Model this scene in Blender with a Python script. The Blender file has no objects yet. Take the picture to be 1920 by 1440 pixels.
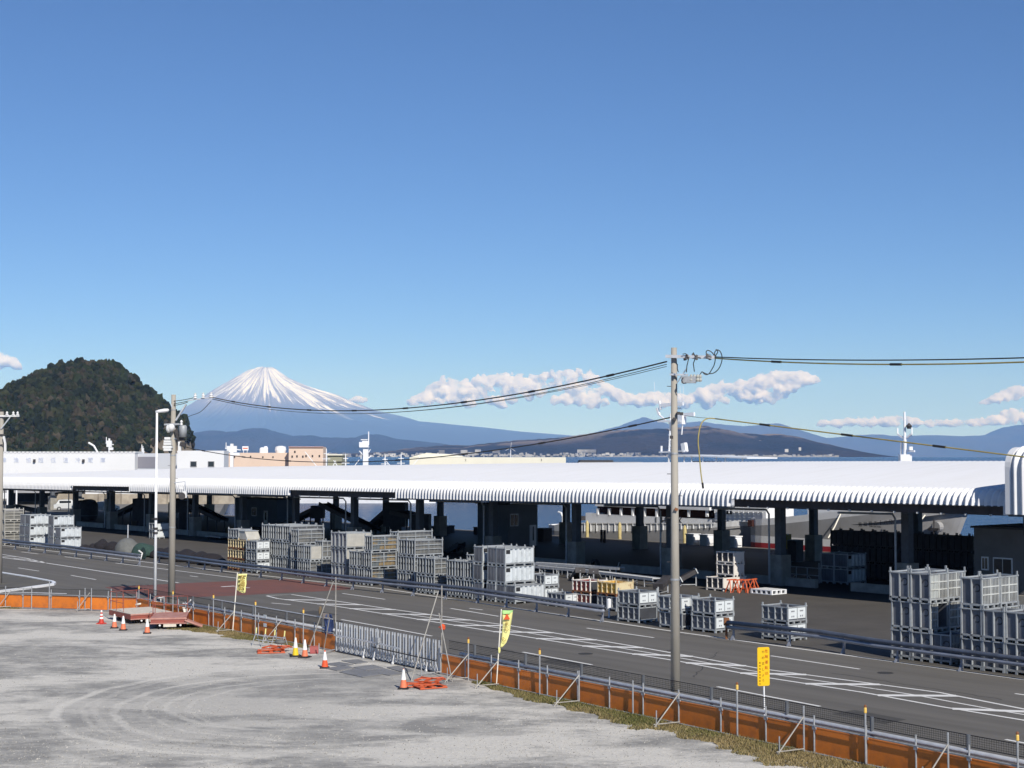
import bpy, bmesh, math, random
import numpy as np
from mathutils import Vector, Matrix

# ------------------------------------------------------------------ camera, world, sun, exposure
SC = bpy.context.scene
H = 8.6                      # eye height of the photographer above the yard
F = 2884.0                   # focal length in pixels of a 1920 px wide picture
PITCH = math.atan(132.0 / F)
cam_d = bpy.data.cameras.new("camera")
cam = bpy.data.objects.new("camera", cam_d)
SC.collection.objects.link(cam)
cam.location = (0, 0, H)
cam.rotation_euler = (math.pi / 2 + PITCH, 0, 0)
cam_d.sensor_width = 36.0
cam_d.lens = 36.0 * F / 1920.0
cam_d.clip_start = 0.5
cam_d.clip_end = 400000.0
SC.camera = cam

SUN_EL = math.radians(37.0)
SUN_AZ = math.radians(156.0)          # clockwise from +Y
SUN_DIR = Vector((math.cos(SUN_EL) * math.sin(SUN_AZ), math.cos(SUN_EL) * math.cos(SUN_AZ), math.sin(SUN_EL)))
world = bpy.data.worlds.new("World")
SC.world = world
world.use_nodes = True
wn = world.node_tree.nodes
wn.clear()
w_out = wn.new("ShaderNodeOutputWorld")
w_bg = wn.new("ShaderNodeBackground")
w_sky = wn.new("ShaderNodeTexSky")
w_sky.sky_type = 'NISHITA'
w_sky.sun_disc = False
w_sky.sun_elevation = SUN_EL
w_sky.sun_rotation = SUN_AZ
w_sky.altitude = 0.0
w_sky.air_density = 0.6
w_sky.dust_density = 0.0
w_sky.ozone_density = 10.0
w_bg.inputs[1].default_value = 0.086
world.node_tree.links.new(w_sky.outputs[0], w_bg.inputs[0])
world.node_tree.links.new(w_bg.outputs[0], w_out.inputs[0])

sun_d = bpy.data.lights.new("sun", 'SUN')
sun_d.energy = 4.1
sun_d.angle = math.radians(0.5)
sun_d.color = (1.0, 0.965, 0.92)
sun = bpy.data.objects.new("sun", sun_d)
SC.collection.objects.link(sun)
sun.rotation_euler = SUN_DIR.to_track_quat('Z', 'Y').to_euler()
sun.location = (0, 0, 60)

SC.view_settings.view_transform = 'Standard'
SC.view_settings.look = 'None'
SC.view_settings.gamma = 1.0
SC.view_settings.use_curve_mapping = False
SC.view_settings.exposure = 0.30
SC.render.engine = 'CYCLES'
SC.cycles.use_denoising = True
SC.cycles.volume_bounces = 16
SC.cycles.max_bounces = 16
SC.cycles.transparent_max_bounces = 12

R = random.Random(7)

# ------------------------------------------------------------------ geometry of the place
def ray(px, py):
    """direction from the camera through a point of the 1920x1440 photograph"""
    a, b = (px - 960.0) / F, (720.0 - py) / F
    return Vector((a, math.cos(PITCH) - b * math.sin(PITCH), math.sin(PITCH) + b * math.cos(PITCH)))

def G(px, py, z=0.0):
    d = ray(px, py)
    t = (z - H) / d.z
    return Vector((d.x * t, d.y * t, z))

def AT(px, py, Y):
    d = ray(px, py)
    t = Y / d.y
    return Vector((d.x * t, Y, H + d.z * t))

U = Vector((-0.640, 0.768, 0)).normalized()   # along the road, away to the left
V = Vector((U.y, -U.x, 0))                    # across it, towards the quay
C0 = Vector((24.1, 94.1, 0))                  # first front column of the market shed
RZ = math.atan2(V.y, V.x)                     # local x = V, local y = U

def L(s, v, z=0.0):
    p = C0 + U * s + V * v
    return Vector((p.x, p.y, z))

def SVof(p):
    q = Vector((p[0] - C0.x, p[1] - C0.y, 0))
    return q.dot(U), q.dot(V)

def PV(px, py, v):
    """where the ray of a photo point meets the upright plane at distance v behind the front columns -> (s, z)"""
    d = ray(px, py)
    t = (v + C0.dot(V)) / (d.x * V.x + d.y * V.y)
    p = Vector((d.x * t, d.y * t, 0))
    return SVof(p)[0], H + d.z * t

def lerp(a, b, t):
    return a + (b - a) * t

# ------------------------------------------------------------------ noise
def _hash(ix, iy, seed):
    n = (ix.astype(np.int64) * 374761393 + iy.astype(np.int64) * 668265263 + seed * 1442695041) & 0x7fffffff
    n = ((n ^ (n >> 13)) * 1274126177) & 0x7fffffff
    return ((n ^ (n >> 16)) & 0xffff) / 65535.0

def vnoise(x, y, seed=0):
    x = np.asarray(x, float); y = np.asarray(y, float)
    ix, iy = np.floor(x), np.floor(y)
    fx, fy = x - ix, y - iy
    fx = fx * fx * (3 - 2 * fx); fy = fy * fy * (3 - 2 * fy)
    a = _hash(ix, iy, seed); b = _hash(ix + 1, iy, seed)
    c = _hash(ix, iy + 1, seed); d = _hash(ix + 1, iy + 1, seed)
    return (a + (b - a) * fx) * (1 - fy) + (c + (d - c) * fx) * fy

def fbm(x, y, seed=0, octv=5):
    t, a, s = 0.0, 0.5, 0.0
    for o in range(octv):
        t = t + a * vnoise(np.asarray(x) * 2 ** o, np.asarray(y) * 2 ** o, seed + o * 17)
        s += a
        a *= 0.5
    return t / s

# ------------------------------------------------------------------ materials
MATS = {}
def mat(name, col, rough=0.6, metal=0.0, var=0.0, scale=3.0, col2=None, bump=0.0, bscale=40.0, objvar=0.0, detail=5.0, spec=0.5, contrast=(0.35, 0.7), stretch=None, rot=None, rusty=0.0):
    """procedural principled material; col2 mixes in by noise (wear, dirt), var shifts the value by noise, objvar per object"""
    if name in MATS:
        return MATS[name]
    m = bpy.data.materials.new(name)
    m.use_nodes = True
    nt = m.node_tree
    n, l = nt.nodes, nt.links
    p = n["Principled BSDF"]
    p.inputs["Roughness"].default_value = rough
    p.inputs["Metallic"].default_value = metal
    p.inputs["Specular IOR Level"].default_value = spec
    tc = n.new("ShaderNodeTexCoord")
    src = tc.outputs["Object"]
    if stretch:
        mp = n.new("ShaderNodeMapping")
        mp.inputs["Scale"].default_value = stretch
        l.new(src, mp.inputs["Vector"])
        src = mp.outputs[0]
    if rot is not None:
        m1 = n.new("ShaderNodeMapping")
        m1.inputs["Rotation"].default_value = (0, 0, rot)
        m2 = n.new("ShaderNodeMapping")
        m2.inputs["Scale"].default_value = (0.07, 1, 1)
        l.new(tc.outputs["Object"], m1.inputs["Vector"])
        l.new(m1.outputs[0], m2.inputs["Vector"])
        src = m2.outputs[0]
    out = None
    if col2 is not None or var > 0:
        nz = n.new("ShaderNodeTexNoise")
        nz.inputs["Scale"].default_value = scale
        nz.inputs["Detail"].default_value = detail
        nz.inputs["Roughness"].default_value = 0.65
        l.new(src, nz.inputs["Vector"])
        rp = n.new("ShaderNodeMapRange")
        rp.inputs["From Min"].default_value = contrast[0]
        rp.inputs["From Max"].default_value = contrast[1]
        l.new(nz.outputs["Fac"], rp.inputs["Value"])
        mx = n.new("ShaderNodeMix")
        mx.data_type = 'RGBA'
        c2 = col2 if col2 is not None else tuple(c * (1 + var) for c in col)
        c1 = col if col2 is not None else tuple(c * (1 - var) for c in col)
        mx.inputs["A"].default_value = (*c1, 1)
        mx.inputs["B"].default_value = (*c2, 1)
        l.new(rp.outputs[0], mx.inputs["Factor"])
        out = mx.outputs["Result"]
    if rusty > 0:
        oi = n.new("ShaderNodeObjectInfo")
        sc_ = n.new("ShaderNodeMath"); sc_.operation = 'MULTIPLY'; sc_.inputs[1].default_value = 37.0
        l.new(oi.outputs["Random"], sc_.inputs[0])
        rn = n.new("ShaderNodeTexNoise"); rn.noise_dimensions = '4D'
        rn.inputs["Scale"].default_value = 2.6
        rn.inputs["Detail"].default_value = 7
        rn.inputs["Roughness"].default_value = 0.7
        l.new(src, rn.inputs["Vector"]); l.new(sc_.outputs[0], rn.inputs["W"])
        rr = n.new("ShaderNodeMapRange")
        rr.inputs["From Min"].default_value = 0.60
        rr.inputs["From Max"].default_value = 0.68
        rr.inputs["To Max"].default_value = rusty
        l.new(rn.outputs["Fac"], rr.inputs["Value"])
        rm = n.new("ShaderNodeMix"); rm.data_type = 'RGBA'
        rm.inputs["B"].default_value = (0.15, 0.075, 0.035, 1)
        l.new(rr.outputs[0], rm.inputs["Factor"]); l.new(out, rm.inputs["A"])
        out = rm.outputs["Result"]
    if objvar > 0:
        oi = n.new("ShaderNodeObjectInfo")
        hs = n.new("ShaderNodeHueSaturation")
        mr = n.new("ShaderNodeMapRange")
        mr.inputs["To Min"].default_value = 1 - objvar
        mr.inputs["To Max"].default_value = 1 + objvar
        l.new(oi.outputs["Random"], mr.inputs["Value"])
        l.new(mr.outputs[0], hs.inputs["Value"])
        if out is not None:
            l.new(out, hs.inputs["Color"])
        else:
            hs.inputs["Color"].default_value = (*col, 1)
        out = hs.outputs[0]
    if out is not None:
        l.new(out, p.inputs["Base Color"])
    else:
        p.inputs["Base Color"].default_value = (*col, 1)
    if bump > 0:
        nb = n.new("ShaderNodeTexNoise")
        nb.inputs["Scale"].default_value = bscale
        nb.inputs["Detail"].default_value = 4
        l.new(src, nb.inputs["Vector"])
        bp = n.new("ShaderNodeBump")
        bp.inputs["Strength"].default_value = bump
        bp.inputs["Distance"].default_value = 0.02
        l.new(nb.outputs["Fac"], bp.inputs["Height"])
        l.new(bp.outputs[0], p.inputs["Normal"])
    MATS[name] = m
    return m

M_CONC = mat("concrete", (0.30, 0.285, 0.25), 0.85, var=0.22, scale=1.6, bump=0.15, bscale=30)
M_POLE = mat("pole_concrete", (0.30, 0.28, 0.24), 0.85, col2=(0.40, 0.37, 0.32), scale=1.2, bump=0.1, stretch=(1, 1, 0.25))
M_GALV = mat("galvanised_steel", (0.40, 0.415, 0.43), 0.5, 0.35, var=0.18, scale=6)
M_RAILU = mat("rail_blue_grey", (0.10, 0.115, 0.15), 0.4, 0.2, var=0.2, scale=2)
M_RAILL = mat("rail_pale", (0.26, 0.28, 0.33), 0.4, 0.2, var=0.15, scale=2)
M_PIPE = mat("scaffold_pipe", (0.40, 0.385, 0.35), 0.55, 0.2, col2=(0.26, 0.24, 0.21), scale=4)
M_GALVL = mat("bright_galvanised", (0.62, 0.635, 0.65), 0.42, 0.4, var=0.12, scale=5)
M_CRATE = mat("crate_steel", (0.135, 0.145, 0.17), 0.6, 0.15, col2=(0.075, 0.08, 0.095), scale=2.2, objvar=0.18, contrast=(0.42, 0.8), rusty=0.6)  # panels turned from the sun, darkened so the colour holds their shade
M_CRATEL = mat("crate_zinc", (0.36, 0.385, 0.40), 0.5, 0.1, col2=(0.21, 0.215, 0.22), scale=1.7, objvar=0.12, contrast=(0.45, 0.8), rusty=0.75)
M_CRATED = mat("crate_dark", (0.045, 0.048, 0.056), 0.7, var=0.25, scale=2)  # near-black; also paints the shade in crate openings, gaps and shaded ends
M_CRATEB = mat("cage_bar_pale", (0.58, 0.60, 0.58), 0.5, col2=(0.42, 0.42, 0.39), scale=2)  # bars of the sunny end, their lit tone put into the colour
M_DOOR = mat("crate_white_panel", (0.66, 0.70, 0.71), 0.55, col2=(0.52, 0.54, 0.53), scale=1.3, contrast=(0.5, 0.85))
M_BLACK = mat("black_print", (0.02, 0.021, 0.025), 0.7)
M_RUSTY = mat("rusty_cream", (0.66, 0.55, 0.33), 0.7, col2=(0.24, 0.09, 0.03), scale=3.0, contrast=(0.5, 0.72))
M_RUST = mat("rust", (0.17, 0.065, 0.025), 0.85, col2=(0.28, 0.12, 0.05), scale=4)
M_YEL = mat("crate_yellow", (0.62, 0.38, 0.06), 0.6, col2=(0.25, 0.10, 0.03), scale=3, contrast=(0.52, 0.75))
M_RED = mat("crate_red", (0.30, 0.035, 0.04), 0.6, col2=(0.2, 0.05, 0.03), scale=3)
M_WHITE = mat("white_paint", (0.84, 0.85, 0.86), 0.45, col2=(0.66, 0.66, 0.65), scale=0.8, contrast=(0.5, 0.9))
M_WRUST = mat("white_rust_stained", (0.74, 0.70, 0.64), 0.6, col2=(0.32, 0.17, 0.08), scale=2.2, contrast=(0.58, 0.8))
M_ROOF = mat("roof_white", (0.74, 0.745, 0.755), 0.55, col2=(0.68, 0.68, 0.675), scale=1.3, contrast=(0.45, 0.85), rot=-math.atan2(V.y, V.x))
M_DSTEEL = mat("dark_steel", (0.045, 0.042, 0.045), 0.7, var=0.3, scale=3)
M_SSTEEL = mat("shed_steel", (0.10, 0.11, 0.125), 0.65, var=0.2, scale=2)
M_BRN = mat("brown_steel", (0.055, 0.04, 0.035), 0.7, var=0.3, scale=2)
M_ORANGE = mat("orange_panel", (0.66, 0.185, 0.02), 0.5, col2=(0.40, 0.12, 0.03), scale=2.4, contrast=(0.46, 0.8), objvar=0.09)
M_CONE = mat("cone_orange", (0.80, 0.10, 0.025), 0.45, var=0.08, scale=5)
M_CONEP = mat("cone_faded_orange", (0.78, 0.21, 0.10), 0.5, var=0.08, scale=5)
M_CONER = mat("cone_red", (0.55, 0.05, 0.03), 0.5, var=0.08, scale=5)
M_CONEY = mat("cone_yellow", (0.85, 0.58, 0.02), 0.45, var=0.06, scale=5)
M_RUBBER = mat("black_rubber", (0.02, 0.02, 0.021), 0.8, var=0.2)
M_WIRE = mat("cable_black", (0.018, 0.018, 0.018), 0.55)
M_WIREY = mat("cable_guard_yellow", (0.36, 0.30, 0.10), 0.6, var=0.2)
M_CERA = mat("ceramic_white", (0.72, 0.72, 0.71), 0.3)
M_BARR = mat("barrier_orange", (0.55, 0.10, 0.03), 0.6, col2=(0.38, 0.09, 0.03), scale=4, contrast=(0.5, 0.8))
M_REDPL = mat("red_oxide_steel", (0.33, 0.085, 0.06), 0.6, col2=(0.22, 0.06, 0.045), scale=2)
M_PINKPL = mat("worn_red_deck", (0.50, 0.27, 0.22), 0.7, col2=(0.36, 0.15, 0.12), scale=3)
M_BEIGE = mat("pale_plywood", (0.62, 0.56, 0.47), 0.8, var=0.12, scale=4)
M_SIGNY = mat("sign_yellow", (0.82, 0.50, 0.008), 0.4, var=0.03)
M_SIGNR = mat("sign_red_print", (0.50, 0.11, 0.005), 0.5)
M_SIGNB = mat("sign_brown_print", (0.30, 0.16, 0.008), 0.5)
M_FLAG = mat("flag_pale_yellow", (0.80, 0.76, 0.30), 0.8, var=0.06, scale=3)
M_FLAGG = mat("flag_pale_green", (0.46, 0.78, 0.28), 0.8, var=0.06)
M_FLAGW = mat("cloth_cream", (0.80, 0.76, 0.66), 0.85, var=0.05)
M_FLAGR = mat("flag_red", (0.66, 0.09, 0.025), 0.8)
M_FLAGB = mat("flag_brown_print", (0.34, 0.20, 0.03), 0.8)
M_FLAGK = mat("flag_dark_print", (0.06, 0.065, 0.02), 0.8)
M_TARP = mat("blue_tarp", (0.035, 0.06, 0.16), 0.6, var=0.3, scale=4)
M_GLASS = mat("dark_glass", (0.03, 0.035, 0.04), 0.12, spec=0.8)
M_AMBER = mat("amber_lens", (0.80, 0.52, 0.12), 0.25)
M_SHIPG = mat("ship_grey", (0.40, 0.40, 0.41), 0.5, col2=(0.32, 0.315, 0.31), scale=0.5)
M_SHIPR = mat("ship_red", (0.36, 0.03, 0.04), 0.55, var=0.15)
M_SHIPM = mat("ship_maroon_opening", (0.045, 0.012, 0.010), 0.8)
M_NET = mat("dark_net_heap", (0.016, 0.014, 0.018), 0.95, var=0.4, scale=9, bump=0.8, bscale=14)
M_NETG = mat("green_net_heap", (0.03, 0.065, 0.055), 0.95, var=0.3, scale=9, bump=0.8, bscale=14)
M_GREYD = mat("grey_cover", (0.13, 0.135, 0.13), 0.8, var=0.15)
M_TAN = mat("tan_wall", (0.70, 0.54, 0.43), 0.8, var=0.06, scale=0.1)
M_CREAM = mat("cream_wall", (0.76, 0.73, 0.60), 0.8, var=0.06, scale=0.1)
M_GREYW = mat("grey_wall", (0.34, 0.34, 0.35), 0.8, var=0.08, scale=0.2)
M_LETTER = mat("faded_blue_letter", (0.52, 0.57, 0.70), 0.7)
M_CREOLE = mat("rock_wall", (0.36, 0.31, 0.24), 0.9, col2=(0.2, 0.17, 0.13), scale=0.4, bump=0.4, bscale=2)

# ------------------------------------------------------------------ mesh building
class MB:
    def __init__(self):
        self.v, self.f, self.smooth = [], [], False
    def quad(self, a, b, c, d):
        i = len(self.v)
        self.v += [tuple(a), tuple(b), tuple(c), tuple(d)]
        self.f.append((i, i + 1, i + 2, i + 3))
        return self
    def box(self, x0, x1, y0, y1, z0, z1):
        i = len(self.v)
        self.v += [(x0, y0, z0), (x1, y0, z0), (x1, y1, z0), (x0, y1, z0), (x0, y0, z1), (x1, y0, z1), (x1, y1, z1), (x0, y1, z1)]
        for q in ((3, 2, 1, 0), (4, 5, 6, 7), (0, 1, 5, 4), (1, 2, 6, 5), (2, 3, 7, 6), (3, 0, 4, 7)):
            self.f.append(tuple(i + k for k in q))
        return self
    def bar(self, p, q, w, h=None, up=(0, 0, 1)):
        """rectangular bar between two points"""
        h = w if h is None else h
        p, q, up = Vector(p), Vector(q), Vector(up)
        d = (q - p).normalized()
        sx = d.cross(up)
        if sx.length < 1e-4:
            sx = d.cross(Vector((1, 0, 0)))
        sx.normalize()
        sy = sx.cross(d)
        i = len(self.v)
        for e in (p, q):
            for a, b in ((-1, -1), (1, -1), (1, 1), (-1, 1)):
                self.v.append(tuple(e + sx * (a * w / 2) + sy * (b * h / 2)))
        for k in range(4):
            self.f.append((i + k, i + (k + 1) % 4, i + 4 + (k + 1) % 4, i + 4 + k))
        self.f += [(i + 3, i + 2, i + 1, i), (i + 4, i + 5, i + 6, i + 7)]
        return self
    def tube(self, pts, r, n=8, r2=None, cap=True):
        pts = [Vector(p) for p in pts]
        m = len(pts)
        i0 = len(self.v)
        prev = None
        for k, p in enumerate(pts):
            d = (pts[min(k + 1, m - 1)] - pts[max(k - 1, 0)]).normalized()
            if prev is None:
                a = d.cross(Vector((0, 0, 1)))
                if a.length < 1e-3:
                    a = d.cross(Vector((1, 0, 0)))
            else:
                a = prev - d * prev.dot(d)
            a.normalize()
            prev = a
            b = d.cross(a)
            rr = r if r2 is None else lerp(r, r2, k / (m - 1))
            for j in range(n):
                t = 2 * math.pi * j / n
                self.v.append(tuple(p + a * (math.cos(t) * rr) + b * (math.sin(t) * rr)))
        for k in range(m - 1):
            for j in range(n):
                a, b = i0 + k * n + j, i0 + k * n + (j + 1) % n
                self.f.append((a, b, b + n, a + n))
        if cap:
            self.f.append(tuple(i0 + j for j in reversed(range(n))))
            self.f.append(tuple(i0 + (m - 1) * n + j for j in range(n)))
        return self
    def lathe(self, prof, n=16, c=(0, 0, 0)):
        i0 = len(self.v)
        for r, z in prof:
            for j in range(n):
                t = 2 * math.pi * j / n
                self.v.append((c[0] + r * math.cos(t), c[1] + r * math.sin(t), c[2] + z))
        for k in range(len(prof) - 1):
            for j in range(n):
                a, b = i0 + k * n + j, i0 + k * n + (j + 1) % n
                self.f.append((a, b, b + n, a + n))
        self.f.append(tuple(i0 + j for j in reversed(range(n))))
        e = i0 + (len(prof) - 1) * n
        self.f.append(tuple(e + j for j in range(n)))
        return self
    def prism(self, poly, z0, z1):
        i = len(self.v)
        n = len(poly)
        self.v += [(p[0], p[1], z0) for p in poly] + [(p[0], p[1], z1) for p in poly]
        self.f.append(tuple(i + k for k in reversed(range(n))))
        self.f.append(tuple(i + n + k for k in range(n)))
        for k in range(n):
            self.f.append((i + k, i + (k + 1) % n, i + n + (k + 1) % n, i + n + k))
        return self
    def strip(self, pts, w, z):
        """flat ribbon along a ground polyline"""
        pts = [Vector((p[0], p[1], 0)) for p in pts]
        m = len(pts)
        i0 = len(self.v)
        for k, p in enumerate(pts):
            d = (pts[min(k + 1, m - 1)] - pts[max(k - 1, 0)]).normalized()
            nn = Vector((-d.y, d.x, 0)) * (w / 2)
            self.v += [(p.x - nn.x, p.y - nn.y, z), (p.x + nn.x, p.y + nn.y, z)]
        for k in range(m - 1):
            a = i0 + 2 * k
            self.f.append((a, a + 2, a + 3, a + 1))
        return self
    def add(self, other, mtx):
        i = len(self.v)
        self.v += [tuple(mtx @ Vector(p)) for p in other.v]
        self.f += [tuple(i + k for k in f) for f in other.f]
        return self
    def mesh(self, name, m=None, smooth=False):
        me = bpy.data.meshes.new(name)
        me.from_pydata(self.v, [], self.f)
        me.validate()
        if smooth:
            me.polygons.foreach_set("use_smooth", [True] * len(me.polygons))
        if m is not None:
            me.materials.append(m)
        return me

def link(name, me, parent=None, loc=None, rz=None):
    o = bpy.data.objects.new(name, me)
    SC.collection.objects.link(o)
    if parent is not None:
        o.parent = parent
    if loc is not None:
        o.location = loc
    if rz is not None:
        o.rotation_euler = (0, 0, rz)
    return o

def obj(name, mb, m, parent=None, loc=None, rz=None, smooth=False):
    return link(name, mb.mesh(name, m, smooth), parent, loc, rz)

def tag(o, label=None, cat=None, group=None, kind=None):
    if label: o["label"] = label
    if cat: o["category"] = cat
    if group: o["group"] = group
    if kind: o["kind"] = kind
    return o

def thing(name, label, cat, loc=(0, 0, 0), rz=0.0, group=None):
    o = link(name, None, None, loc, rz)
    return tag(o, label, cat, group)

def struct(name, mb, m, parent=None, smooth=False):
    o = obj(name, mb, m, parent, smooth=smooth)
    if parent is None:
        o["kind"] = "structure"
    return o

def np_mesh(name, verts, faces, m=None, smooth=True, colors=None):
    """mesh from numpy arrays (faces: k x 3 or k x 4)"""
    me = bpy.data.meshes.new(name)
    nv, nf, k = len(verts), len(faces), faces.shape[1]
    me.vertices.add(nv)
    me.vertices.foreach_set("co", np.ascontiguousarray(verts, dtype=np.float32).ravel())
    me.loops.add(nf * k)
    me.loops.foreach_set("vertex_index", np.ascontiguousarray(faces, dtype=np.int32).ravel())
    me.polygons.add(nf)
    me.polygons.foreach_set("loop_start", np.arange(0, nf * k, k, dtype=np.int32))
    me.polygons.foreach_set("loop_total", np.full(nf, k, dtype=np.int32))
    me.polygons.foreach_set("use_smooth", np.full(nf, smooth, dtype=bool))
    me.update(calc_edges=True)
    if colors is not None:
        at = me.color_attributes.new("tint", 'FLOAT_COLOR', 'POINT')
        at.data.foreach_set("color", np.ascontiguousarray(colors, dtype=np.float32).ravel())
    if m is not None:
        me.materials.append(m)
    return me

def grid_faces(nr, nc, wrap=False):
    i, j = np.meshgrid(np.arange(nr - 1), np.arange(nc if wrap else nc - 1), indexing='ij')
    a = i * nc + j
    b = i * nc + (j + 1) % nc
    return np.stack([a, b, b + nc, a + nc], -1).reshape(-1, 4)

TEXTC = {}
def text_mb(body, size, depth=0.004):
    """lettering as a mesh lying in the XZ plane, facing -Y, baseline at z=0, centred in x"""
    c = bpy.data.curves.new("lettering", 'FONT')
    c.body = body
    c.size = size
    c.align_x = 'CENTER'
    c.resolution_u = 2
    c.extrude = depth / 2
    o = bpy.data.objects.new("lettering", c)
    SC.collection.objects.link(o)
    dg = bpy.context.evaluated_depsgraph_get()
    me = bpy.data.meshes.new_from_object(o.evaluated_get(dg))
    mb = MB()
    mb.v = [(v.co.x, -v.co.z, v.co.y) for v in me.vertices]
    mb.f = [tuple(p.vertices) for p in me.polygons]
    bpy.data.objects.remove(o)
    bpy.data.curves.remove(c)
    bpy.data.meshes.remove(me)
    return mb

def face_mtx(origin, xdir, zdir=(0, 0, 1)):
    """matrix that puts text_mb lettering at origin, running along xdir"""
    x = Vector(xdir).normalized()
    z = Vector(zdir).normalized()
    y = z.cross(x)
    m = Matrix((x, y, z)).transposed().to_4x4()
    m.translation = Vector(origin)
    return m

# ================================================================== SETTING
# ---------------------------------------------------------------- sea, with the real drop of the earth's curve
def sea_z(x, y):
    return -1.8 - (x * x + y * y) / (2 * 7.4e6)
ys = np.concatenate([np.linspace(-3000, 0, 4), np.linspace(200, 3000, 15), np.linspace(3250, 20000, 68), np.linspace(21000, 70000, 50)])
xs = np.linspace(-1, 1, 41)
YY = np.repeat(ys[:, None], 41, 1)
XX = xs[None, :] * (np.abs(YY) * 0.60 + 4000)
sv = np.stack([XX, YY, sea_z(XX, YY)], -1).reshape(-1, 3)
M_SEA = bpy.data.materials.new("sea_water")
M_SEA.use_nodes = True
nt = M_SEA.node_tree
p = nt.nodes["Principled BSDF"]
p.inputs["Base Color"].default_value = (0.009, 0.042, 0.12, 1)
p.inputs["Specular IOR Level"].default_value = 0.15
p.inputs["Roughness"].default_value = 0.22
p.inputs["IOR"].default_value = 1.33
tc = nt.nodes.new("ShaderNodeTexCoord")
mp = nt.nodes.new("ShaderNodeMapping")
mp.inputs["Scale"].default_value = (0.35, 0.8, 1)
mp.inputs["Rotation"].default_value = (0, 0, 0.4)
nz = nt.nodes.new("ShaderNodeTexNoise")
nz.inputs["Scale"].default_value = 1.0
nz.inputs["Detail"].default_value = 6
bp = nt.nodes.new("ShaderNodeBump")
bp.inputs["Strength"].default_value = 1.0
bp.inputs["Distance"].default_value = 0.8
nt.links.new(tc.outputs["Object"], mp.inputs[0])
nt.links.new(mp.outputs[0], nz.inputs["Vector"])
nt.links.new(nz.outputs["Fac"], bp.inputs["Height"])
nt.links.new(bp.outputs[0], p.inputs["Normal"])
tag(link("sea", np_mesh("sea", sv, grid_faces(len(ys), 41), M_SEA)), kind="structure")

# ---------------------------------------------------------------- land: yard, quay, far wharf
QV = 30.0
land_poly = [L(-330, QV), L(139, QV), Vector((-63, 345, 0)), Vector((-15, 350, 0)), Vector((-15, 400, 0)), Vector((40, 402, 0)),
             Vector((44, 620, 0)), Vector((-200, 900, 0)), Vector((-330, 1500, 0)), Vector((-330, 2600, 0)), Vector((-2600, 2600, 0)),
             Vector((-2600, -300, 0)), L(-330, -300)]
M_ASPH = mat("asphalt", (0.098, 0.091, 0.079), 0.9, col2=(0.150, 0.139, 0.122), scale=1.1, bump=0.2, bscale=60, detail=10, rot=-math.atan2(U.y, U.x), contrast=(0.3, 0.75))
M_APRON = mat("apron_asphalt", (0.062, 0.056, 0.049), 0.9, col2=(0.088, 0.080, 0.070), scale=0.35, bump=0.35, bscale=60, detail=9)
mb = MB().prism(list(reversed(land_poly)), -4.0, 0.0)
struct("ground", mb, mat("yard_concrete", (0.20, 0.19, 0.17), 0.9, var=0.2, scale=0.08, bump=0.2, bscale=20, detail=8))

edge_px = [(2300, 1330), (1916, 1274.4), (1275, 1186), (875, 1127.5), (725, 1105), (400, 1069), (175, 1042.5), (0, 1022)]
edge = [G(*p) for p in edge_px]
edge.append(edge[-1] + (edge[-1] - edge[-3]).normalized() * 90)
# fence lines on the ground (left leg, then the long diagonal)
FA, FB = G(-260, 1132), G(258, 1148)
FC, FD = G(629, 1222), G(828, 1264)
FE, FF_ = G(1275, 1359), G(1627, 1436)
FG = FF_ + (FF_ - FE).normalized() * 14
fence_line = [FA, FB, FC, FD, FE, FF_, FG]
off = Vector((0.62, 0.45, 0)) * 0.5
road_poly = [p + V * 0.5 for p in edge] + [edge[-1] + Vector((-60, -70, 0)), FA + Vector((-60, 20, 0))] + [p + off for p in fence_line] + [FG + Vector((8, -16, 0)), edge[0] + Vector((6, -14, 0))]
def sheet(name, poly, z, m):
    mb = MB()
    mb.v = [(p[0], p[1], z) for p in poly]
    mb.f = [tuple(range(len(poly)))]
    me = mb.mesh(name, m)
    bm = bmesh.new()
    bm.from_mesh(me)
    bmesh.ops.triangulate(bm, faces=bm.faces[:])
    for f in bm.faces:
        if f.normal.z < 0:
            f.normal_flip()
    bm.to_mesh(me)
    bm.free()
    return tag(link(name, me), kind="structure")
road = sheet("road", road_poly, 0.004, M_ASPH)
apron_poly = [p + V * 0.5 for p in edge] + [L(160, QV - 0.4), L(-120, QV - 0.4)]
sheet("quay_apron", apron_poly, 0.006, M_APRON)

# gravel lot with its pale dust patches and the tyre arcs worn into it
M_GRAV = bpy.data.materials.new("gravel")
M_GRAV.use_nodes = True
nt = M_GRAV.node_tree
n, l = nt.nodes, nt.links
p = n["Principled BSDF"]
p.inputs["Roughness"].default_value = 0.95
p.inputs["Specular IOR Level"].default_value = 0.2
tc = n.new("ShaderNodeTexCoord")
def noise(scale, detail=8, rough=0.6, vec=None, sc=None):
    z = n.new("ShaderNodeTexNoise")
    z.inputs["Scale"].default_value = scale
    z.inputs["Detail"].default_value = detail
    z.inputs["Roughness"].default_value = rough
    if sc:
        m_ = n.new("ShaderNodeMapping")
        m_.inputs["Scale"].default_value = sc
        m_.inputs["Rotation"].default_value = (0, 0, 0.15)
        l.new(tc.outputs["Object"], m_.inputs[0])
        l.new(m_.outputs[0], z.inputs["Vector"])
    else:
        l.new(tc.outputs["Object"], z.inputs["Vector"])
    return z.outputs["Fac"]
def mrange(v, a, b, c=0.0, d=1.0):
    m_ = n.new("ShaderNodeMapRange")
    for k, q in zip(("From Min", "From Max", "To Min", "To Max"), (a, b, c, d)):
        m_.inputs[k].default_value = q
    l.new(v, m_.inputs["Value"])
    return m_.outputs[0]
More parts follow.
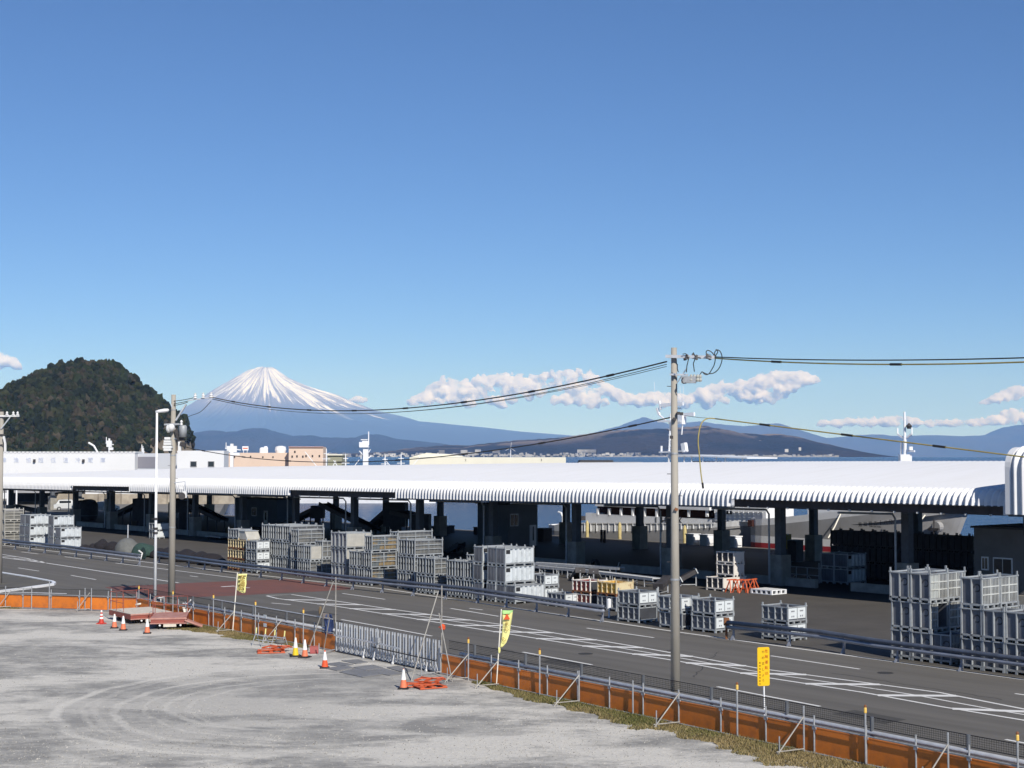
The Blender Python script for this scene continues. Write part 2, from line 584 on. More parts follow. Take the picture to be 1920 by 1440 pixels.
def math_(op, a, b=None):
    m_ = n.new("ShaderNodeMath")
    m_.operation = op
    for k, q in enumerate((a, b)):
        if q is None: continue
        if isinstance(q, (int, float)): m_.inputs[k].default_value = q
        else: l.new(q, m_.inputs[k])
    return m_.outputs[0]
def cmix(fac, a, b):
    m_ = n.new("ShaderNodeMix")
    m_.data_type = 'RGBA'
    for k, q in (("A", a), ("B", b)):
        if isinstance(q, tuple): m_.inputs[k].default_value = (*q, 1)
        else: l.new(q, m_.inputs[k])
    l.new(fac, m_.inputs["Factor"])
    return m_.outputs["Result"]
big = mrange(noise(0.22, 10, 0.7, sc=(0.55, 1.0, 1)), 0.46, 0.545)
mid = mrange(noise(0.6, 9, 0.74), 0.44, 0.60)
fine = mrange(noise(9.0, 4, 0.7), 0.3, 0.7)
col = cmix(big, (0.295, 0.288, 0.272), (0.69, 0.66, 0.595))
col = cmix(math_('MULTIPLY', mid, 0.5), col, (0.66, 0.635, 0.575))
sx = n.new("ShaderNodeSeparateXYZ")
l.new(tc.outputs["Object"], sx.inputs[0])
dx, dy = math_('SUBTRACT', sx.outputs[0], -6.9), math_('SUBTRACT', sx.outputs[1], 53.6)
wob = math_('MULTIPLY', math_('SUBTRACT', noise(0.35, 3), 0.5), 0.9)
rad = math_('ADD', math_('SQRT', math_('ADD', math_('MULTIPLY', dx, dx), math_('MULTIPLY', dy, dy))), wob)
tr = None
for r0, w, st, ox, oy in ((8.4, 0.24, 0.85, 0, 0), (7.9, 0.12, 0.3, 0.3, 0.2), (6.8, 0.2, 0.7, 0.2, -0.2), (6.5, 0.12, 0.4, 0.9, 0.3), (5.0, 0.17, 0.55, 0.1, 0.3), (4.9, 0.12, 0.4, 0.75, 0.0), (9.6, 0.14, 0.3, 2.2, 1.0)):
    ex_, ey_ = math_('SUBTRACT', dx, ox), math_('SUBTRACT', dy, oy)
    rad_ = math_('ADD', math_('SQRT', math_('ADD', math_('MULTIPLY', ex_, ex_), math_('MULTIPLY', ey_, math_('MULTIPLY', ey_, 0.82)))), wob)
    d_ = math_('ABSOLUTE', math_('SUBTRACT', rad_, r0))
    e_ = math_('MULTIPLY', mrange(d_, w * 0.4, w, 1.0, 0.0), st)
    tr = e_ if tr is None else math_('MAXIMUM', tr, e_)
side = math_('MULTIPLY', mrange(sx.outputs[0], -8.5, -3.0, 1.0, 0.0), 0.85)
tr = math_('MULTIPLY', math_('MULTIPLY', tr, side), mrange(noise(0.5, 6, 0.7), 0.34, 0.52, 0.25, 1.0))
inner = math_('MULTIPLY', mrange(rad, 8.0, 9.4, 0.45, 0.0), side)
col = cmix(inner, col, (0.32, 0.312, 0.295))
col = cmix(tr, col, (0.74, 0.71, 0.64))
stone = math_('MULTIPLY', mrange(noise(1.5, 8, 0.8, sc=(0.45, 1.0, 1)), 0.56, 0.66), 0.6)
col = cmix(stone, col, (0.62, 0.59, 0.53))
dark = math_('MULTIPLY', mrange(noise(1.7, 7, 0.7, sc=(0.55, 1.0, 1)), 0.58, 0.70), 0.45)
col = cmix(dark, col, (0.205, 0.20, 0.19))
col = cmix(math_('MULTIPLY', fine, 0.30), col, (0.17, 0.168, 0.16))
l.new(col, p.inputs["Base Color"])
bp = n.new("ShaderNodeBump")
bp.inputs["Strength"].default_value = 0.7
bp.inputs["Distance"].default_value = 0.05
l.new(math_('ADD', noise(7.0, 6, 0.75), math_('MULTIPLY', noise(0.8, 5), 1.5)), bp.inputs["Height"])
l.new(bp.outputs[0], p.inputs["Normal"])
lot_poly = [q + off * 0.8 for q in fence_line] + [FG + Vector((10, -20, 0)), Vector((60, -60, 0)), Vector((-120, -60, 0)), FA + Vector((-40, -3, 0))]
# the lot as a gently uneven grid clipped to that outline
sheet("gravel_lot", lot_poly, 0.008, M_GRAV)

# red surface patch across the lanes
M_REDASPH = mat("red_asphalt", (0.185, 0.072, 0.056), 0.9, col2=(0.135, 0.064, 0.053), scale=0.6, contrast=(0.4, 0.7), detail=8, bump=0.3, bscale=50)
red_px = [(196, 1101), (260, 1098), (340, 1094), (400, 1091), (470, 1088.5), (537, 1086), (600, 1093), (668, 1104), (600, 1109), (520, 1112.5), (440, 1117), (360, 1120), (300, 1118), (240, 1113), (215, 1107)]
sheet("red_road_patch", [G(*q) for q in red_px], 0.008, M_REDASPH)

M_LINE = mat("road_paint", (0.74, 0.73, 0.70), 0.7, col2=(0.30, 0.29, 0.28), scale=2.2, contrast=(0.56, 0.86), detail=9)
def mark(name, pts, w, z=0.012):
    return obj(name, MB().strip(pts, w, z), M_LINE, road)
mark("edge_line", edge, 0.17)
def pline(*pp):
    return [G(*q) for q in pp]
for a, b in (((642, 1113), (722, 1124)), ((845, 1141), (935, 1156)), ((1100, 1178), (1226, 1196)), ((1445, 1230), (1612, 1255)), ((1903, 1301), (2060, 1322)),
             ((509, 1131), (545, 1134)), ((980, 1223), (1110, 1247)), ((1345, 1288), (1538, 1325)), ((1885, 1387), (2100, 1428)),
             ((40, 1035), (72, 1039)), ((121, 1044), (159, 1049)), ((34, 1065), (73, 1071)), ((133, 1079), (180, 1087)), ((356, 1080), (371, 1082)), ((880, 1141), (905, 1144))):
    mark("lane_dash", pline(a, b), 0.15)
mark("lane_line", pline((640, 1162), (730, 1178), (810, 1193)), 0.15)
mark("lane_line", pline((217, 1056), (330, 1070), (450, 1085)), 0.16)
mark("centre_line", pline((-60, 1038), (0, 1045), (87, 1056), (200, 1073), (335, 1093)), 0.2)
mark("centre_line", pline((-60, 1031), (0, 1039), (50, 1047), (87, 1056)), 0.15)
for a, b in (((0, 1044), (30, 1044.5)), ((25, 1047.5), (60, 1049.5)), ((48, 1051), (80, 1053))):
    mark("zebra_bar", pline(a, b), 0.3)
# turning arrow on the red patch
mark("arrow_line", pline((415, 1100.5), (440, 1099)), 0.35)
mark("arrow_line", pline((440, 1100.5), (468, 1102.5)), 0.2)
# central zebra island between the carriageways
up = pline((500, 1117), (547, 1115), (730, 1142), (960, 1174), (1200, 1214), (1425, 1254), (1762, 1299), (1920, 1330), (2200, 1376))
lo = pline((500, 1117.5), (520, 1122.5), (630, 1137), (775, 1160), (960, 1190), (1275, 1240.6), (1425, 1269), (1620, 1299), (1762, 1325), (1920, 1351), (2200, 1402))
mark("zebra_outline", up, 0.16)
mark("zebra_outline", lo, 0.16)
def at_len(pts, s):
    for a, b in zip(pts, pts[1:]):
        d = (b - a).length
        if s <= d:
            return a + (b - a) * (s / d)
        s -= d
    return pts[-1] + (pts[-1] - pts[-2]).normalized() * s
def nearest_s(pts, q):
    best, acc = (1e9, 0), 0
    for a, b in zip(pts, pts[1:]):
        d = b - a
        t = max(0, min(1, (q - a).dot(d) / d.length_squared))
        e = (a + d * t - q).length
        if e < best[0]:
            best = (e, acc + t * d.length)
        acc += d.length
    return best[1]
mid_l = []
tot = sum((b - a).length for a, b in zip(lo, lo[1:]))
for k in range(14, 60):
    s = tot * k / 60
    a = at_len(lo, s)
    mid_l.append((a + at_len(up, nearest_s(up, a))) / 2)
mark("zebra_outline", mid_l, 0.13)
s = 3.0
while s < tot - 3:
    a = at_len(lo, s)
    b = at_len(up, nearest_s(up, a) - 1.0) if False else None
    su = nearest_s(up, a)
    b = at_len(up, su + 1.9)
    dirv = (b - a).normalized()
    mark("zebra_bar", [a - dirv * 0.1, b], 0.42, 0.016)
    s += 3.45

# hairline cracks, sealed joints and covers in the asphalt
M_CRACK = mat("crack_seal", (0.036, 0.034, 0.032), 0.8)
rc = random.Random(31)
for a, b, w in (((930, 1215), (1180, 1268), 0.05), ((1480, 1345), (1760, 1400), 0.06), ((1120, 1165), (1420, 1212), 0.05), ((690, 1150), (900, 1187), 0.04), ((230, 1062), (380, 1080), 0.06), ((1560, 1262), (1880, 1312), 0.05), ((1300, 1270), (1345, 1222), 0.04)):
    pa, pb = G(*a), G(*b)
    nn_ = Vector((-(pb - pa).y, (pb - pa).x, 0)).normalized()
    obj("crack", MB().strip([pa.lerp(pb, k / 24) + nn_ * rc.uniform(-0.09, 0.09) for k in range(25)], w, 0.0085), M_CRACK, road)
for px, py in ((1098, 1226), (760, 1150), (1660, 1262)):
    q = G(px, py)
    obj("manhole_cover", MB().lathe([(0.32, 0.0045), (0.32, 0.011), (0.28, 0.012), (0.28, 0.010)], 18, (q.x, q.y, 0)), M_CRACK, road)
M_PATCH = mat("asphalt_patch", (0.052, 0.049, 0.044), 0.9, col2=(0.075, 0.070, 0.063), scale=1.5)
for pts in (((1560, 1338), (1660, 1357), (1700, 1349), (1602, 1331)), ((1010, 1240), (1075, 1253), (1110, 1247), (1046, 1235)), ((560, 1148), (610, 1156), (636, 1152), (588, 1144.5))):
    mb = MB(); mb.v = [tuple(G(*q, 0.0065)) for q in pts]; mb.f = [(0, 1, 2, 3)]
    obj("asphalt_patch", mb, M_PATCH, road)

# kerbed island at the left with its white kerb
isl_px = [(-80, 1066), (0, 1076), (50, 1084), (97, 1093), (102, 1095.5), (98, 1098), (50, 1105), (0, 1111), (-80, 1119)]
isl = [G(*q) for q in isl_px]
sheet("traffic_island", isl, 0.09, mat("island_surface", (0.085, 0.080, 0.074), 0.95, col2=(0.13, 0.12, 0.095), scale=0.8))
kb = MB()
for a, b in zip(isl, isl[1:]):
    kb.bar((a.x, a.y, 0.075), (b.x, b.y, 0.075), 0.22, 0.15)
struct("kerb", kb, M_WHITE)

# ---------------------------------------------------------------- hills and mountains
def cmat(name, rough=0.95, bump=0.0, bscale=0.05, bdist=5.0):
    m = bpy.data.materials.new(name)
    m.use_nodes = True
    n_, l_ = m.node_tree.nodes, m.node_tree.links
    p_ = n_["Principled BSDF"]
    p_.inputs["Roughness"].default_value = rough
    p_.inputs["Specular IOR Level"].default_value = 0.1
    a_ = n_.new("ShaderNodeVertexColor")
    a_.layer_name = "tint"
    l_.new(a_.outputs[0], p_.inputs["Base Color"])
    if bump:
        t_ = n_.new("ShaderNodeTexCoord")
        z_ = n_.new("ShaderNodeTexNoise")
        z_.inputs["Scale"].default_value = bscale
        z_.inputs["Detail"].default_value = 5
        b_ = n_.new("ShaderNodeBump")
        b_.inputs["Strength"].default_value = bump
        b_.inputs["Distance"].default_value = bdist
        l_.new(t_.outputs["Object"], z_.inputs["Vector"])
        l_.new(z_.outputs["Fac"], b_.inputs["Height"])
        l_.new(b_.outputs[0], p_.inputs["Normal"])
    return m
M_TERR = cmat("far_woodland", bump=0.9, bscale=0.012, bdist=60.0)
M_LEAF = cmat("tree_foliage")

def ridge(name, pts, D, front, back, base, relief, seed, c1, c2, c3=None, ncol=260, nrow=34, rough_px=0.8, lowbias=1.0):
    px = np.array([q[0] for q in pts], float)
    py = np.array([q[1] for q in pts], float)
    gx = np.linspace(px[0], px[-1], ncol)
    gy = np.interp(gx, px, py) + (fbm(gx * 0.11, gx * 0 + seed, seed, 5) - 0.5) * 2 * rough_px
    X = (gx - 960) / F * D
    b = (720 - gy) / F
    Z = H + D * (math.sin(PITCH) + b * math.cos(PITCH)) / (math.cos(PITCH) - b * math.sin(PITCH))
    t = np.concatenate([np.linspace(0, 1, nrow), 1 + np.linspace(0.1, 1, 7)])
    T = np.repeat(t[:, None], ncol, 1)
    prof = np.where(T <= 1, np.sin(np.clip(T, 0, 1) * math.pi / 2) ** lowbias, 1 - (T - 1) ** 1.5)
    XX = np.repeat(X[None, :], len(t), 0)
    YY = np.where(T <= 1, D - front * (1 - T), D + back * (T - 1))
    w = front / 3.0
    rel = (fbm(XX / w, YY / w * 0.6, seed + 3, 6) - 0.5) * 2 * relief
    ZZ = base + (Z[None, :] - base) * prof + rel * np.sin(np.clip(T, 0, 1) * math.pi) * np.clip((Z[None, :] - base) / (Z.max() - base), 0, 1)
    nn = np.clip((fbm(XX / w * 2.2, YY / w * 2.2, seed + 9, 6) - 0.36) / 0.3, 0, 1)[..., None]
    C = np.array(c1) * (1 - nn) + np.array(c2) * nn
    if c3 is not None:
        k = np.clip((fbm(XX / w * 3, YY / w * 3, seed + 21, 5) - 0.50) / 0.08, 0, 1) * np.clip((T - 0.45) * 3, 0, 1)
        C = C * (1 - k[..., None]) + np.array(c3) * k[..., None]
    C = np.concatenate([C, np.ones(C.shape[:2] + (1,))], -1)
    v = np.stack([XX, YY, ZZ], -1).reshape(-1, 3)
    o = link(name, np_mesh(name, v, grid_faces(len(t), ncol), M_TERR, True, C.reshape(-1, 4)))
    o["kind"] = "structure"
    return o

ridge("far_mountains", [(1040, 840), (1110, 812), (1160, 799), (1185, 790), (1205, 782), (1222, 787), (1255, 797), (1285, 793), (1310, 790), (1340, 795), (1390, 800), (1425, 797), (1450, 794), (1470, 801),
      (1535, 822), (1570, 820), (1606, 816), (1636, 814), (1660, 818), (1752, 816), (1806, 818), (1847, 816), (1874, 803), (1901, 798), (1930, 796), (2000, 790), (2100, 800), (2250, 830)],
      46000, 7000, 3000, -250, 120, 5, (0.03, 0.034, 0.028), (0.05, 0.046, 0.036))
ridge("blue_hills", [(280, 852), (330, 838), (365, 825), (395, 811), (415, 808), (440, 814), (452, 810), (465, 811), (482, 804), (500, 804), (525, 812), (557, 818), (590, 817), (610, 821), (675, 821), (690, 815), (715, 815),
      (740, 822), (815, 830), (870, 838), (960, 848), (1050, 856)], 27000, 6000, 2500, -120, 60, 11, (0.02, 0.026, 0.016), (0.036, 0.036, 0.024), rough_px=1.2)
ridge("headland", [(560, 856), (640, 852), (740, 846), (772, 840), (840, 834), (875, 836), (915, 831), (977, 825), (1060, 820), (1115, 811), (1165, 807), (1215, 805), (1235, 804), (1262, 803), (1290, 801), (1310, 799), (1322, 803), (1347, 806.5),
      (1372, 814), (1390, 813), (1410, 815.5), (1447, 813.5), (1467, 817), (1492, 825), (1522, 832), (1545, 841), (1562, 849), (1575, 856)],
      13000, 2600, 1200, -14, 35, 23, (0.017, 0.019, 0.014), (0.040, 0.034, 0.024), (0.26, 0.20, 0.14), ncol=420, rough_px=1.3, lowbias=1.2)

# the snow-capped volcano
def volcano():
    D, S = 58000.0, 58000.0 / F
    cx = (497 - 960) * S
    rp = np.array([0, 8, 13, 20, 43, 83, 138, 193, 248, 293, 418, 485, 563, 700, 900, 1100]) * S
    yr = np.array([691.5, 690, 688.2, 691, 707, 724, 742, 762, 777, 789, 801, 809, 815, 828, 846, 862])
    rl = np.array([0, 8, 13, 32, 57, 100, 132, 180, 240, 330, 420, 520, 700, 900, 1100]) * S
    yl = np.array([691.5, 690, 687.6, 694, 709, 735, 755, 783, 806, 826, 838, 846, 856, 862, 866])
    zr, zl = (852 - yr) * S, (852 - yl) * S
    nth, nr = 1100, 150
    th = np.linspace(0, 2 * math.pi, nth, endpoint=False)
    rr = np.concatenate([np.linspace(0, 4200, 110), np.linspace(4350, 19500, 40)])
    TH, RR = np.meshgrid(th, rr)
    w = np.cos(TH) * 0.5 + 0.5
    w = np.clip((w - 0.25) / 0.5, 0, 1)
    Z = np.interp(rr, rl, zl)[:, None] * (1 - w) + np.interp(rr, rp, zr)[:, None] * w
    ang = TH * 14
    wr = np.stack([np.cos(TH), np.sin(TH)])
    gul = fbm(ang * 0.9 + fbm(RR / 900, TH * 3, 5, 3) * 1.2, RR / 2600, 31, 5) - 0.5
    gul2 = fbm(ang * 3.1 + fbm(RR / 700, TH * 5, 8, 3) * 1.4, RR / 1500, 57, 4) - 0.5
    amp = np.clip((RR - 250) / 900, 0, 1) * np.clip((9000 - RR) / 5000, 0, 1)
    Z = Z + amp * (gul * 230 + gul2 * 110 - 40)
    rim = np.exp(-((RR - 300) / 160) ** 2) * (fbm(ang * 0.6, RR * 0, 77, 3) - 0.5) * 120
    Z = Z + rim
    X = cx + RR * np.cos(TH)
    Y = D + RR * np.sin(TH)
    # snow follows height and the gullies
    edge_h = 1880 + gul * 1500 + gul2 * 1300 + (fbm(ang * 9, RR / 500, 91, 3) - 0.5) * 500 - 260 * np.cos(TH)
    sn = np.clip((Z - edge_h) / 260, 0, 1)
    streak = np.clip((fbm(ang * 5.5 + fbm(RR / 500, TH * 9, 15, 3), RR / 1800, 44, 5) - 0.42) / 0.15, 0, 1)
    sn = sn * (0.14 + 0.86 * np.maximum(streak, 0.8 * np.clip((Z - 3250) / 300, 0, 1)))
    low = np.array((0.028, 0.032, 0.028)); rock = np.array((0.19, 0.175, 0.17)); snow = np.array((0.86, 0.87, 0.88))
    k = np.clip((Z - 1300) / 700, 0, 1)[..., None]
    C = (low * (1 - k) + rock * k) * (1 - sn[..., None]) + snow * sn[..., None]
    C = np.concatenate([C, np.ones(C.shape[:2] + (1,))], -1)
    v = np.stack([X, Y, Z - 20], -1).reshape(-1, 3)
    m = cmat("volcano_slopes")
    tag(link("mountain", np_mesh("mountain", v, grid_faces(len(rr), nth, True)[:, ::-1], m, True, C.reshape(-1, 4))), kind="structure")
volcano()

# the wooded hill behind the cold store
HD = 1880.0
hp = [(-420, 850), (-260, 800), (-120, 768), (-40, 748), (0, 739), (30, 733), (60, 715), (85, 702), (105, 691), (120, 687), (140, 689), (160, 680), (190, 679), (213, 681), (235, 694), (250, 706), (265, 729), (290, 738), (305, 753), (325, 771), (345, 787), (355, 806), (360, 830), (366, 851), (372, 862), (380, 880)]
hpx = np.array([q[0] for q in hp], float); hpy = np.array([q[1] for q in hp], float) + 10.0
def hill_z(x, y):
    gx = x / np.maximum(y, HD) * F + 960
    gy = np.interp(gx, hpx, hpy)
    zr = (852 - gy) / F * HD + H
    t = (y - HD)
    g = np.where(t < 0, np.cos(np.clip(-t / 330, 0, 1) * math.pi / 2) ** 0.9, 1 - np.clip(t / 300, 0, 1) ** 1.6)
    rel = (fbm(x / 90, y / 90, 61, 4) - 0.5) * 26 * np.clip(-t / 120, 0, 1) * g
    return np.maximum(zr, 0) * g + rel - 1
gx = np.linspace(-920, (374 - 960) / F * HD, 120)
gy = np.linspace(HD - 335, HD + 290, 60)
XX, YY = np.meshgrid(gx, gy)
C = np.full(XX.shape + (4,), 1.0); C[..., :3] = (0.055, 0.05, 0.035)
rockk = np.clip((XX / HD * F + 960 - 340) / 18, 0, 1)[..., None]
C[..., :3] = C[..., :3] * (1 - rockk) + np.array((0.26, 0.21, 0.15)) * rockk
hz = hill_z(XX, YY)
tag(link("wooded_hill", np_mesh("wooded_hill", np.stack([XX, YY, hz], -1).reshape(-1, 3), grid_faces(60, 120), cmat("hill_soil", bump=0.8, bscale=0.15, bdist=3.0), True, C.reshape(-1, 4))), kind="structure")

def ico():
    bm = bmesh.new()
    bmesh.ops.create_icosphere(bm, subdivisions=2, radius=1.0)
    v = np.array([q.co[:] for q in bm.verts]); f = np.array([[q.index for q in a.verts] for a in bm.faces])
    bm.free()
    return v, f
ICV, ICF = ico()
def forest():
    rg = np.random.default_rng(5)
    n_ = 12500
    x = rg.uniform(-900, (362 - 960) / F * HD, n_)
    y = HD + rg.uniform(-325, 45, n_)
    keep = (hill_z(x, y) > 2)
    gxp = x / HD * F + 960
    keep &= ~((gxp > 345) & (hill_z(x, y) < 26) & (rg.random(n_) < 0.8))
    x, y = x[keep], y[keep]
    z = hill_z(x, y)
    n_ = len(x)
    r = rg.uniform(1.8, 4.3, n_) * (0.85 + 0.3 * rg.random(n_)) * np.where(rg.random(n_) < 0.06, 1.35, 1.0)
    top = (np.abs(y - HD) < 30) & (rg.random(n_) < 0.22)
    r = np.where(top, rg.uniform(4.0, 7.0, n_), r * np.where(np.abs(y - HD) < 25, 0.85, 1.0))
    base = ICV[None] * 1.0
    bump = 1 + (rg.random((n_, len(ICV))) - 0.5) * 0.75
    v = base * bump[..., None] * r[:, None, None]
    v[..., 2] *= rg.uniform(0.75, 1.7, n_)[:, None]
    v += np.stack([x, y, z + r * 0.35], -1)[:, None, :]
    kind = rg.random(n_) + (fbm(x / 45, y / 45, 3, 4) - 0.5) * 0.9 - 0.08
    pal = np.array([(0.014, 0.019, 0.012), (0.020, 0.027, 0.013), (0.031, 0.034, 0.016), (0.036, 0.032, 0.021), (0.050, 0.042, 0.028)])
    idx = np.clip((kind * 5).astype(int), 0, 4)
    idx = np.where((idx >= 3) & (rg.random(n_) < 0.35), 1, idx)
    c = pal[idx] * rg.uniform(0.7, 1.35, n_)[:, None]
    cv = np.repeat(c[:, None, :], len(ICV), 1) * rg.uniform(0.75, 1.25, (n_, len(ICV), 1))
    cv = np.concatenate([cv, np.ones(cv.shape[:2] + (1,))], -1)
    f = (ICF[None] + (np.arange(n_) * len(ICV))[:, None, None]).reshape(-1, 3)
    tag(link("forest", np_mesh("forest", v.reshape(-1, 3), f, M_LEAF, False, cv.reshape(-1, 4))), kind="stuff")
forest()

# towns at the foot of the headland and on the slopes
def town():
    rg = np.random.default_rng(12)
    mbs = MB()
    for k in range(520):
        px = rg.uniform(600, 1560)
        d = rg.uniform(10250, 10500)
        py = 852
        x = (px - 960) / F * d
        w, h = rg.uniform(8, 26), rg.uniform(4, 11)
        z0 = sea_z(x, d) + rg.uniform(0, 22) * (0.4 if px > 1200 else 1)
        mbs.box(x - w / 2, x + w / 2, d, d + 20, z0 - 4, z0 + h)
    for px, py, w in ((870, 846, 46), (896, 845, 40), (1100, 845, 130), (1108, 857, 40), (828, 846, 40), (885, 850, 60), (930, 846, 50), (1345, 823, 22), (1427, 828, 26), (1475, 838, 20), (1500, 841, 16), (1475, 844, 24), (1560, 853, 20), (1350, 828, 14)):
        d = 10600 if py > 840 else 11600
        q = AT(px, py, d)
        mbs.box(q.x - w / 2, q.x + w / 2, d, d + 20, q.z - 14, q.z + 8)
    tag(obj("coastal_town", mbs, mat("town_walls", (0.52, 0.51, 0.48), 0.8, col2=(0.16, 0.155, 0.15), scale=0.004, contrast=(0.4, 0.6))), kind="stuff")
    sh = MB()
    xs_ = np.linspace(1120, 1572, 60)
    for a, b in zip(xs_, xs_[1:]):
        d = 10150
        x0, x1 = (a - 960) / F * d, (b - 960) / F * d
        z = sea_z(x0, d)
        sh.box(x0, x1 + 1, d, d + 60, z - 3, z + 7 + 5 * math.sin(a * 0.7) * math.sin(a * 0.23))
    struct("shore", sh, mat("shore_concrete", (0.36, 0.34, 0.31), 0.9, var=0.25, scale=0.01))
town()

# ---------------------------------------------------------------- the air between the eye and the far mountains
hz_m = bpy.data.materials.new("haze_air")
hz_m.use_nodes = True
nt = hz_m.node_tree
nt.nodes.remove(nt.nodes["Principled BSDF"])
pv = nt.nodes.new("ShaderNodeVolumePrincipled")
pv.inputs["Color"].default_value = (0.26, 0.49, 1.0, 1)
pv.inputs["Absorption Color"].default_value = (1, 1, 1, 1)
pv.inputs["Density"].default_value = 2.4e-5
pv.inputs["Anisotropy"].default_value = -0.2
nt.links.new(pv.outputs[0], nt.nodes["Material Output"].inputs["Volume"])
tag(obj("haze", MB().box(-47000, 47000, -3500, 73000, -478, 3440), hz_m), kind="stuff")

# ---------------------------------------------------------------- clouds, real bodies of mist far behind the volcano
M_CLOUD = bpy.data.materials.new("cloud_mist")
M_CLOUD.use_nodes = True
nt = M_CLOUD.node_tree
nt.nodes.remove(nt.nodes["Principled BSDF"])
pv = nt.nodes.new("ShaderNodeVolumePrincipled")
pv.inputs["Color"].default_value = (1.0, 1.0, 1.0, 1)
pv.inputs["Absorption Color"].default_value = (1, 1, 1, 1)
pv.inputs["Density"].default_value = 0.006
tc_ = nt.nodes.new("ShaderNodeTexCoord")
nz_ = nt.nodes.new("ShaderNodeTexNoise")
nz_.inputs["Scale"].default_value = 0.0016
nz_.inputs["Detail"].default_value = 6
nz_.inputs["Roughness"].default_value = 0.62
mr_ = nt.nodes.new("ShaderNodeMapRange")
mr_.inputs["From Min"].default_value = 0.38
mr_.inputs["From Max"].default_value = 0.58
mr_.inputs["To Max"].default_value = 0.020
nt.links.new(tc_.outputs["Object"], nz_.inputs["Vector"])
nt.links.new(nz_.outputs["Fac"], mr_.inputs["Value"])
nt.links.new(mr_.outputs[0], pv.inputs["Density"])
nt.links.new(pv.outputs[0], nt.nodes["Material Output"].inputs["Volume"])
def cloud(seed, rows, D=80000.0, big=15, n_big=60, n_small=170, voxel=85.0):
    """rows: (px, top, bottom) outline of the body as seen; lumps fill it in depth"""
    rg = np.random.default_rng(seed)
    px = np.array([r[0] for r in rows], float); tp = np.array([r[1] for r in rows], float); bt = np.array([r[2] for r in rows], float)
    S = D / F
    mb = MB()
    V_, F_ = [], []
    cnt = 0
    for k in range(n_big + n_small):
        small = k >= n_big
        x = rg.uniform(px[0], px[-1])
        t, b = np.interp(x, px, tp), np.interp(x, px, bt)
        hh = max(b - t, 2.0)
        r = min((rg.uniform(0.5, 1.0) * big) if not small else rg.uniform(0.18, 0.42) * big, hh * 0.55)
        y = rg.uniform(t + r, max(b - r * 0.6, t + r + 0.1)) if not small else (t + r + abs(rg.normal(0, 0.25)) * hh)
        flat = 0.8 if not small else 1.0
        c = AT(x, y, D + rg.uniform(-0.6, 0.6) * big * S * 1.4)
        a = ICV * (1 + (rg.random((len(ICV), 1)) - 0.5) * 0.5) * r * S
        a[:, 2] *= flat
        V_.append(a + np.array(c)); F_.append(ICF + cnt); cnt += len(ICV)
    me = np_mesh("cloud", np.concatenate(V_), np.concatenate(F_), M_CLOUD)
    o = link("cloud", me)
    o["kind"] = "stuff"
    m = o.modifiers.new("remesh", 'REMESH')
    m.mode = 'VOXEL'
    m.voxel_size = voxel
    tx = bpy.data.textures.new("cloud_billows", 'CLOUDS')
    tx.noise_scale = big * S * 0.55
    tx.noise_depth = 4
    d = o.modifiers.new("billows", 'DISPLACE')
    d.texture = tx
    d.texture_coords = 'GLOBAL'
    d.strength = big * S * 0.75
    d.mid_level = 0.5
    return o
cloud(1, [(768, 748, 760), (790, 733, 758), (815, 714, 760), (830, 700, 762), (860, 712, 764), (885, 702, 765), (915, 698, 766), (950, 694, 766), (1000, 699, 766), (1030, 692, 766), (1075, 688, 765), (1112, 692, 764), (1130, 712, 763), (1168, 728, 764), (1192, 738, 760)], n_big=90, n_small=260)
cloud(2, [(1182, 742, 760), (1225, 731, 764), (1288, 736, 766), (1330, 716, 766), (1352, 710, 764), (1400, 708, 764), (1425, 706, 762)], n_big=55, n_small=150)
cloud(3, [(1398, 722, 760), (1425, 696, 762), (1452, 687, 758), (1475, 694, 742), (1500, 693, 726), (1532, 704, 716)], n_big=45, n_small=120)
cloud(4, [(1536, 786, 800), (1600, 780, 801), (1660, 780, 800), (1688, 774, 800), (1740, 785, 801), (1820, 784, 800), (1858, 776, 799), (1885, 766, 798), (1925, 760, 798), (1980, 770, 798)], big=10, n_big=130, n_small=200, voxel=70)
cloud(5, [(1836, 753, 757), (1868, 734, 757), (1900, 721, 757), (1935, 712, 757), (1975, 730, 757)], big=13, n_big=40, n_small=90)
cloud(6, [(-60, 668, 698), (-20, 654, 698), (6, 655, 697), (22, 666, 696), (37, 681, 692)], big=13, n_big=36, n_small=90)
cloud(7, [(655, 748, 754), (672, 739, 755), (690, 746, 754)], big=8, n_big=14, n_small=30, voxel=60)

# ================================================================== MARKET SHED
EV, RV, BV = -6.5, 10.0, 26.5
ev = sorted(PV(px, py, EV) for px, py in ((0, 915.5), (400, 924.5), (880, 937.5), (1260, 946), (1375, 949.5), (1880, 966)))
rv = sorted(PV(px, py, RV) for px, py in ((0, 888), (240, 880), (400, 875), (960, 868), (1400, 865), (1880, 864)))
ES, EZ = [e[0] for e in ev], [e[1] for e in ev]
RS, RZ_ = [e[0] for e in rv], [e[1] for e in rv]
S_R = PV(1881, 966, EV)[0]            # right-hand end of the low roof
S_L = PV(0, 915, EV)[0] + 30
def eave_z(s): return float(np.interp(s, ES, EZ))
def ridge_z(s): return float(np.interp(s + 6, RS, RZ_))
CUTS = [tuple(sorted((PV(a, y, EV)[0], PV(b, y, EV)[0]))) for a, b, y in ((1375, 1881, 957), (545, 745, 930), (135, 245, 917))]
def cut(s):
    return 0.46 if any(a <= s <= b for a, b in CUTS) else 0.0
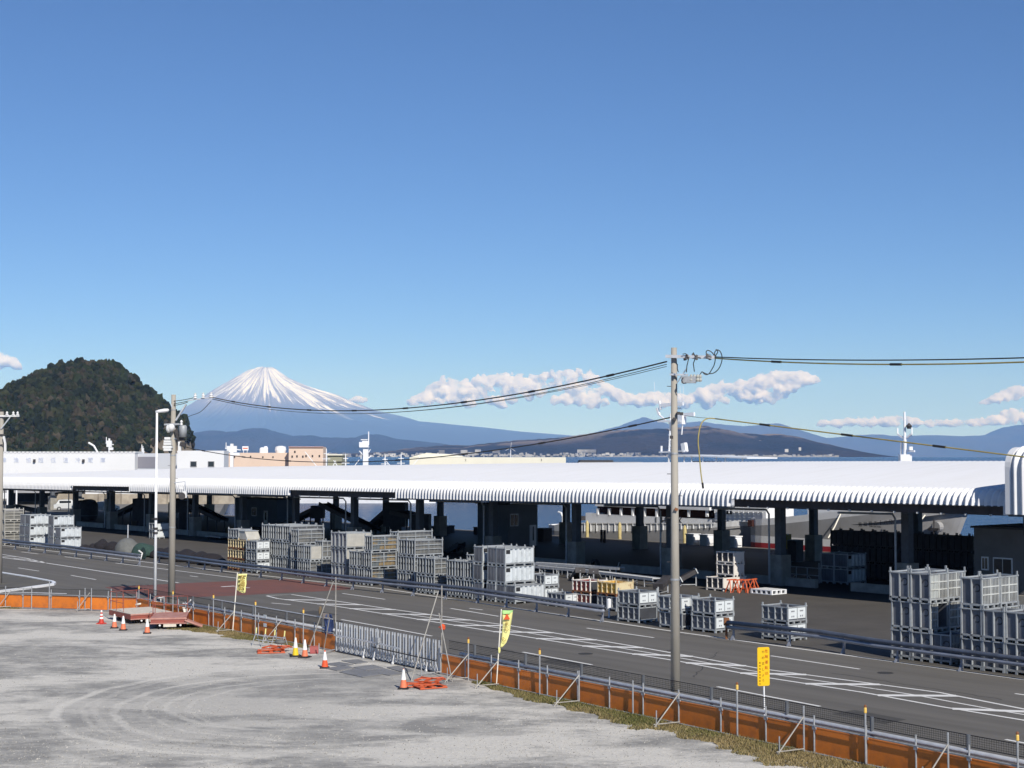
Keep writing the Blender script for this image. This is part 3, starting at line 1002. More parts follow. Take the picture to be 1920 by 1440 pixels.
def profile(ze, zr, c, o):
    """roof section (v, z), pushed outward by the rib height o"""
    r = 0.85
    pts = [(EV - o, ze + c), (EV - o, ze + 0.5)]
    for k in range(1, 6):
        t = k / 5 * (math.pi / 2 - 0.08)
        q = o * (1 - 0.8 * (k / 5) ** 2)          # the ribs flatten out as they roll over on to the roof
        pts.append((EV + r - (r + q) * math.cos(t), ze + 0.5 + (r + q) * math.sin(t)))
    o = o * 0.14
    pts += [(RV, zr + o), (BV - r, zr - 1.25 + o), (BV + o * 0.5, zr - 1.7), (BV + o, zr - 2.3)]
    return pts
PITCH_R = 0.40
XS = ((0.0, 0), (0.16, 0.22), (0.20, 0.22), (0.22, 0), (0.40, 0))
def panel_mb(s0, mb, zfun_e, zfun_r, cutfun):
    i0 = len(mb.v)
    npf = None
    for dx_, o in XS[:-1] if False else XS:
        s = s0 + dx_
        pf = profile(zfun_e(s), zfun_r(s), cutfun(s0 + 0.2), o)
        npf = len(pf)
        for v, z in pf:
            mb.v.append(tuple(L(s, v, z)))
    for a in range(len(XS) - 1):
        for b in range(npf - 1):
            q = i0 + a * npf + b
            mb.f.append((q, q + 1, q + npf + 1, q + npf))
    return mb
shed = thing("market_shed", "long open market shed with low white ribbed roof along the quay", "shed")
s = S_R - 0.8
count = 0
rest = MB()
while s < S_L:
    if count < 120:
        obj("roof_panel", panel_mb(s, MB(), eave_z, ridge_z, cut), M_ROOF, shed)
    else:
        panel_mb(s, rest, eave_z, ridge_z, cut)
    count += 1
    s += PITCH_R
tag(obj("roof_sheeting", rest, M_ROOF, shed), kind="stuff")
# eave trim, dark fascias over the loading gaps, purlins
def along(s0, s1, v, dz, w, h, step=8.0):
    mb = MB()
    n_ = max(1, int((s1 - s0) / step))
    for k in range(n_):
        a, b = lerp(s0, s1, k / n_), lerp(s0, s1, (k + 1) / n_)
        mb.bar(L(a, v, eave_z(a) + dz), L(b, v, eave_z(b) + dz), w, h)
    return mb
gaps = sorted(CUTS)
edges_ = []
s = S_R
for a, b in gaps:
    if a - s > 0.5: edges_.append((s, a))
    s = b
edges_.append((s, S_L))
for a, b in edges_:
    obj("eave_trim", along(a, b, EV + 0.03, -0.05, 0.2, 0.10), M_SSTEEL, shed)
for a, b in gaps:
    f = obj("fascia", along(a, b, EV + 0.18, 0.20, 0.16, 0.46), M_BRN, shed)
    obj("fascia_trim", along(a, b, EV + 0.0, 0.46, 0.28, 0.06), M_SSTEEL, f)
    k = a + 0.8
    lamps = MB()
    while k < b:
        p = L(k, EV + 0.06, eave_z(k) - 0.02)
        lamps.box(p.x - 0.06, p.x + 0.06, p.y - 0.06, p.y + 0.06, p.z - 0.05, p.z + 0.05)
        k += 1.55
    obj("bracket_row", lamps, M_GALV, f)
for v, dz in ((-4.5, 0.95), (0.0, 1.1)):
    obj("purlin", along(S_R, S_L, v, dz - 0.05, 0.25, 0.35), M_DSTEEL, shed)

# added dark ceiling and darkened floor, both deepening the market hall's shade
ce = MB()
n_ = 60
for k in range(n_ + 1):
    s = lerp(S_R + 0.3, S_L - 0.3, k / n_)
    for v, z in ((EV + 0.5, eave_z(s) + 0.62), (EV + 1.6, eave_z(s) + 1.0), (RV, ridge_z(s) - 0.22), (BV - 0.5, ridge_z(s) - 1.7)):
        ce.v.append(tuple(L(s, v, z)))
for k in range(n_):
    for j in range(3):
        a = k * 4 + j
        ce.f.append((a, a + 4, a + 5, a + 1))
obj("shade_ceiling", ce, M_DSTEEL, shed)
sheet("market_floor", [L(S_R - 14, -1.5), L(S_L + 5, -1.5), L(S_L + 5, 24), L(S_R - 14, 24)], 0.010, mat("shade_floor", (0.016, 0.016, 0.017), 0.7, col2=(0.03, 0.029, 0.028), scale=0.3))  # near-black floor sheet, the hall's shade put into its colour
def column(s, v, pl_h=2.0, pw=0.95, top=None):
    top = eave_z(s) + 1.15 if top is None else top
    p = L(s, v)
    mb = MB().box(-0.26, 0.26, -0.26, 0.26, pl_h, top)
    mb.box(-0.42, 0.42, -0.42, 0.42, top - 0.75, top - 0.45)
    c = obj("column", mb, M_SSTEEL, shed, (p.x, p.y, 0), RZ)
    obj("plinth", MB().box(-pw / 2, pw / 2, -pw / 2, pw / 2, 0, pl_h), M_CONC, c)
    return c
front_s = [10.0 * k for k in range(0, 19)]
for s in front_s:
    column(s, 0.0)
    # rain pipe running back from the eave and down the column
    ze = eave_z(s) - 0.28
    pts = [L(s + 0.35, EV + 0.3, ze + 0.1), L(s + 0.35, -1.0, ze - 0.1), L(s + 0.35, -0.72, ze - 0.4), L(s + 0.35, -0.72, 0.15)]
    obj("rain_pipe", MB().tube(pts, 0.065, 8), M_GALV, shed)
    mb = MB()
    a, b = L(s, EV + 0.3, eave_z(s) + 0.55), L(s, RV, ridge_z(s) - 0.45)
    mb.bar(a, b, 0.22, 0.4)
    mb.bar(b, L(s, BV - 0.3, ridge_z(s) - 1.9), 0.22, 0.4)
    obj("roof_beam", mb, M_DSTEEL, shed)
for s in [3.5 + 10 * k for k in range(-1, 18)]:
    column(s, 20.0, 2.1, 1.0, ridge_z(s) - 1.3)
wall_bits = [(-14, -1), (0.6, 4.2), (7, 9.5), (10.6, 13), (16, 19.4), (20.6, 25), (31, 39.4), (51, 59), (61, 69.5), (70.6, 79.4), (80.6, 89.4), (90.6, 99.4), (100.6, 109), (112, 119.4), (121, 129)]
for a, b in wall_bits:
    p0, p1 = L(a, 0, 0.28), L(b, 0, 0.28)
    obj("kerb_wall", MB().bar(p0, p1, 0.3, 0.56), M_CONC, shed)

# taller roof that starts at the right edge of the view
S_LOW = S_R
S_R = S_R - 0.55
tall = thing("tall_canopy", "taller white ribbed canopy with rounded shoulder at the right edge of the market shed", "canopy")
TZ_E, TZ_T = PV(1884, 964, EV - 0.55)[1], PV(1896, 843.5, EV + 0.5)[1]
def tprof(o):
    r = 0.9
    v0 = EV - 0.55
    pts = [(v0 - o, TZ_E), (v0 - o, TZ_T - r)]
    for k in range(1, 7):
        t = k / 6 * (math.pi / 2 - 0.02)
        pts.append((v0 + r - (r + o) * math.cos(t), TZ_T - r + (r + o) * math.sin(t)))
    pts += [(RV, TZ_T + 0.12 + o), (BV, TZ_T - 0.2 + o)]
    return pts
s = S_R - 0.35
for k in range(12):
    mb = MB()
    npf = 0
    for dx_, o in XS:
        pf = tprof(o)
        npf = len(pf)
        for v, z in pf:
            mb.v.append(tuple(L(s - (0.40 - dx_) * 1.15, v, z)))
    for a in range(len(XS) - 1):
        for b in range(npf - 1):
            q = a * npf + b
            mb.f.append((q, q + npf, q + npf + 1, q + 1))
    obj("roof_panel", mb, M_ROOF, tall)
    s -= 0.40 * 1.15
# rounded white edge band that closes the end of the canopy
mb = MB()
i0 = 0
outer, inner_ = tprof(0.14), tprof(-0.25)
for (v, z), (v2, z2) in zip(outer, inner_):
    for ss, vv, zz in ((S_R - 0.36, v, z), (S_R - 0.02, v, z), (S_R - 0.02, v2, z2), (S_R - 0.36, v2, z2)):
        mb.v.append(tuple(L(ss, vv, zz)))
for b in range(len(outer) - 1):
    for k in range(4):
        mb.f.append((b * 4 + k, b * 4 + (k + 1) % 4, b * 4 + 4 + (k + 1) % 4, b * 4 + 4 + k))
mb.f.append((0, 3, 2, 1))
obj("end_band", mb, M_ROOF, tall)
mb = MB()
mb.bar(L(S_R - 5, EV - 0.3, TZ_E - 0.06), L(S_R - 0.1, EV - 0.3, TZ_E - 0.06), 0.5, 0.12)
obj("eave_trim", mb, M_SSTEEL, tall)
mb = MB()
q = [L(S_R - 0.5, EV + 0.4, 0), L(S_R - 0.3, EV + 0.4, 0)]
mb.bar(L(S_R - 0.4, EV + 0.5, TZ_E - 1.1), L(S_R - 0.4, EV + 0.5, TZ_E), 0.12)
mb.bar(L(S_R - 0.4, EV + 0.5, TZ_E - 0.7), L(S_R - 1.9, EV + 0.5, TZ_E - 0.8), 0.1)
mb.bar(L(S_R - 1.9, EV + 0.5, TZ_E - 0.8), L(S_R - 1.9, EV + 0.5, TZ_E), 0.1)
obj("hanging_frame", mb, M_DSTEEL, tall)
for ss in (S_R - 12.0, S_R - 1.2):
    p = L(ss, 4.0)
    obj("column", MB().box(-0.2, 0.2, -0.2, 0.2, 0, TZ_T + 0.1), M_SSTEEL, tall, (p.x, p.y, 0), RZ)

S_R = S_LOW
# ---------------------------------------------------------------- small buildings under the roof
def window(parent, mbm, frame_box, glass_box, m=M_GALVL):
    f = obj("window", frame_box, m, parent)
    obj("pane", glass_box, M_GLASS, f)
    return f
def hut(name, label, s, v, ls, lv, h, m, door=None, wins=(), loc_group=None):
    """local x = V, y = U; origin at the corner that points at the camera"""
    p = L(s, v)
    t = thing(name, label, "hut", (p.x, p.y, 0), RZ)
    obj("wall", MB().box(0, lv, 0, ls, 0, h), m, t)
    obj("roof", MB().box(-0.15, lv + 0.15, -0.15, ls + 0.15, h, h + 0.12), M_DSTEEL, t)
    for face, a, z0, w, hh in wins:
        if face == 'R':
            window(t, None, MB().box(a, a + w, -0.05, 0.0, z0, z0 + hh), MB().box(a + 0.08, a + w / 2 - 0.03, -0.07, -0.051, z0 + 0.08, z0 + hh - 0.08).box(a + w / 2 + 0.03, a + w - 0.08, -0.07, -0.051, z0 + 0.08, z0 + hh - 0.08))
        else:
            window(t, None, MB().box(-0.05, 0.0, a, a + w, z0, z0 + hh), MB().box(-0.07, -0.051, a + 0.08, a + w / 2 - 0.03, z0 + 0.08, z0 + hh - 0.08).box(-0.07, -0.051, a + w / 2 + 0.03, a + w - 0.08, z0 + 0.08, z0 + hh - 0.08))
    if door:
        face, a, w, hh = door
        bb = MB().box(a, a + w, -0.05, 0, 0.02, hh) if face == 'R' else MB().box(-0.05, 0, a, a + w, 0.02, hh)
        d_ = obj("door", bb, M_WHITE, t)
        gb = MB().box(a + w * 0.45, a + w * 0.62, -0.06, -0.051, 0.5, hh - 0.15) if face == 'R' else MB().box(-0.06, -0.051, a + w * 0.3, a + w * 0.7, 0.9, hh - 0.2)
        obj("door_pane", gb, M_GLASS, d_)
    return t
s_ = PV(953, 1000, 13.0)[0]
hut("office_hut", "grey office hut under the market roof with sliding window and white door", s_, 13.0, 4.6, 3.6, 3.9, mat("hut_wall", (0.17, 0.185, 0.20), 0.8, var=0.1, scale=1), ('R', 2.6, 0.8, 1.95), [('R', 0.2, 1.9, 1.0, 1.15), ('L', 1.6, 1.9, 1.1, 1.0)])
sr = PV(1826, 990, 2.0)[0]
hut("shed_room", "dark concrete room under the market roof at the right edge with shuttered windows", sr - 14, 2.0, 14, 8, PV(1830, 986, 2.0)[1] - 0.12, mat("room_wall", (0.16, 0.155, 0.15), 0.85, var=0.12, scale=0.8), None, [('L', 11.4, 1.5, 1.3, 1.0), ('L', 13.0, 1.7, 0.5, 0.8), ('L', 9.0, 0.6, 0.7, 1.9)])
s2_, s3_ = PV(519, 990, 15)[0], PV(441, 990, 15)[0]
hut("panel_hut", "blue grey panelled cabin under the far end of the market roof", s2_, 15.0, s3_ - s2_, 3.0, PV(480, 936, 15)[1], mat("cabin_wall", (0.14, 0.17, 0.21), 0.8, var=0.1, scale=1), ('L', 2.0, 0.9, 2.0), [('L', 4.6, 1.3, 1.1, 1.0)])

# ---------------------------------------------------------------- inclined belt conveyors and lifts standing in the shade
def incline(label, a, b, w=0.9, legs=True, hopper=None):
    """a, b: (px, py, v) upper edge points seen in the photo"""
    sa, za = PV(a[0], a[1], a[2]); sb, zb = PV(b[0], b[1], b[2])
    p, q = L(sa, a[2], za), L(sb, b[2], zb)
    t = thing("belt_conveyor", label, "conveyor", (0, 0, 0), 0, "inclined belt conveyors under the shed")
    side = V * (w / 2)
    dn = Vector((0, 0, -0.35))
    obj("belt", MB().bar(p + dn * 0.5, q + dn * 0.5, w * 0.9, 0.08), M_RUBBER, t)
    for k in (-1, 1):
        obj("side_frame", MB().bar(p + side * k + dn * 0.6, q + side * k + dn * 0.6, 0.1, 0.42), M_DSTEEL, t)
    if legs:
        for f_ in (0.08, 0.5, 0.92):
            c = p.lerp(q, f_) + dn
            if c.z > 0.5:
                obj("leg", MB().bar(c + side, Vector((c.x + side.x, c.y + side.y, 0)), 0.12).bar(c - side, Vector((c.x - side.x, c.y - side.y, 0)), 0.12).bar(c + side, c - side, 0.1), M_DSTEEL, t)
    if hopper:
        c = p if hopper[0] == 0 else q
        hw, hh = hopper[1], hopper[2]
        mb = MB()
        mb.prism([(c.x + hw * math.cos(k), c.y + hw * math.sin(k)) for k in (0.7, 2.27, 3.84, 5.41)], max(0.3, c.z - hh), c.z + 0.1)
        mb.prism([(c.x + hw * 0.45 * math.cos(k), c.y + hw * 0.45 * math.sin(k)) for k in (0.7, 2.27, 3.84, 5.41)], 0.0, max(0.31, c.z - hh))
        obj("hopper", mb, M_DSTEEL, t)
    return t
incline("long dark conveyor boom sloping down to the right between the shed columns", (606, 941, 6), (706, 990, 6), 1.0)
incline("dark conveyor rising steeply to a hopper left of the water view", (690, 990, 8), (742, 944, 8), 1.2, hopper=(1, 1.5, 2.2))
incline("low dark conveyor with a square hood behind the tallest grey crates", (530, 982, 8), (596, 950, 8), 1.1, hopper=(1, 0.9, 1.2))
incline("dark loader body beside the steep conveyor hopper", (745, 956, 7), (788, 966, 7), 1.8, hopper=(1, 1.3, 2.0))
incline("dark boom conveyor at the far left under the shed", (22, 945, 4), (82, 957, 4), 0.9)
incline("dark conveyor climbing behind the street lamp under the shed", (205, 968, 4), (272, 936, 4), 1.0, hopper=(1, 1.6, 2.5))
incline("dark conveyor dropping behind the left concrete pole under the shed", (345, 936, 5), (420, 972, 5), 1.0, hopper=(0, 1.4, 1.5))
incline("short low conveyor beside the office hut under the shed", (828, 1040, 4), (866, 1016, 4), 0.8)
for k, (px, py, r) in enumerate(((153, 938, 1.0), (166, 936, 1.25))):
    sa, za = PV(px, py, 8)
    p = L(sa, 8)
    mb = MB().lathe([(r * 0.75, 0), (r, 0.6), (r, za - 0.7), (r * 0.7, za - 0.15), (r * 0.3, za)], 14)
    t = thing("hopper_tank", ("narrower" if k == 0 else "wider") + " of two dark round topped hoppers in the far shed", "hopper", (p.x, p.y, 0), 0, "round topped hoppers in the far shed")
    obj("tank", mb, M_DSTEEL, t, smooth=True)
    obj("rim", MB().lathe([(r * 1.05, 0.55), (r * 1.05, 0.68)], 14), M_SSTEEL, t)
# small machine clutter along the quay side of the shed
for k, (px, v, h, w) in enumerate(((835, 22, 0.9, 0.7), (845, 24, 0.8, 0.6), (815, 23, 0.7, 1.0), (1128, 24, 1.2, 0.18), (1133.5, 24, 1.2, 0.18), (1020, 21, 1.3, 1.1), (1491, 18, 1.7, 0.9), (895, 24, 0.8, 0.6))):
    sa = PV(px, 1000, v)[0]
    p = L(sa, v)
    t = thing("quay_cabinet", "dark machine cabinet on the quay side of the shed, %s" % ["left of the water gap", "in the water gap", "left end of the water gap", "left twin post", "right twin post", "right of the office hut", "beside the yellow control box", "right end of the water gap"][k], "cabinet", (p.x, p.y, 0), RZ, "cabinets on the quay side of the shed")
    obj("cabinet_body", MB().box(-w / 2, w / 2, -w / 2, w / 2, 0.06, h), M_DSTEEL, t)
    obj("cabinet_lid", MB().box(-w / 2 - 0.04, w / 2 + 0.04, -w / 2 - 0.04, w / 2 + 0.04, h, h + 0.06), M_SSTEEL, t)
    obj("cabinet_foot", MB().box(-w / 2 + 0.05, w / 2 - 0.05, -w / 2 + 0.05, w / 2 - 0.05, 0, 0.06), M_SSTEEL, t)
# yellow cabinet on the rear column
p = L(SVof(G(1524, 1046))[0], 19.2)
t = thing("control_box", "olive yellow control box mounted high on a rear shed column", "control box", (p.x, p.y, 0), RZ)
obj("case", MB().box(-0.3, 0.3, -0.45, 0.45, 0.9, 2.1), mat("olive_paint", (0.30, 0.25, 0.06), 0.6), t)
obj("case_door", MB().box(-0.33, -0.3, -0.4, 0.4, 0.95, 2.05), MATS["olive_paint"], t)
obj("case_stand", MB().box(-0.12, 0.12, -0.15, 0.15, 0, 0.9), M_DSTEEL, t)

# ================================================================== SHIPS AND FAR BUILDINGS
def hull(t, s0, s1, vc, hb, zs, levels, mats_, names, bow_len=9.0, stern_len=3.0, flare=0.75, rake=2.5, n=26):
    """s0 stern, s1 bow along U; vc centre line; zs(s) sheer; levels: list of functions s->z from keel to rail"""
    def half(s, f):
        d = abs(s1 - s) ; e = abs(s - s0)
        b = hb
        bl = bow_len * lerp(1.5, 1.0, f)
        if d < bl: b *= math.sin(min(1, d / bl) * math.pi / 2) ** lerp(0.9, 0.65, f)
        if e < stern_len: b *= (0.55 + 0.45 * math.sqrt(max(0, 1 - (1 - e / stern_len) ** 2)))
        return b * lerp(flare, 1.0, f)
    sg = 1 if s1 > s0 else -1
    parts = []
    for k in range(len(levels) - 1):
        mb = MB()
        for sd in (-1, 1):
            i0 = len(mb.v)
            for j in range(n + 1):
                u = j / n
                u = u if u < 0.5 else 1 - (1 - u) ** 1.5 * 2 ** 0.5
                for lv in (k, k + 0.5, k + 1):
                    z_lo, z_hi = levels[0], levels[-1]
                    s_ref = lerp(s0, s1, u)
                    za = levels[k](s_ref); zb = levels[k + 1](s_ref)
                    z = lerp(za, zb, lv - k)
                    f = max(0, min(1, (z + 1.8) / (levels[-1](s_ref) + 1.8)))
                    s = lerp(s0, s1 - sg * rake * (1 - f), u)
                    p = L(s, vc + sd * half(lerp(s0, s1, u), f), z)
                    mb.v.append(tuple(p))
            for j in range(n):
                for q in (0, 1):
                    a = i0 + j * 3 + q
                    fc = (a, a + 3, a + 4, a + 1)
                    mb.f.append(fc if sd * sg > 0 else fc[::-1])
        # stern closure
        a = 0; b = (n + 1) * 3
        mb.f += [(a, a + 1, b + 1, b), (a + 1, a + 2, b + 2, b + 1)]
        parts.append(obj(names[k], mb, mats_[k], t))
    # deck
    mb = MB()
    for j in range(n + 1):
        u = j / n
        u = u if u < 0.5 else 1 - (1 - u) ** 1.5 * 2 ** 0.5
        s = lerp(s0, s1, u)
        for sd in (-1, 1):
            mb.v.append(tuple(L(s, vc + sd * half(s, 0.9) * 0.97, zs(s) - 0.7)))
    for j in range(n):
        mb.f.append((2 * j, 2 * j + 1, 2 * j + 3, 2 * j + 2))
    obj("deck", mb, M_GREYW, t)
    return half

def interp_px(pts, v):
    q = sorted(PV(a, b, v) for a, b in pts)
    xs_, zs_ = [a for a, _ in q], [b for _, b in q]
    return lambda s: float(np.interp(s, xs_, zs_))
NV = QV + 1.2
def cb(t, name, m, s0, s1, v0, v1, z0, z1):
    """box given along the quay axes"""
    mb = MB().box(v0, v1, min(s0, s1), max(s0, s1), z0, z1)
    c0 = C0
    o = obj(name, mb, m, t, (c0.x, c0.y, 0), RZ)
    return o

# --- the grey hulled ship with the red waterline, bow to the right
t = thing("trawler", "grey hulled fishing ship with white rail and red waterline, bow pointing right", "ship")
zr_ = interp_px([(1405, 986), (1450, 984), (1510, 978), (1640, 964), (1720, 953), (1810, 938)], NV)
z1_, z2_ = PV(1450, 1019, NV)[1], PV(1450, 1006, NV)[1]
sA, sB = PV(1388, 1000, NV)[0], PV(1822, 985, NV + 3)[0]
hf = hull(t, sA, sB, NV + 3.6, 3.6, zr_, [lambda s: -3.2, lambda s: z1_, lambda s: z2_, zr_, lambda s: zr_(s) + 0.62],
     [M_SHIPR, M_WHITE, M_SHIPG, M_WHITE], ["hull_bottom", "hull_boot", "hull_side", "bulwark"], flare=0.96, rake=3.2, bow_len=11)
def on_hull(px, py):
    """point on the near side of the grey hull under a photo pixel"""
    v = NV
    for _ in range(6):
        s, z = PV(px, py, v)
        f = max(0, min(1, (z + 1.8) / (zr_(s) + 0.62 + 1.8)))
        v = NV + 3.6 - hf(s, f)
    return s, v, z
for k, ch in enumerate("第福積五十八号"):
    px = 1617 + k * 9.6
    s, v, z = on_hull(px, 983.5 - k * 0.9)
    s2, v2, z2 = on_hull(px + 4, 983 - k * 0.9)
    xd = L(s2, v2) - L(s, v)
    mb = MB().add(text_mb(ch, 0.42, 0.03), face_mtx(L(s, v - 0.32, z - 0.15), -U))
    obj("hull_letter", mb, M_BLACK, t)
s, v, z = on_hull(1646, 986)
s2, v2, z2 = on_hull(1656, 985.4)
obj("hull_letter", MB().add(text_mb("FUKU SEKI MARU", 0.16, 0.03), face_mtx(L(s, v - 0.36, z - 0.12), -U)), M_BLACK, t)
s, v, z = on_hull(1756, 988)
p = L(s, v - 0.1, z)
a_ = obj("anchor_boss", MB().tube([p + V * 0.5, p - V * 0.06], 0.45, 14), M_SHIPG, t)
obj("anchor", MB().bar(p - V * 0.25 + Vector((0, 0, 0.6)), p - V * 0.25 - Vector((0, 0, 0.6)), 0.14).bar(p - V * 0.25 - U * 0.5 - Vector((0, 0, 0.2)), p - V * 0.25 + U * 0.5 - Vector((0, 0, 0.2)), 0.22), M_DSTEEL, a_)
hs = sA + (sB - sA) * 0.30
cb(t, "wheelhouse", M_WHITE, hs, hs - 6, NV + 1.4, NV + 6, 2.0, 5.6)
ms, mz = PV(1696, 772, NV + 3.6)
p = L(ms, NV + 3.6)
obj("mast", MB().tube([p + Vector((0, 0, 2)), p + Vector((0, 0, mz - 2.2))], 0.18, 10, 0.15).tube([p + Vector((0, 0, mz - 2.2)), p + Vector((0, 0, mz))], 0.12, 8, 0.09), M_WHITE, t)
mk = MB()
zc = PV(1696, 817, NV + 3.6)[1]
for k in (-1, 1):
    a = p + Vector((0, 0, zc - 0.3)); b = p + U * (0.75 * k) + Vector((0, 0, zc + 0.15))
    mk.bar(a, b, 0.14).bar(b, b + Vector((0, 0, 0.55)), 0.1)
obj("crosstree", mk, M_WHITE, t)
z5 = PV(1696, 846, NV + 3.6)[1]
obj("radar_bracket", MB().bar(p + Vector((0, 0, z5)), p - U * 1.0 + Vector((0, 0, z5)), 0.16).bar(p - U * 0.6 + Vector((0, 0, z5 + 0.1)), p - U * 0.6 + Vector((0, 0, z5 + 0.4)), 0.3).bar(p + U * 0.45 + Vector((0, 0, z5 - 1.0)), p + U * 0.35 + Vector((0, 0, z5 + 0.8)), 0.12), M_WHITE, t)
obj("mast_step", MB().box(p.x - 0.5, p.x + 0.5, p.y - 0.4, p.y + 0.4, 7.2, 8.3 + 0.3), M_WHITE, t)
z6 = PV(1696, 801, NV + 3.6)[1]
obj("mast_lamp", MB().lathe([(0.16, -0.15), (0.28, 0.1), (0.05, 0.35)], 10, tuple(p - U * 0.45 + Vector((0, 0, z6)))), M_DSTEEL, t)
for k, (a, b) in enumerate((((1578, 961), (1532, 1008)), ((1735, 966), (1682, 1000)))):
    sa, va, za = on_hull(*a)
    sb, zb = PV(b[0], b[1], 27)
    p0, p1 = L(sa, va - 0.05, za), L(sb, 28.5, max(0.3, PV(b[0], b[1], 28.5)[1]))
    r_ = obj("mooring_rope", MB().tube([p0, p0.lerp(p1, 0.5) + Vector((0, 0, -0.12)), p1], 0.06, 6), M_FLAGW)
    tag(r_, "pale mooring rope of the grey hulled ship, %s" % ("nearer its middle" if k == 0 else "nearer its bow"), "rope", "mooring ropes of the grey ship")

# --- the white ship with the shelter deck
t = thing("longliner", "white fishing ship with maroon shelter deck openings and tall radar mast", "ship")
zw_ = interp_px([(1035, 985), (1055, 981), (1200, 981), (1330, 982), (1390, 974), (1440, 966)], NV)
zg_ = interp_px([(1035, 995), (1055, 996.5), (1200, 996), (1330, 990), (1390, 986), (1440, 980)], NV)
sA1, sB1 = PV(1036, 990, NV + 2)[0], PV(1402, 985, NV)[0]
hull(t, sA1, sB1, NV + 3.2, 3.2, zw_, [lambda s: -3.0, lambda s: -1.55, zg_, zw_], [M_SHIPR, M_SHIPG, M_WHITE], ["hull_bottom", "hull_side", "bulwark"], bow_len=5, stern_len=5, flare=0.98, rake=1.2)
ribs = MB()
px = 1062
while px < 1335:
    s = PV(px, 988, NV - 0.05)[0]
    zt, zb = zw_(s), zg_(s)
    a = L(s, NV - 0.03, zb); b = L(s, NV - 0.03, zt)
    o = MB().bar(a, b, 0.09, 0.05)
    obj("bulwark_rib", o, M_WHITE, t)
    px += 11.3
ls_ = MB()
for a, b in zip(range(1060, 1330, 20), range(1080, 1350, 20)):
    sa, sb = PV(a, 983, NV - 0.05)[0], PV(b, 983, NV - 0.05)[0]
    ls_.bar(L(sa, NV - 0.04, zw_(sa)), L(sb, NV - 0.02, zw_(sb)), 0.06, 0.1)
obj("rail_cap", ls_, M_WHITE, t)
HV = NV + 1.0
def hbx(name, m, pa, pb, ya, yb, v0, v1):
    sa, sb = PV(pa, ya, v0)[0], PV(pb, ya, v0)[0]
    za, zb = PV((pa + pb) / 2, yb, v0)[1], PV((pa + pb) / 2, ya, v0)[1]
    return cb(t, name, m, sa, sb, v0, v1, min(za, zb), max(za, zb))
hbx("shelter_wall", M_WHITE, 1118, 1334, 969, 988, HV, HV + 4.2)
hbx("shelter_roof", M_WHITE, 1116, 1330, 946.5, 953, HV - 0.1, HV + 4.4)
hbx("shelter_inside", M_SHIPM, 1120, 1326, 953.2, 968.8, HV + 1.2, HV + 4.2)
for px in (1119.5, 1141, 1163, 1185, 1207, 1230, 1258, 1290, 1324):
    hbx("shelter_post", M_WHITE, px - 1.4, px + 1.4, 953, 969, HV, HV + 0.25)
for ch, px in (("J", 1230.5), ("H", 1245), ("K", 1276)):
    s, z = PV(px, 983, HV)
    obj("call_sign_letter", MB().add(text_mb(ch, 1.05, 0.03), face_mtx(L(s, HV - 0.04, z), -U)), M_BLACK, t)
for px in (1128, 1138, 1150, 1163, 1175):
    s, z = PV(px, 946, HV + 0.8)
    obj("deck_vent", MB().lathe([(0.16, 0), (0.16, 0.45), (0.28, 0.55), (0.22, 0.8)], 10, tuple(L(s, HV + 0.8, z))), M_WHITE, t)
for px in (1055, 1066, 1085):
    s, z = PV(px, 981, NV + 1.2)
    p = L(s, NV + 1.2, z - 0.5)
    obj("davit", MB().tube([p, p + Vector((0, 0, 1.2)), p + Vector((0, 0, 1.6)) + U * 0.25, p + Vector((0, 0, 1.7)) + U * 0.7], 0.11, 8), M_WHITE, t)
hbx("aft_house", M_WHITE, 1098, 1118, 962, 980, HV, HV + 3.5)
hbx("line_hauler", M_DSTEEL, 1072, 1082, 968, 976, HV, HV + 1.5)
hbx("fore_house", M_WHITE, 1340, 1436, 948, 978, HV, HV + 4.0)
hbx("fore_window", M_GLASS, 1346, 1356, 953, 964, HV - 0.03, HV + 0.1)
hbx("fore_window", M_GLASS, 1362, 1372, 953, 964, HV - 0.03, HV + 0.1)
hbx("fore_doorway", M_SHIPM, 1402, 1410, 975, 987, NV - 0.02, HV + 0.1)
s, z = PV(1300, 952, HV)
mb = MB()
for px in range(1340, 1442, 9):
    a, b = PV(px, 962, HV - 0.3), PV(px, 947, HV - 0.3)
    mb.bar(L(a[0], HV - 0.3, a[1]), L(b[0], HV - 0.3, b[1]), 0.07)
for y in (947, 952, 957):
    a, b = PV(1340, y, HV - 0.3), PV(1440, y, HV - 0.3)
    mb.bar(L(a[0], HV - 0.3, a[1]), L(b[0], HV - 0.3, b[1]), 0.06)
obj("guard_rail", mb, M_WHITE, t)
a, b = PV(1262, 925, HV + 1)[0], PV(1400, 925, HV + 1)[0]
cb(t, "wheelhouse", M_WHITE, a, b, HV + 0.8, HV + 4.2, 3.6, 6.6)
zt0, zt1 = PV(1290, 854, HV + 0.4)[1], PV(1400, 859, HV + 0.4)[1]
cnp = MB()
a, b = PV(1268, 854, HV + 0.4)[0], PV(1402, 859, HV + 0.4)[0]
cnp.bar(L(a, HV + 2.5, zt0 + 0.02), L(b, HV + 2.5, zt1), 4.4, 0.12)
obj("bridge_canopy", cnp, M_WHITE, t)
for px in (1283, 1297, 1318, 1343, 1360, 1392):
    s = PV(px, 860, HV + 0.5)[0]
    obj("canopy_post", MB().bar(L(s, HV + 0.5, 6.5), L(s, HV + 0.5, lerp(zt0, zt1, (px - 1268) / 134) - 0.05), 0.12), M_WHITE, t)
cb(t, "bridge_console", M_DSTEEL, PV(1300, 862, HV + 2)[0], PV(1345, 862, HV + 2)[0], HV + 1.8, HV + 2.6, 6.6, 7.9)
MV = HV + 2.2
def mp_(px, py):
    s, z = PV(px, py, MV)
    return L(s, MV, z)
mst = MB()
b0 = mp_(1260, 905)
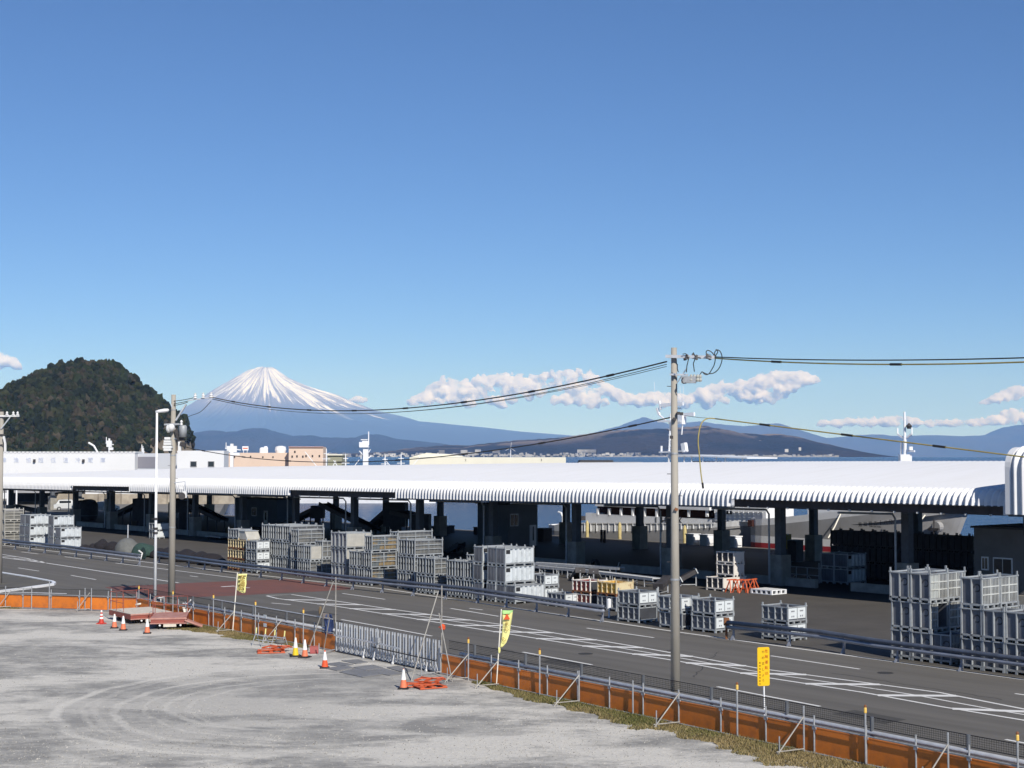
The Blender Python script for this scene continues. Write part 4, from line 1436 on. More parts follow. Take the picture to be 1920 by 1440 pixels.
for dx_ in (-0.45, 0.45):
    mst.tube([Vector((b0.x, b0.y, 3.5)) + U * dx_ * 1.6, mp_(1262, 775) + U * dx_ * 0.7], 0.11, 6)
for y in range(782, 868, 11):
    c = mp_(1261, y)
    mst.bar(c + U * 0.6, c - U * 0.6, 0.08).bar(c + U * 0.6, mp_(1261, y + 11) - U * 0.6, 0.06)
obj("lattice_mast", mst, M_WHITE, t)
def part_bar(name, pa, pb, w, h=None):
    return obj(name, MB().bar(mp_(*pa), mp_(*pb), w, h), M_WHITE, t)
part_bar("radar_scanner", (1238, 760), (1281, 757), 0.18, 0.32)
part_bar("radar_scanner", (1272, 778.5), (1302, 776.5), 0.2, 0.36)
part_bar("yard_arm", (1232, 765), (1236, 778), 0.22)
part_bar("yard_arm", (1236, 778), (1250, 790), 0.14)
part_bar("yard_arm", (1236, 752), (1239, 768), 0.2)
part_bar("mast_platform", (1237, 790), (1281, 790), 0.7, 0.2)
part_bar("mast_platform", (1239, 848), (1286, 846), 0.6, 0.15)
part_bar("mast_box", (1268, 786), (1283, 786), 0.6, 1.0)
part_bar("mast_box", (1280, 840), (1287, 838), 0.4, 0.9)
part_bar("mast_arm", (1240, 836), (1240, 852), 0.16)
part_bar("mast_arm", (1281, 782), (1278, 815), 0.1)
for px in (1276, 1282, 1228):
    a, b = mp_(px, 757 if px > 1230 else 752), mp_(px - 1, 716 if px < 1230 else 724)
    obj("whip_aerial", MB().tube([a, b], 0.018, 5), M_WHITE, t)

# --- fenders hanging between the white ship and the quay
for k, px in enumerate((1105, 1166, 1288)):
    s, z = PV(px, 1003, NV - 0.4)
    mb = MB()
    z = -0.2
    p = L(s, QV + 0.5, 0)
    mb = MB().lathe([(0.05, 1.7), (0.16, 1.45), (0.2, 0.9), (0.17, 0.3), (0.2, -0.2), (0.16, -0.6), (0.05, -0.9)], 12, (p.x, p.y, 0.0))
    tag(obj("fender", mb, mat("fender_yellow", (0.62, 0.52, 0.24), 0.8, col2=(0.4, 0.32, 0.16), scale=3), smooth=True), "cream fender hanging on the white ship's side, %s" % ["behind the front column", "between the columns", "right of the concrete pole"][k], "fender", "fenders along the white ship")
for k, px in enumerate((1302, 1328, 1380)):
    s = PV(px, 1010, QV - 1.0)[0]
    p = L(s, QV - 1.2)
    tag(obj("quay_bollard_box", MB().box(-0.5, 0.5, -0.45, 0.45, 0, 0.95).box(-0.56, 0.56, -0.51, 0.51, 0.95, 1.05).box(-0.4, 0.4, -0.55, -0.45, 0.2, 0.8), M_WHITE, None, (p.x, p.y, 0), RZ), "white insulated box on the quay edge, %s" % ["first right of the concrete pole", "second right of the concrete pole", "below the ship's fore end"][k], "box", "white boxes on the quay edge")

# --- generic small craft and masts across the basin
def craft(label, px, Y, ytop, w, seed, tower=False):
    rr = random.Random(seed)
    q = AT(px, ytop, Y)
    t = thing("fishing_boat", label, "boat", (q.x, Y, sea_z(0, Y)), 0, "fishing boats across the basin")
    ln = w
    hb = MB()
    n_ = 10
    for j in range(n_ + 1):
        u = j / n_
        half = 2.0 * (1 - max(0, (u - 0.55) / 0.45) ** 2)
        zz = 1.6 + 1.6 * u * u
        for y_, z_ in ((-half * 0.8, 0), (-half, zz), (half, zz), (half * 0.8, 0)):
            hb.v.append(((u - 0.5) * ln, y_, z_))
    for j in range(n_):
        for k in range(3):
            a = j * 4 + k
            hb.f.append((a, a + 4, a + 5, a + 1))
    hb.f.append((0, 1, 2, 3))
    obj("hull", hb, M_WHITE, t)
    c = obj("cabin", MB().box(-ln * 0.25, ln * 0.05, -1.4, 1.4, 1.5, 4.4).box(-ln * 0.27, ln * 0.08, -1.6, 1.6, 4.4, 4.55), M_WHITE, t)
    obj("cabin_window", MB().box(-ln * 0.22, ln * 0.03, -1.43, -1.4, 3.2, 4.0), M_GLASS, c)
    top = q.z - sea_z(0, Y)
    if tower:
        obj("mast", MB().bar((0, 0, 4.4), (0, 0, top - 1.2), 1.1, 1.1), M_WHITE, t)
        obj("lookout", MB().box(-1.35, 0.4, -0.9, 0.9, top - 2.3, top - 1.35).box(-1.0, 0.4, -0.9, 0.9, top - 0.95, top - 0.75).box(-1.3, 0.7, -1.0, 1.0, top - 2.5, top - 2.3).box(-0.75, 0.3, -0.6, 0.6, top - 1.35, top - 0.95), M_WHITE, t)
        obj("aerial", MB().bar((0.6, 0, top - 2), (0.6, 0, top + 0.9), 0.2).bar((0.6, 0, top - 3.6), (1.0, 0, top - 2.9), 0.16).bar((-0.5, 0, top - 4.2), (-1.4, 0, top - 3.2), 0.2).bar((0.5, 0, top - 4.8), (1.2, 0, top - 4.3), 0.22).bar((-1.0, 0, top - 5), (-1.0, 0, top - 4.2), 0.15), M_WHITE, t)
    else:
        obj("mast", MB().tube([(0, 0, 4.4), (0, 0, top)], 0.22, 6, 0.12).bar((-0.9, 0, top * 0.8), (0.9, 0, top * 0.8), 0.14).bar((-0.6, 0, top * 0.9), (0.6, 0, top * 0.9), 0.14), M_WHITE, t)
        for k in (-1, 1):
            obj("boom", MB().bar((0, 0, 5.0), (k * rr.uniform(2, 5), 0, top * rr.uniform(0.75, 0.95)), 0.16), M_WHITE, t)
    return t
craft("white vessel with a tall square lookout tower rising above the shed roof", 686, 330, 817, 30, 1, True)
craft("white boat with rigged mast right beside the tan building", 612, 350, 841, 14, 2)
craft("small white boat with booms left of the lookout tower", 648, 352, 851, 12, 3)
craft("white boat with crossed booms right of the lookout tower", 722, 352, 853, 12, 4)
craft("white boat with low booms at the left end of the cream shed", 752, 350, 851, 12, 5)

# ---------------------------------------------------------------- far buildings
def block(t, name, m, pa, pb, ytop, Y, depth, z0=0.0):
    a, b = AT(pa, ytop, Y), AT(pb, ytop, Y)
    return obj(name, MB().box(a.x, b.x, Y, Y + depth, z0, a.z), m, t), a.z
def pwin(parent, px, py, w, h, Y, m=M_GLASS, name="window", pane=True):
    q = AT(px, py, Y)
    f = obj(name, MB().box(q.x - w / 2, q.x + w / 2, Y - 0.12, Y - 0.005, q.z - h / 2, q.z + h / 2), M_GREYW if pane else m, parent)
    if pane:
        obj("pane", MB().box(q.x - w / 2 + 0.1, q.x + w / 2 - 0.1, Y - 0.16, Y - 0.125, q.z - h / 2 + 0.1, q.z + h / 2 - 0.1), m, f)
    return f
t = thing("cold_store", "long white cold store with faded blue characters below the wooded hill", "warehouse")
M_STORE = mat("store_white", (0.74, 0.745, 0.75), 0.6, col2=(0.67, 0.675, 0.68), scale=0.08, contrast=(0.5, 0.8))
block(t, "wall", M_STORE, -420, 253, 849.5, 300, 6)
w2, _ = block(t, "wall", M_STORE, 332, 420, 845, 296, 5)
w3, _ = block(t, "recess_wall", mat("store_grey", (0.50, 0.52, 0.56), 0.7), 253, 332, 850, 302.5, 4)
pwin(w3, 276, 867, 4.2, 2.2, 302.5, mat("shutter_grey", (0.20, 0.20, 0.235), 0.6), "shutter", False)
for px in (363, 396):
    pwin(w2, px, 870, 1.25, 1.1, 296)
for k, ch in enumerate("焼津漁協超低温冷蔵庫"):
    q = AT(-16 + 23.2 * k, 866.5, 300)
    obj("wall_letter", MB().add(text_mb(ch, 1.08, 0.04), face_mtx((q.x, 299.95, q.z), (1, 0, 0))), M_LETTER, t)
for px in (65, 157):
    q = AT(px, 864, 300)
    obj("wall_lamp", MB().box(q.x - 0.2, q.x + 0.2, 299.6, 299.99, q.z - 0.3, q.z + 0.3), M_DSTEEL, t)
cp = MB()
q0, q1 = AT(-420, 849.3, 300), AT(253, 849.3, 300)
k = q0.x
while k < q1.x:
    cp.box(k, k + 0.45, 299.9, 306, q0.z, q0.z + 0.28)
    k += 0.8
tag(obj("roof_edge", cp, M_STORE, t), kind="stuff")
for k, (px, yt, lb) in enumerate(((205, 822, "white radar mast rising above the cold store, left of the street lamp"), (268, 836, "small white aerial cross above the cold store beside the street lamp"), (435, 832, "white ship's funnel and mast above the tan building's left end"))):
    q = AT(px, yt, 345)
    t = thing("signal_mast", lb, "mast", (q.x, 345, 0))
    wd = (0.55, 0.2, 1.1)[k]
    obj("mast_pole", MB().bar((0, 0, 0), (0, 0, q.z), wd * 0.6), M_WHITE, t)
    obj("mast_head", MB().box(-wd, wd, -0.3, 0.3, q.z - 1.9, q.z - 0.5).box(-wd * 0.2, wd * 1.6, -0.3, 0.3, q.z - 2.6, q.z - 2.0), M_WHITE, t)
    obj("mast_arm", MB().bar((-wd * 1.4, 0, q.z - 1.0), (wd * 1.8, 0, q.z - 1.4), 0.2).bar((-wd * 1.2, 0, q.z + 0.3), (-wd * 1.2, 0, q.z - 1.2), 0.14), M_WHITE, t)
q, q2 = AT(168, 831, 345), AT(184, 848, 345)
tag(obj("lamp_arm", MB().tube([AT(166, 830, 345), AT(176, 836, 345), AT(184, 850, 345), (q2.x + 0.4, 345, 0)], 0.22, 8), M_WHITE), "white bent boom rising over the cold store roof", "boom")
t = thing("tan_factory", "pale tan flat roofed factory with higher right block", "factory")
block(t, "wall", M_TAN, 418, 542, 849, 380, 8)
w_, _ = block(t, "wall", M_TAN, 541.5, 606, 838, 377, 6)
rf, _ = block(t, "parapet", mat("parapet_pink", (0.66, 0.40, 0.32), 0.7), 541, 606.5, 837.4, 376.6, 0.4, AT(560, 838.6, 377).z)
for px, py in ((548, 856), (557, 855.5), (568, 856), (574, 855), (586, 855), (553, 847), (599, 855)):
    pwin(w_, px, py, 0.35, 0.5, 377, M_DSTEEL, "vent", False)
for px, py in ((424, 857), (440, 857), (493, 857), (512, 857), (470, 856)):
    pwin(w_, px, py, 0.3, 0.4, 380, M_DSTEEL, "vent", False)
for px, w, h in ((491, 0.6, 1.2), (498, 0.6, 1.5)):
    q = AT(px, 848, 388)
    obj("roof_vent", MB().lathe([(w, -1), (w, h - 0.4), (w * 0.6, h)], 10, (q.x, 388, q.z)), M_WHITE, t)
q = AT(526, 849, 388)
obj("roof_tank", MB().lathe([(1.2, 0), (1.45, 0.7), (1.3, 1.5), (0.5, 1.75)], 12, (q.x, 388, q.z)), M_WHITE, t)
q = AT(460, 840.5, 382)
sg = obj("roof_sign", MB().box(q.x - 0.75, q.x + 0.75, 382, 382.2, q.z - 0.5, q.z + 0.5).box(q.x - 0.5, q.x - 0.4, 382, 382.2, q.z - 1.6, q.z - 0.5).box(q.x + 0.4, q.x + 0.5, 382, 382.2, q.z - 1.6, q.z - 0.5), M_WHITE, t)
obj("sign_print", MB().box(q.x - 0.6, q.x + 0.6, 381.96, 381.99, q.z - 0.12, q.z + 0.12), M_FLAGR, sg)
t = thing("cream_shed", "long cream transit shed with numbers on its wall beyond the market roof", "shed")
YS = 405
block(t, "wall", M_CREAM, 768, 1061, 857.5, YS, 14, 3.6)
a = AT(772, 857, YS + 6); b = AT(874, 857, YS + 6); c = AT(800, 849.5, YS + 6); d = AT(845, 852, YS + 6)
obj("roof", MB().prism([(0, 0), (1, 0), (1, 1), (0, 1)], 0, 0.01) if False else (lambda m: (setattr(m, 'v', [(a.x, YS + 3, a.z), (b.x, YS + 3, b.z), (d.x, YS + 3, d.z), (c.x, YS + 3, c.z), (a.x, YS + 13, a.z), (b.x, YS + 13, b.z), (d.x, YS + 13, d.z), (c.x, YS + 13, c.z)]), setattr(m, 'f', [(0, 1, 2, 3), (7, 6, 5, 4), (1, 5, 6, 2), (0, 3, 7, 4), (3, 2, 6, 7)]), m)[-1])(MB()), M_CREAM, t)
for px in (780, 835, 872, 919, 967, 1014, 1053, 1060):
    q = AT(px, 868, YS)
    obj("post", MB().box(q.x - 0.2, q.x + 0.2, YS + 0.1, YS + 0.5, 0, 3.6), M_CREAM, t)
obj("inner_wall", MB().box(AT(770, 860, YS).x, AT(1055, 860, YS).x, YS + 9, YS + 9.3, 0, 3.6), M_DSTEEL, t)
for ch, px in (("2", 873), ("3", 1015)):
    q = AT(px, 864.5, YS)
    obj("wall_letter", MB().add(text_mb(ch, 0.85, 0.04), face_mtx((q.x, YS - 0.05, q.z), (1, 0, 0))), M_DSTEEL, t)
t = thing("long_warehouse", "far dark roofed warehouse between the cream shed and the headland", "warehouse")
block(t, "wall", M_GREYW, 1085, 1205, 866.5, 640, 20, -2)
block(t, "roof", M_DSTEEL, 1088, 1150, 863, 641, 20, AT(1100, 866.8, 640).z)
t = thing("olive_shed", "low grey shed with olive roof between the moored boats", "shed")
block(t, "wall", mat("olive_grey", (0.30, 0.30, 0.22), 0.8), 614, 641, 854, 400, 12)
block(t, "roof", M_CREAM, 613, 642, 851.5, 399.5, 13, AT(620, 853.9, 400).z)
# three bladed wind turbine on the far side of the harbour
q = AT(957.5, 840, 1500)
t = thing("wind_turbine", "small white three bladed wind turbine behind the cream shed", "wind turbine", (q.x, 1500, 0))
obj("tower", MB().tube([(0, 0, -2), (0, 0, q.z)], 0.55, 8, 0.35), M_WHITE, t)
obj("hub", MB().tube([(0, -1.6, q.z), (0, 1.2, q.z)], 0.6, 8), M_WHITE, t)
for a in (82, 205, 325):
    r_ = math.radians(a)
    obj("blade", MB().bar((0, -1.3, q.z), (5.6 * math.cos(r_), -1.3, q.z + 5.6 * math.sin(r_)), 0.25, 0.62, (0, 1, 0)), M_WHITE, t)
# things beyond the far end of the shed: loading canopy, walls, cars
t = thing("loading_canopy", "dark loading canopy on pale posts in front of the cold store", "canopy")
a, b = AT(-60, 922, 262), AT(92, 922, 262)
obj("roof", MB().box(a.x, b.x, 262, 290, a.z - 0.2, a.z + 0.2), M_GREYW, t)
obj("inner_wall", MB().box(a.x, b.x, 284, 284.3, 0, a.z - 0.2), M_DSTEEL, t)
for px in (14, 31):
    q = AT(px, 930, 250)
    tag(obj("white_post", MB().tube([(q.x, 250, 0), (q.x, 250, 6)], 0.13, 8).lathe([(0.2, 0), (0.2, 0.1)], 8, (q.x, 250, 0)), M_WHITE), "white lamp post beyond the far end of the shed, %s of two" % ("left" if px < 20 else "right"), "post", "white posts beyond the shed")
t = thing("harbour_wall", "pale stained harbour wall beyond the far end of the shed", "wall")
a, b = AT(98, 940, 268), AT(425, 940, 268)
k = a.x
while k < b.x:
    obj("wall_block", MB().box(k, k + 3.9, 268, 268.6, 0, 1.7 + 0.15 * R.random()), mat("harbour_wall_stone", (0.42, 0.37, 0.29), 0.9, col2=(0.25, 0.21, 0.17), scale=0.7, objvar=0.1), t)
    k += 4.0
def car(label, px, py, Y_, col, rz):
    q = G(px, py)
    t = thing("parked_car", label, "car", (q.x, q.y, 0), rz, "cars parked beyond the shed")
    m = mat("car_" + col, (0.75, 0.75, 0.76) if col == "white" else (0.55, 0.57, 0.58), 0.3)
    prof = [(-2.05, 0.35), (-2.1, 0.9), (-1.75, 1.0), (-1.35, 1.62), (0.55, 1.66), (1.15, 1.05), (1.95, 0.92), (2.1, 0.6), (2.05, 0.35)]
    mb = MB()
    n_ = len(prof)
    for y_ in (-0.82, 0.82):
        mb.v += [(x, y_ * (0.86 if z > 1.2 else 1), z) for x, z in prof]
    mb.f = [tuple(range(n_)), tuple(range(2 * n_ - 1, n_ - 1, -1))] + [(k, n_ + k, n_ + (k + 1) % n_, (k + 1) % n_) for k in range(n_)]
    obj("body", mb, m, t)
    obj("side_window", MB().box(-1.25, 0.45, -0.80, -0.745, 1.08, 1.5).box(-1.25, 0.45, 0.745, 0.80, 1.08, 1.5), M_GLASS, t)
    obj("windscreen", MB().quad((0.62, -0.6, 1.6), (1.13, -0.68, 1.1), (1.13, 0.68, 1.1), (0.62, 0.6, 1.6)), M_GLASS, t)
    for x in (-1.3, 1.3):
        for y_ in (-0.82, 0.82):
            w = obj("wheel", MB().tube([(x, y_ - 0.1, 0.31), (x, y_ + 0.1, 0.31)], 0.31, 12), M_RUBBER, t)
            obj("rim", MB().tube([(x, y_ - 0.12, 0.31), (x, y_ + 0.12, 0.31)], 0.18, 10), M_GALV, w)
car("pale grey car with dark windows beyond the shed, left of two", 127, 957, 0, "grey", 0.3)
car("white car beyond the shed, right of two", 200, 961, 0, "white", 1.2)
# armour blocks and gear on the far wharf
wb = MB()
for k in range(90):
    x = R.uniform(-62, -16); y = 345 + (x + 62) * 0.1 - R.uniform(0.5, 4)
    r = R.uniform(0.5, 1.0)
    c = Vector((x, y, R.uniform(-1.7, -0.4)))
    d_ = Vector((R.uniform(-1, 1), R.uniform(-1, 1), R.uniform(0.2, 1.5))).normalized() * r * 1.6
    wb.tube([c - d_ * 0.4, c + d_], r * 0.55, 6, r * 0.3)
tag(obj("armour_rocks", wb, mat("armour_concrete", (0.40, 0.36, 0.29), 0.9, var=0.2, scale=1)), kind="stuff")
for k, (px, w, h, m, lb, ct) in enumerate(((565, 3.0, 2.2, M_WHITE, "white covered skip on the far wharf under the shed eave", "skip"), (586, 2.6, 2.6, M_RED, "red stacked bin on the far wharf under the shed eave", "bin"), (476, 3.4, 2.0, M_WHITE, "white tank on the far bank left of the wharf", "tank"), (515, 2.4, 2.3, M_WHITE, "pale drum crate on the far bank beside the shed column", "crate"))):
    q = AT(px, 936, 356)
    t = thing("storage_bin", lb, ct, (q.x, 356, 0))
    obj("bin_body", MB().box(-w / 2, w / 2, -1, 1, 0.15, h), m, t)
    obj("bin_rim", MB().box(-w / 2 - 0.1, w / 2 + 0.1, -1.1, 1.1, h, h + 0.18), m, t)
    obj("bin_skid", MB().box(-w / 2, -w / 2 + 0.4, -0.9, 0.9, 0, 0.15).box(w / 2 - 0.4, w / 2, -0.9, 0.9, 0, 0.15), M_DSTEEL, t)

# ================================================================== STEEL CRATES ALONG THE ROAD
class Proto:
    def __init__(self, parts, h, lu, lv):
        self.parts, self.h, self.lu, self.lv = parts, h, lu, lv     # parts: (name, mesh, location, index of parent part or None)
def spawn(pr, name, label, cat, group, loc, rz, swap=None):
    t = thing(name, label, cat, loc, rz, group)
    made = []
    for nm, me, lc, par in pr.parts:
        made.append(link(nm, me, t if par is None else made[par], lc))
    return t

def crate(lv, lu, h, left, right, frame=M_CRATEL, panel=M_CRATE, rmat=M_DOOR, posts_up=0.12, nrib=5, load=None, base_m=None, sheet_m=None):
    """x = across (the face y=0 looks at the sun), y = along the road (the face x=0 looks at the road)"""
    P = []
    base_m = base_m or frame
    post = MB().box(-0.03, 0.03, -0.03, 0.03, 0.05, h - 0.02).box(-0.05, 0.05, -0.05, 0.05, h - 0.05, h + 0.01)
    if posts_up: post.box(-0.028, 0.028, -0.028, 0.028, h + 0.01, h + posts_up)
    pm = post.mesh("corner_post", frame)
    for x in (0.04, lv - 0.04):
        for y in (0.04, lu - 0.04):
            P.append(("corner_post", pm, (x, y, 0), None))
    b = MB()
    for y in (0.06, lu / 2, lu - 0.06):
        b.box(0.0, lv, y - 0.045, y + 0.045, 0.10, 0.17)
    b.box(0.0, 0.07, 0.0, lu, 0.10, 0.172).box(lv - 0.07, lv, 0.0, lu, 0.10, 0.172)
    for x in (0.04, lv / 3, 2 * lv / 3, lv - 0.04):
        for y in (0.05, lu / 2, lu - 0.05):
            b.box(x - 0.05, x + 0.05, y - 0.048, y + 0.048, 0.0, 0.10)
    P.append(("base_frame", b.mesh("base_frame", base_m), (0, 0, 0), None))
    P.append(("floor_plate", MB().box(0.05, lv - 0.05, 0.05, lu - 0.05, 0.171, 0.19).mesh("floor_plate", panel), (0, 0, 0), None))
    zt, zb = h - 0.06, 0.18
    tr = MB()
    for y in (0.03, lu - 0.03): tr.box(0.075, lv - 0.075, y - 0.025, y + 0.025, h - 0.06, h - 0.012)
    for x in (0.03, lv - 0.03): tr.box(x - 0.025, x + 0.025, 0.075, lu - 0.075, h - 0.06, h - 0.012)
    P.append(("top_rail", tr.mesh("top_rail", frame), (0, 0, 0), None))
    # long sides
    def side_mesh():
        m = MB()
        if left == 'corr':
            k, y = 0, 0.08
            n_ = max(4, int((lu - 0.16) / 0.13))
            st = (lu - 0.16) / n_
            pr_ = []
            for j in range(n_):
                pr_ += [(0.05, y + st * j), (0.05, y + st * (j + 0.35)), (0.005, y + st * (j + 0.5)), (0.005, y + st * (j + 0.85))]
            pr_.append((0.05, lu - 0.08))
            for (a, c), (d, e) in zip(pr_, pr_[1:]):
                m.quad((a, c, zb), (a, c, zt), (d, e, zt), (d, e, zb))
        elif left in ('ribs', 'posts', 'plate'):
            m.box(0.085, 0.1, 0.07, lu - 0.07, zb, zt)
        return m
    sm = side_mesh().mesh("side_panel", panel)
    P.append(("side_panel", sm, (0, 0, 0), None))
    if left in ('ribs', 'posts', 'plate'):
        w = {'ribs': 0.042, 'posts': 0.045, 'plate': 0.042}[left]
        n_ = 1 if left == 'plate' else nrib
        rm = MB().box(0.003, 0.085, -w / 2, w / 2, zb, zt).mesh("rib", frame)
        for j in range(n_):
            P.append(("rib", rm, (0, lu * (j + 1) / (n_ + 1), 0), None))
    if left == 'ribs' or left == 'posts':
        zz = zb + (zt - zb) * 0.52
        P.append(("side_rail", MB().box(0.03, 0.068, 0.075, lu - 0.075, zz - 0.02, zz + 0.02).mesh("side_rail", panel), (0, 0, 0), None))
    if left == 'plate':
        rg = MB()
        cy, cz, rr = lu * 0.27, h * 0.66, 0.14
        for k in range(10):
            a, b_ = 2 * math.pi * k / 12, 2 * math.pi * (k + 1) / 12
            rg.bar((0.079, cy + rr * math.cos(a), cz + rr * math.sin(a)), (0.079, cy + rr * math.cos(b_), cz + rr * math.sin(b_)), 0.045, 0.012, (1, 0, 0))
        P.append(("round_mark", rg.mesh("round_mark", M_CRATED), (0, 0, 0), None))
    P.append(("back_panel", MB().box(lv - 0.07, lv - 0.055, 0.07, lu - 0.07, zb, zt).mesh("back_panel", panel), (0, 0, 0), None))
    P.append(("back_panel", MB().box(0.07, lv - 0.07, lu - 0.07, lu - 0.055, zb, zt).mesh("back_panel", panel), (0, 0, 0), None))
    # the end that faces the sun
    if right == 'corr':
        m = MB()
        n_ = max(4, int((lv - 0.5) / 0.31))
        st = (lv - 0.5) / n_
        pr_ = [(0.06, 0.02), (0.42, 0.02)]
        for j in range(n_):
            x = 0.42 + st * j
            pr_ += [(x + st * 0.16, 0.11), (x + st * 0.46, 0.11), (x + st * 0.62, 0.015), (x + st, 0.015)]
        pr_.append((lv - 0.06, 0.02))
        for (a, c), (d, e) in zip(pr_, pr_[1:]):
            m.quad((a, c, zb), (d, e, zb), (d, e, zt), (a, c, zt))
        P.append(("end_panel", m.mesh("end_panel", rmat), (0, 0, 0), None))
        k = len(P) - 1
        P.append(("label_plate", MB().box(0.1, 0.40, 0.005, 0.018, h * 0.68, h * 0.90).mesh("label_plate", M_BLACK), (0, 0, 0), k))
    elif right == 'door':
        for j, (a, c) in enumerate(((0.085, lv / 2 - 0.02), (lv / 2 + 0.02, lv - 0.085))):
            P.append(("door_panel", MB().box(a, c, 0.02, 0.04, zb + 0.04, zt - 0.02).mesh("door_panel", rmat), (0, 0, 0), None))
            k = len(P) - 1
            pr_ = MB()
            x0 = a + (c - a) * 0.28
            ww = (c - a) * 0.44
            for q in range(3):
                pr_.box(x0 + ww * q / 3 + 0.01, x0 + ww * (q + 1) / 3 - 0.01, 0.012, 0.0195, h * 0.68, h * 0.76)
            for q in range(2):
                pr_.box(x0 + ww * q / 2 + 0.03, x0 + ww * (q + 1) / 2 - 0.03, 0.012, 0.0195, h * 0.38, h * 0.47)
            P.append(("stencil", pr_.mesh("stencil", mat("faded_print", (0.20, 0.21, 0.23), 0.7)), (0, 0, 0), k))
        P.append(("door_bar", MB().box(lv / 2 - 0.018, lv / 2 + 0.018, 0.003, 0.035, 0.1, h - 0.07).mesh("door_bar", frame), (0, 0, 0), None))
    elif right == 'plain':
        P.append(("end_panel", MB().box(0.078, lv - 0.078, 0.012, 0.03, zb, zt).mesh("end_panel", rmat), (0, 0, 0), None))
    elif right in ('mesh', 'bars', 'gap'):
        m = MB()
        n_ = int(lv / (0.11 if right == 'mesh' else 0.095))
        w = 0.014 if right == 'mesh' else 0.026
        for j in range(1, n_):
            x = lv * j / n_
            if right == 'gap' and 0.42 * lv < x < 0.97 * lv: continue
            m.box(x - w / 2, x + w / 2, 0.02, 0.02 + w, zb, zt)
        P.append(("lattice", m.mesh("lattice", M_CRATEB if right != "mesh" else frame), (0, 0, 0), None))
        r_ = MB()
        for f_ in ((0.36, 0.68) if right != 'gap' else (0.33, 0.66)):
            z = zb + (zt - zb) * f_
            r_.box(0.075, (lv - 0.075) if right != 'gap' else lv * 0.42, 0.008, 0.045, z - 0.022, z + 0.022)
        r_.box(lv * 0.5 - 0.02, lv * 0.5 + 0.02, 0.006, 0.05, zb, zt) if right != 'gap' else r_.box(lv * 0.42 - 0.025, lv * 0.42 + 0.025, 0.006, 0.05, zb, zt)
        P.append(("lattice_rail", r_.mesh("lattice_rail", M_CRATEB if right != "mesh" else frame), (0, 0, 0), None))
    if sheet_m is not None:
        P.append(("end_sheet", MB().box(0.09, lv * 0.58, 0.05, 0.062, zb, zt).mesh("end_sheet", sheet_m), (0, 0, 0), None))
    if load is not None:
        P.append(("load", MB().box(0.12, lv - 0.12, 0.10, lu - 0.12, 0.195, h * 0.80).mesh("load", load), (0, 0, 0), None))
    return Proto(P, h, lu, lv)

M_ZINC = mat("sunlit_zinc_sheet", (0.62, 0.66, 0.68), 0.45, 0.1, col2=(0.42, 0.45, 0.46), scale=2.5, contrast=(0.5, 0.75))  # sun on the corrugated ends put into the colour
M_LOADY = mat("load_yellow_blue", (0.10, 0.125, 0.14), 0.8, col2=(0.27, 0.18, 0.06), scale=1.1, contrast=(0.45, 0.55))
M_LOADG = mat("load_beige", (0.20, 0.19, 0.165), 0.85, col2=(0.11, 0.115, 0.115), scale=1.6)
M_SMOOTH = mat("crate_smooth_grey", (0.24, 0.24, 0.25), 0.6, var=0.1, scale=1.5)
M_LBEIGE = mat("crate_beige", (0.44, 0.43, 0.39), 0.65, var=0.12, scale=2)
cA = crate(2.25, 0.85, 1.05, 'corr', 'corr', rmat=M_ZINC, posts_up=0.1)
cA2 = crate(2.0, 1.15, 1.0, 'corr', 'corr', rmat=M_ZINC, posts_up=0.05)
cB = crate(2.25, 0.92, 1.05, 'posts', 'mesh', frame=M_CRATEL, panel=M_CRATED, nrib=2, load=M_LOADG)
cB1 = crate(1.1, 0.92, 1.1, 'posts', 'mesh', frame=M_CRATEL, panel=M_CRATED, nrib=2, load=M_LOADG)
cBp = crate(1.1, 0.86, 1.1, 'posts', 'plain', frame=M_CRATEL, panel=M_CRATED, nrib=2, rmat=M_LBEIGE)
cBy = crate(2.1, 0.86, 1.08, 'posts', 'mesh', frame=M_CRATEL, panel=M_CRATED, nrib=2, load=M_LOADY)
cBs = crate(2.1, 0.93, 1.10, 'plate', 'plain', frame=M_CRATEL, panel=M_SMOOTH, rmat=M_LBEIGE)
cBt = crate(2.9, 0.95, 1.145, 'posts', 'mesh', frame=M_CRATEL, panel=M_CRATED, nrib=2, load=M_LOADG)
cBm = crate(2.2, 0.95, 1.08, 'posts', 'mesh', frame=M_CRATEL, panel=M_CRATED, nrib=2, load=M_LOADG)
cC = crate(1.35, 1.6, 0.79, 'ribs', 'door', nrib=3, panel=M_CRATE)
cCd = crate(1.35, 1.6, 0.79, 'ribs', 'plain', nrib=3, rmat=M_CRATED)
cC2 = crate(1.15, 1.55, 0.77, 'ribs', 'door', nrib=3)
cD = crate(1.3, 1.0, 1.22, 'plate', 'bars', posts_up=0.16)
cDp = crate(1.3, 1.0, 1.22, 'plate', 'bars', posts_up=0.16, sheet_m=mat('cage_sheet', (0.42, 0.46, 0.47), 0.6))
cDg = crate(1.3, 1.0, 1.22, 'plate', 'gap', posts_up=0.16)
cY = crate(1.35, 1.55, 0.77, 'ribs', 'plain', frame=M_RUSTY, panel=M_YEL, rmat=M_RUSTY, nrib=3, base_m=M_RUST)
cYc = crate(1.3, 1.55, 0.76, 'ribs', 'plain', frame=M_RUSTY, panel=M_CRATED, rmat=M_RUSTY, nrib=3, base_m=M_RUST)
cR = crate(1.35, 1.5, 0.76, 'ribs', 'plain', frame=M_WRUST, panel=M_RED, rmat=M_CRATED, nrib=3, base_m=M_RUST)
cW = crate(2.2, 1.45, 0.84, 'ribs', 'plain', frame=M_WRUST, panel=M_CRATED, rmat=M_WRUST, nrib=2, posts_up=0)
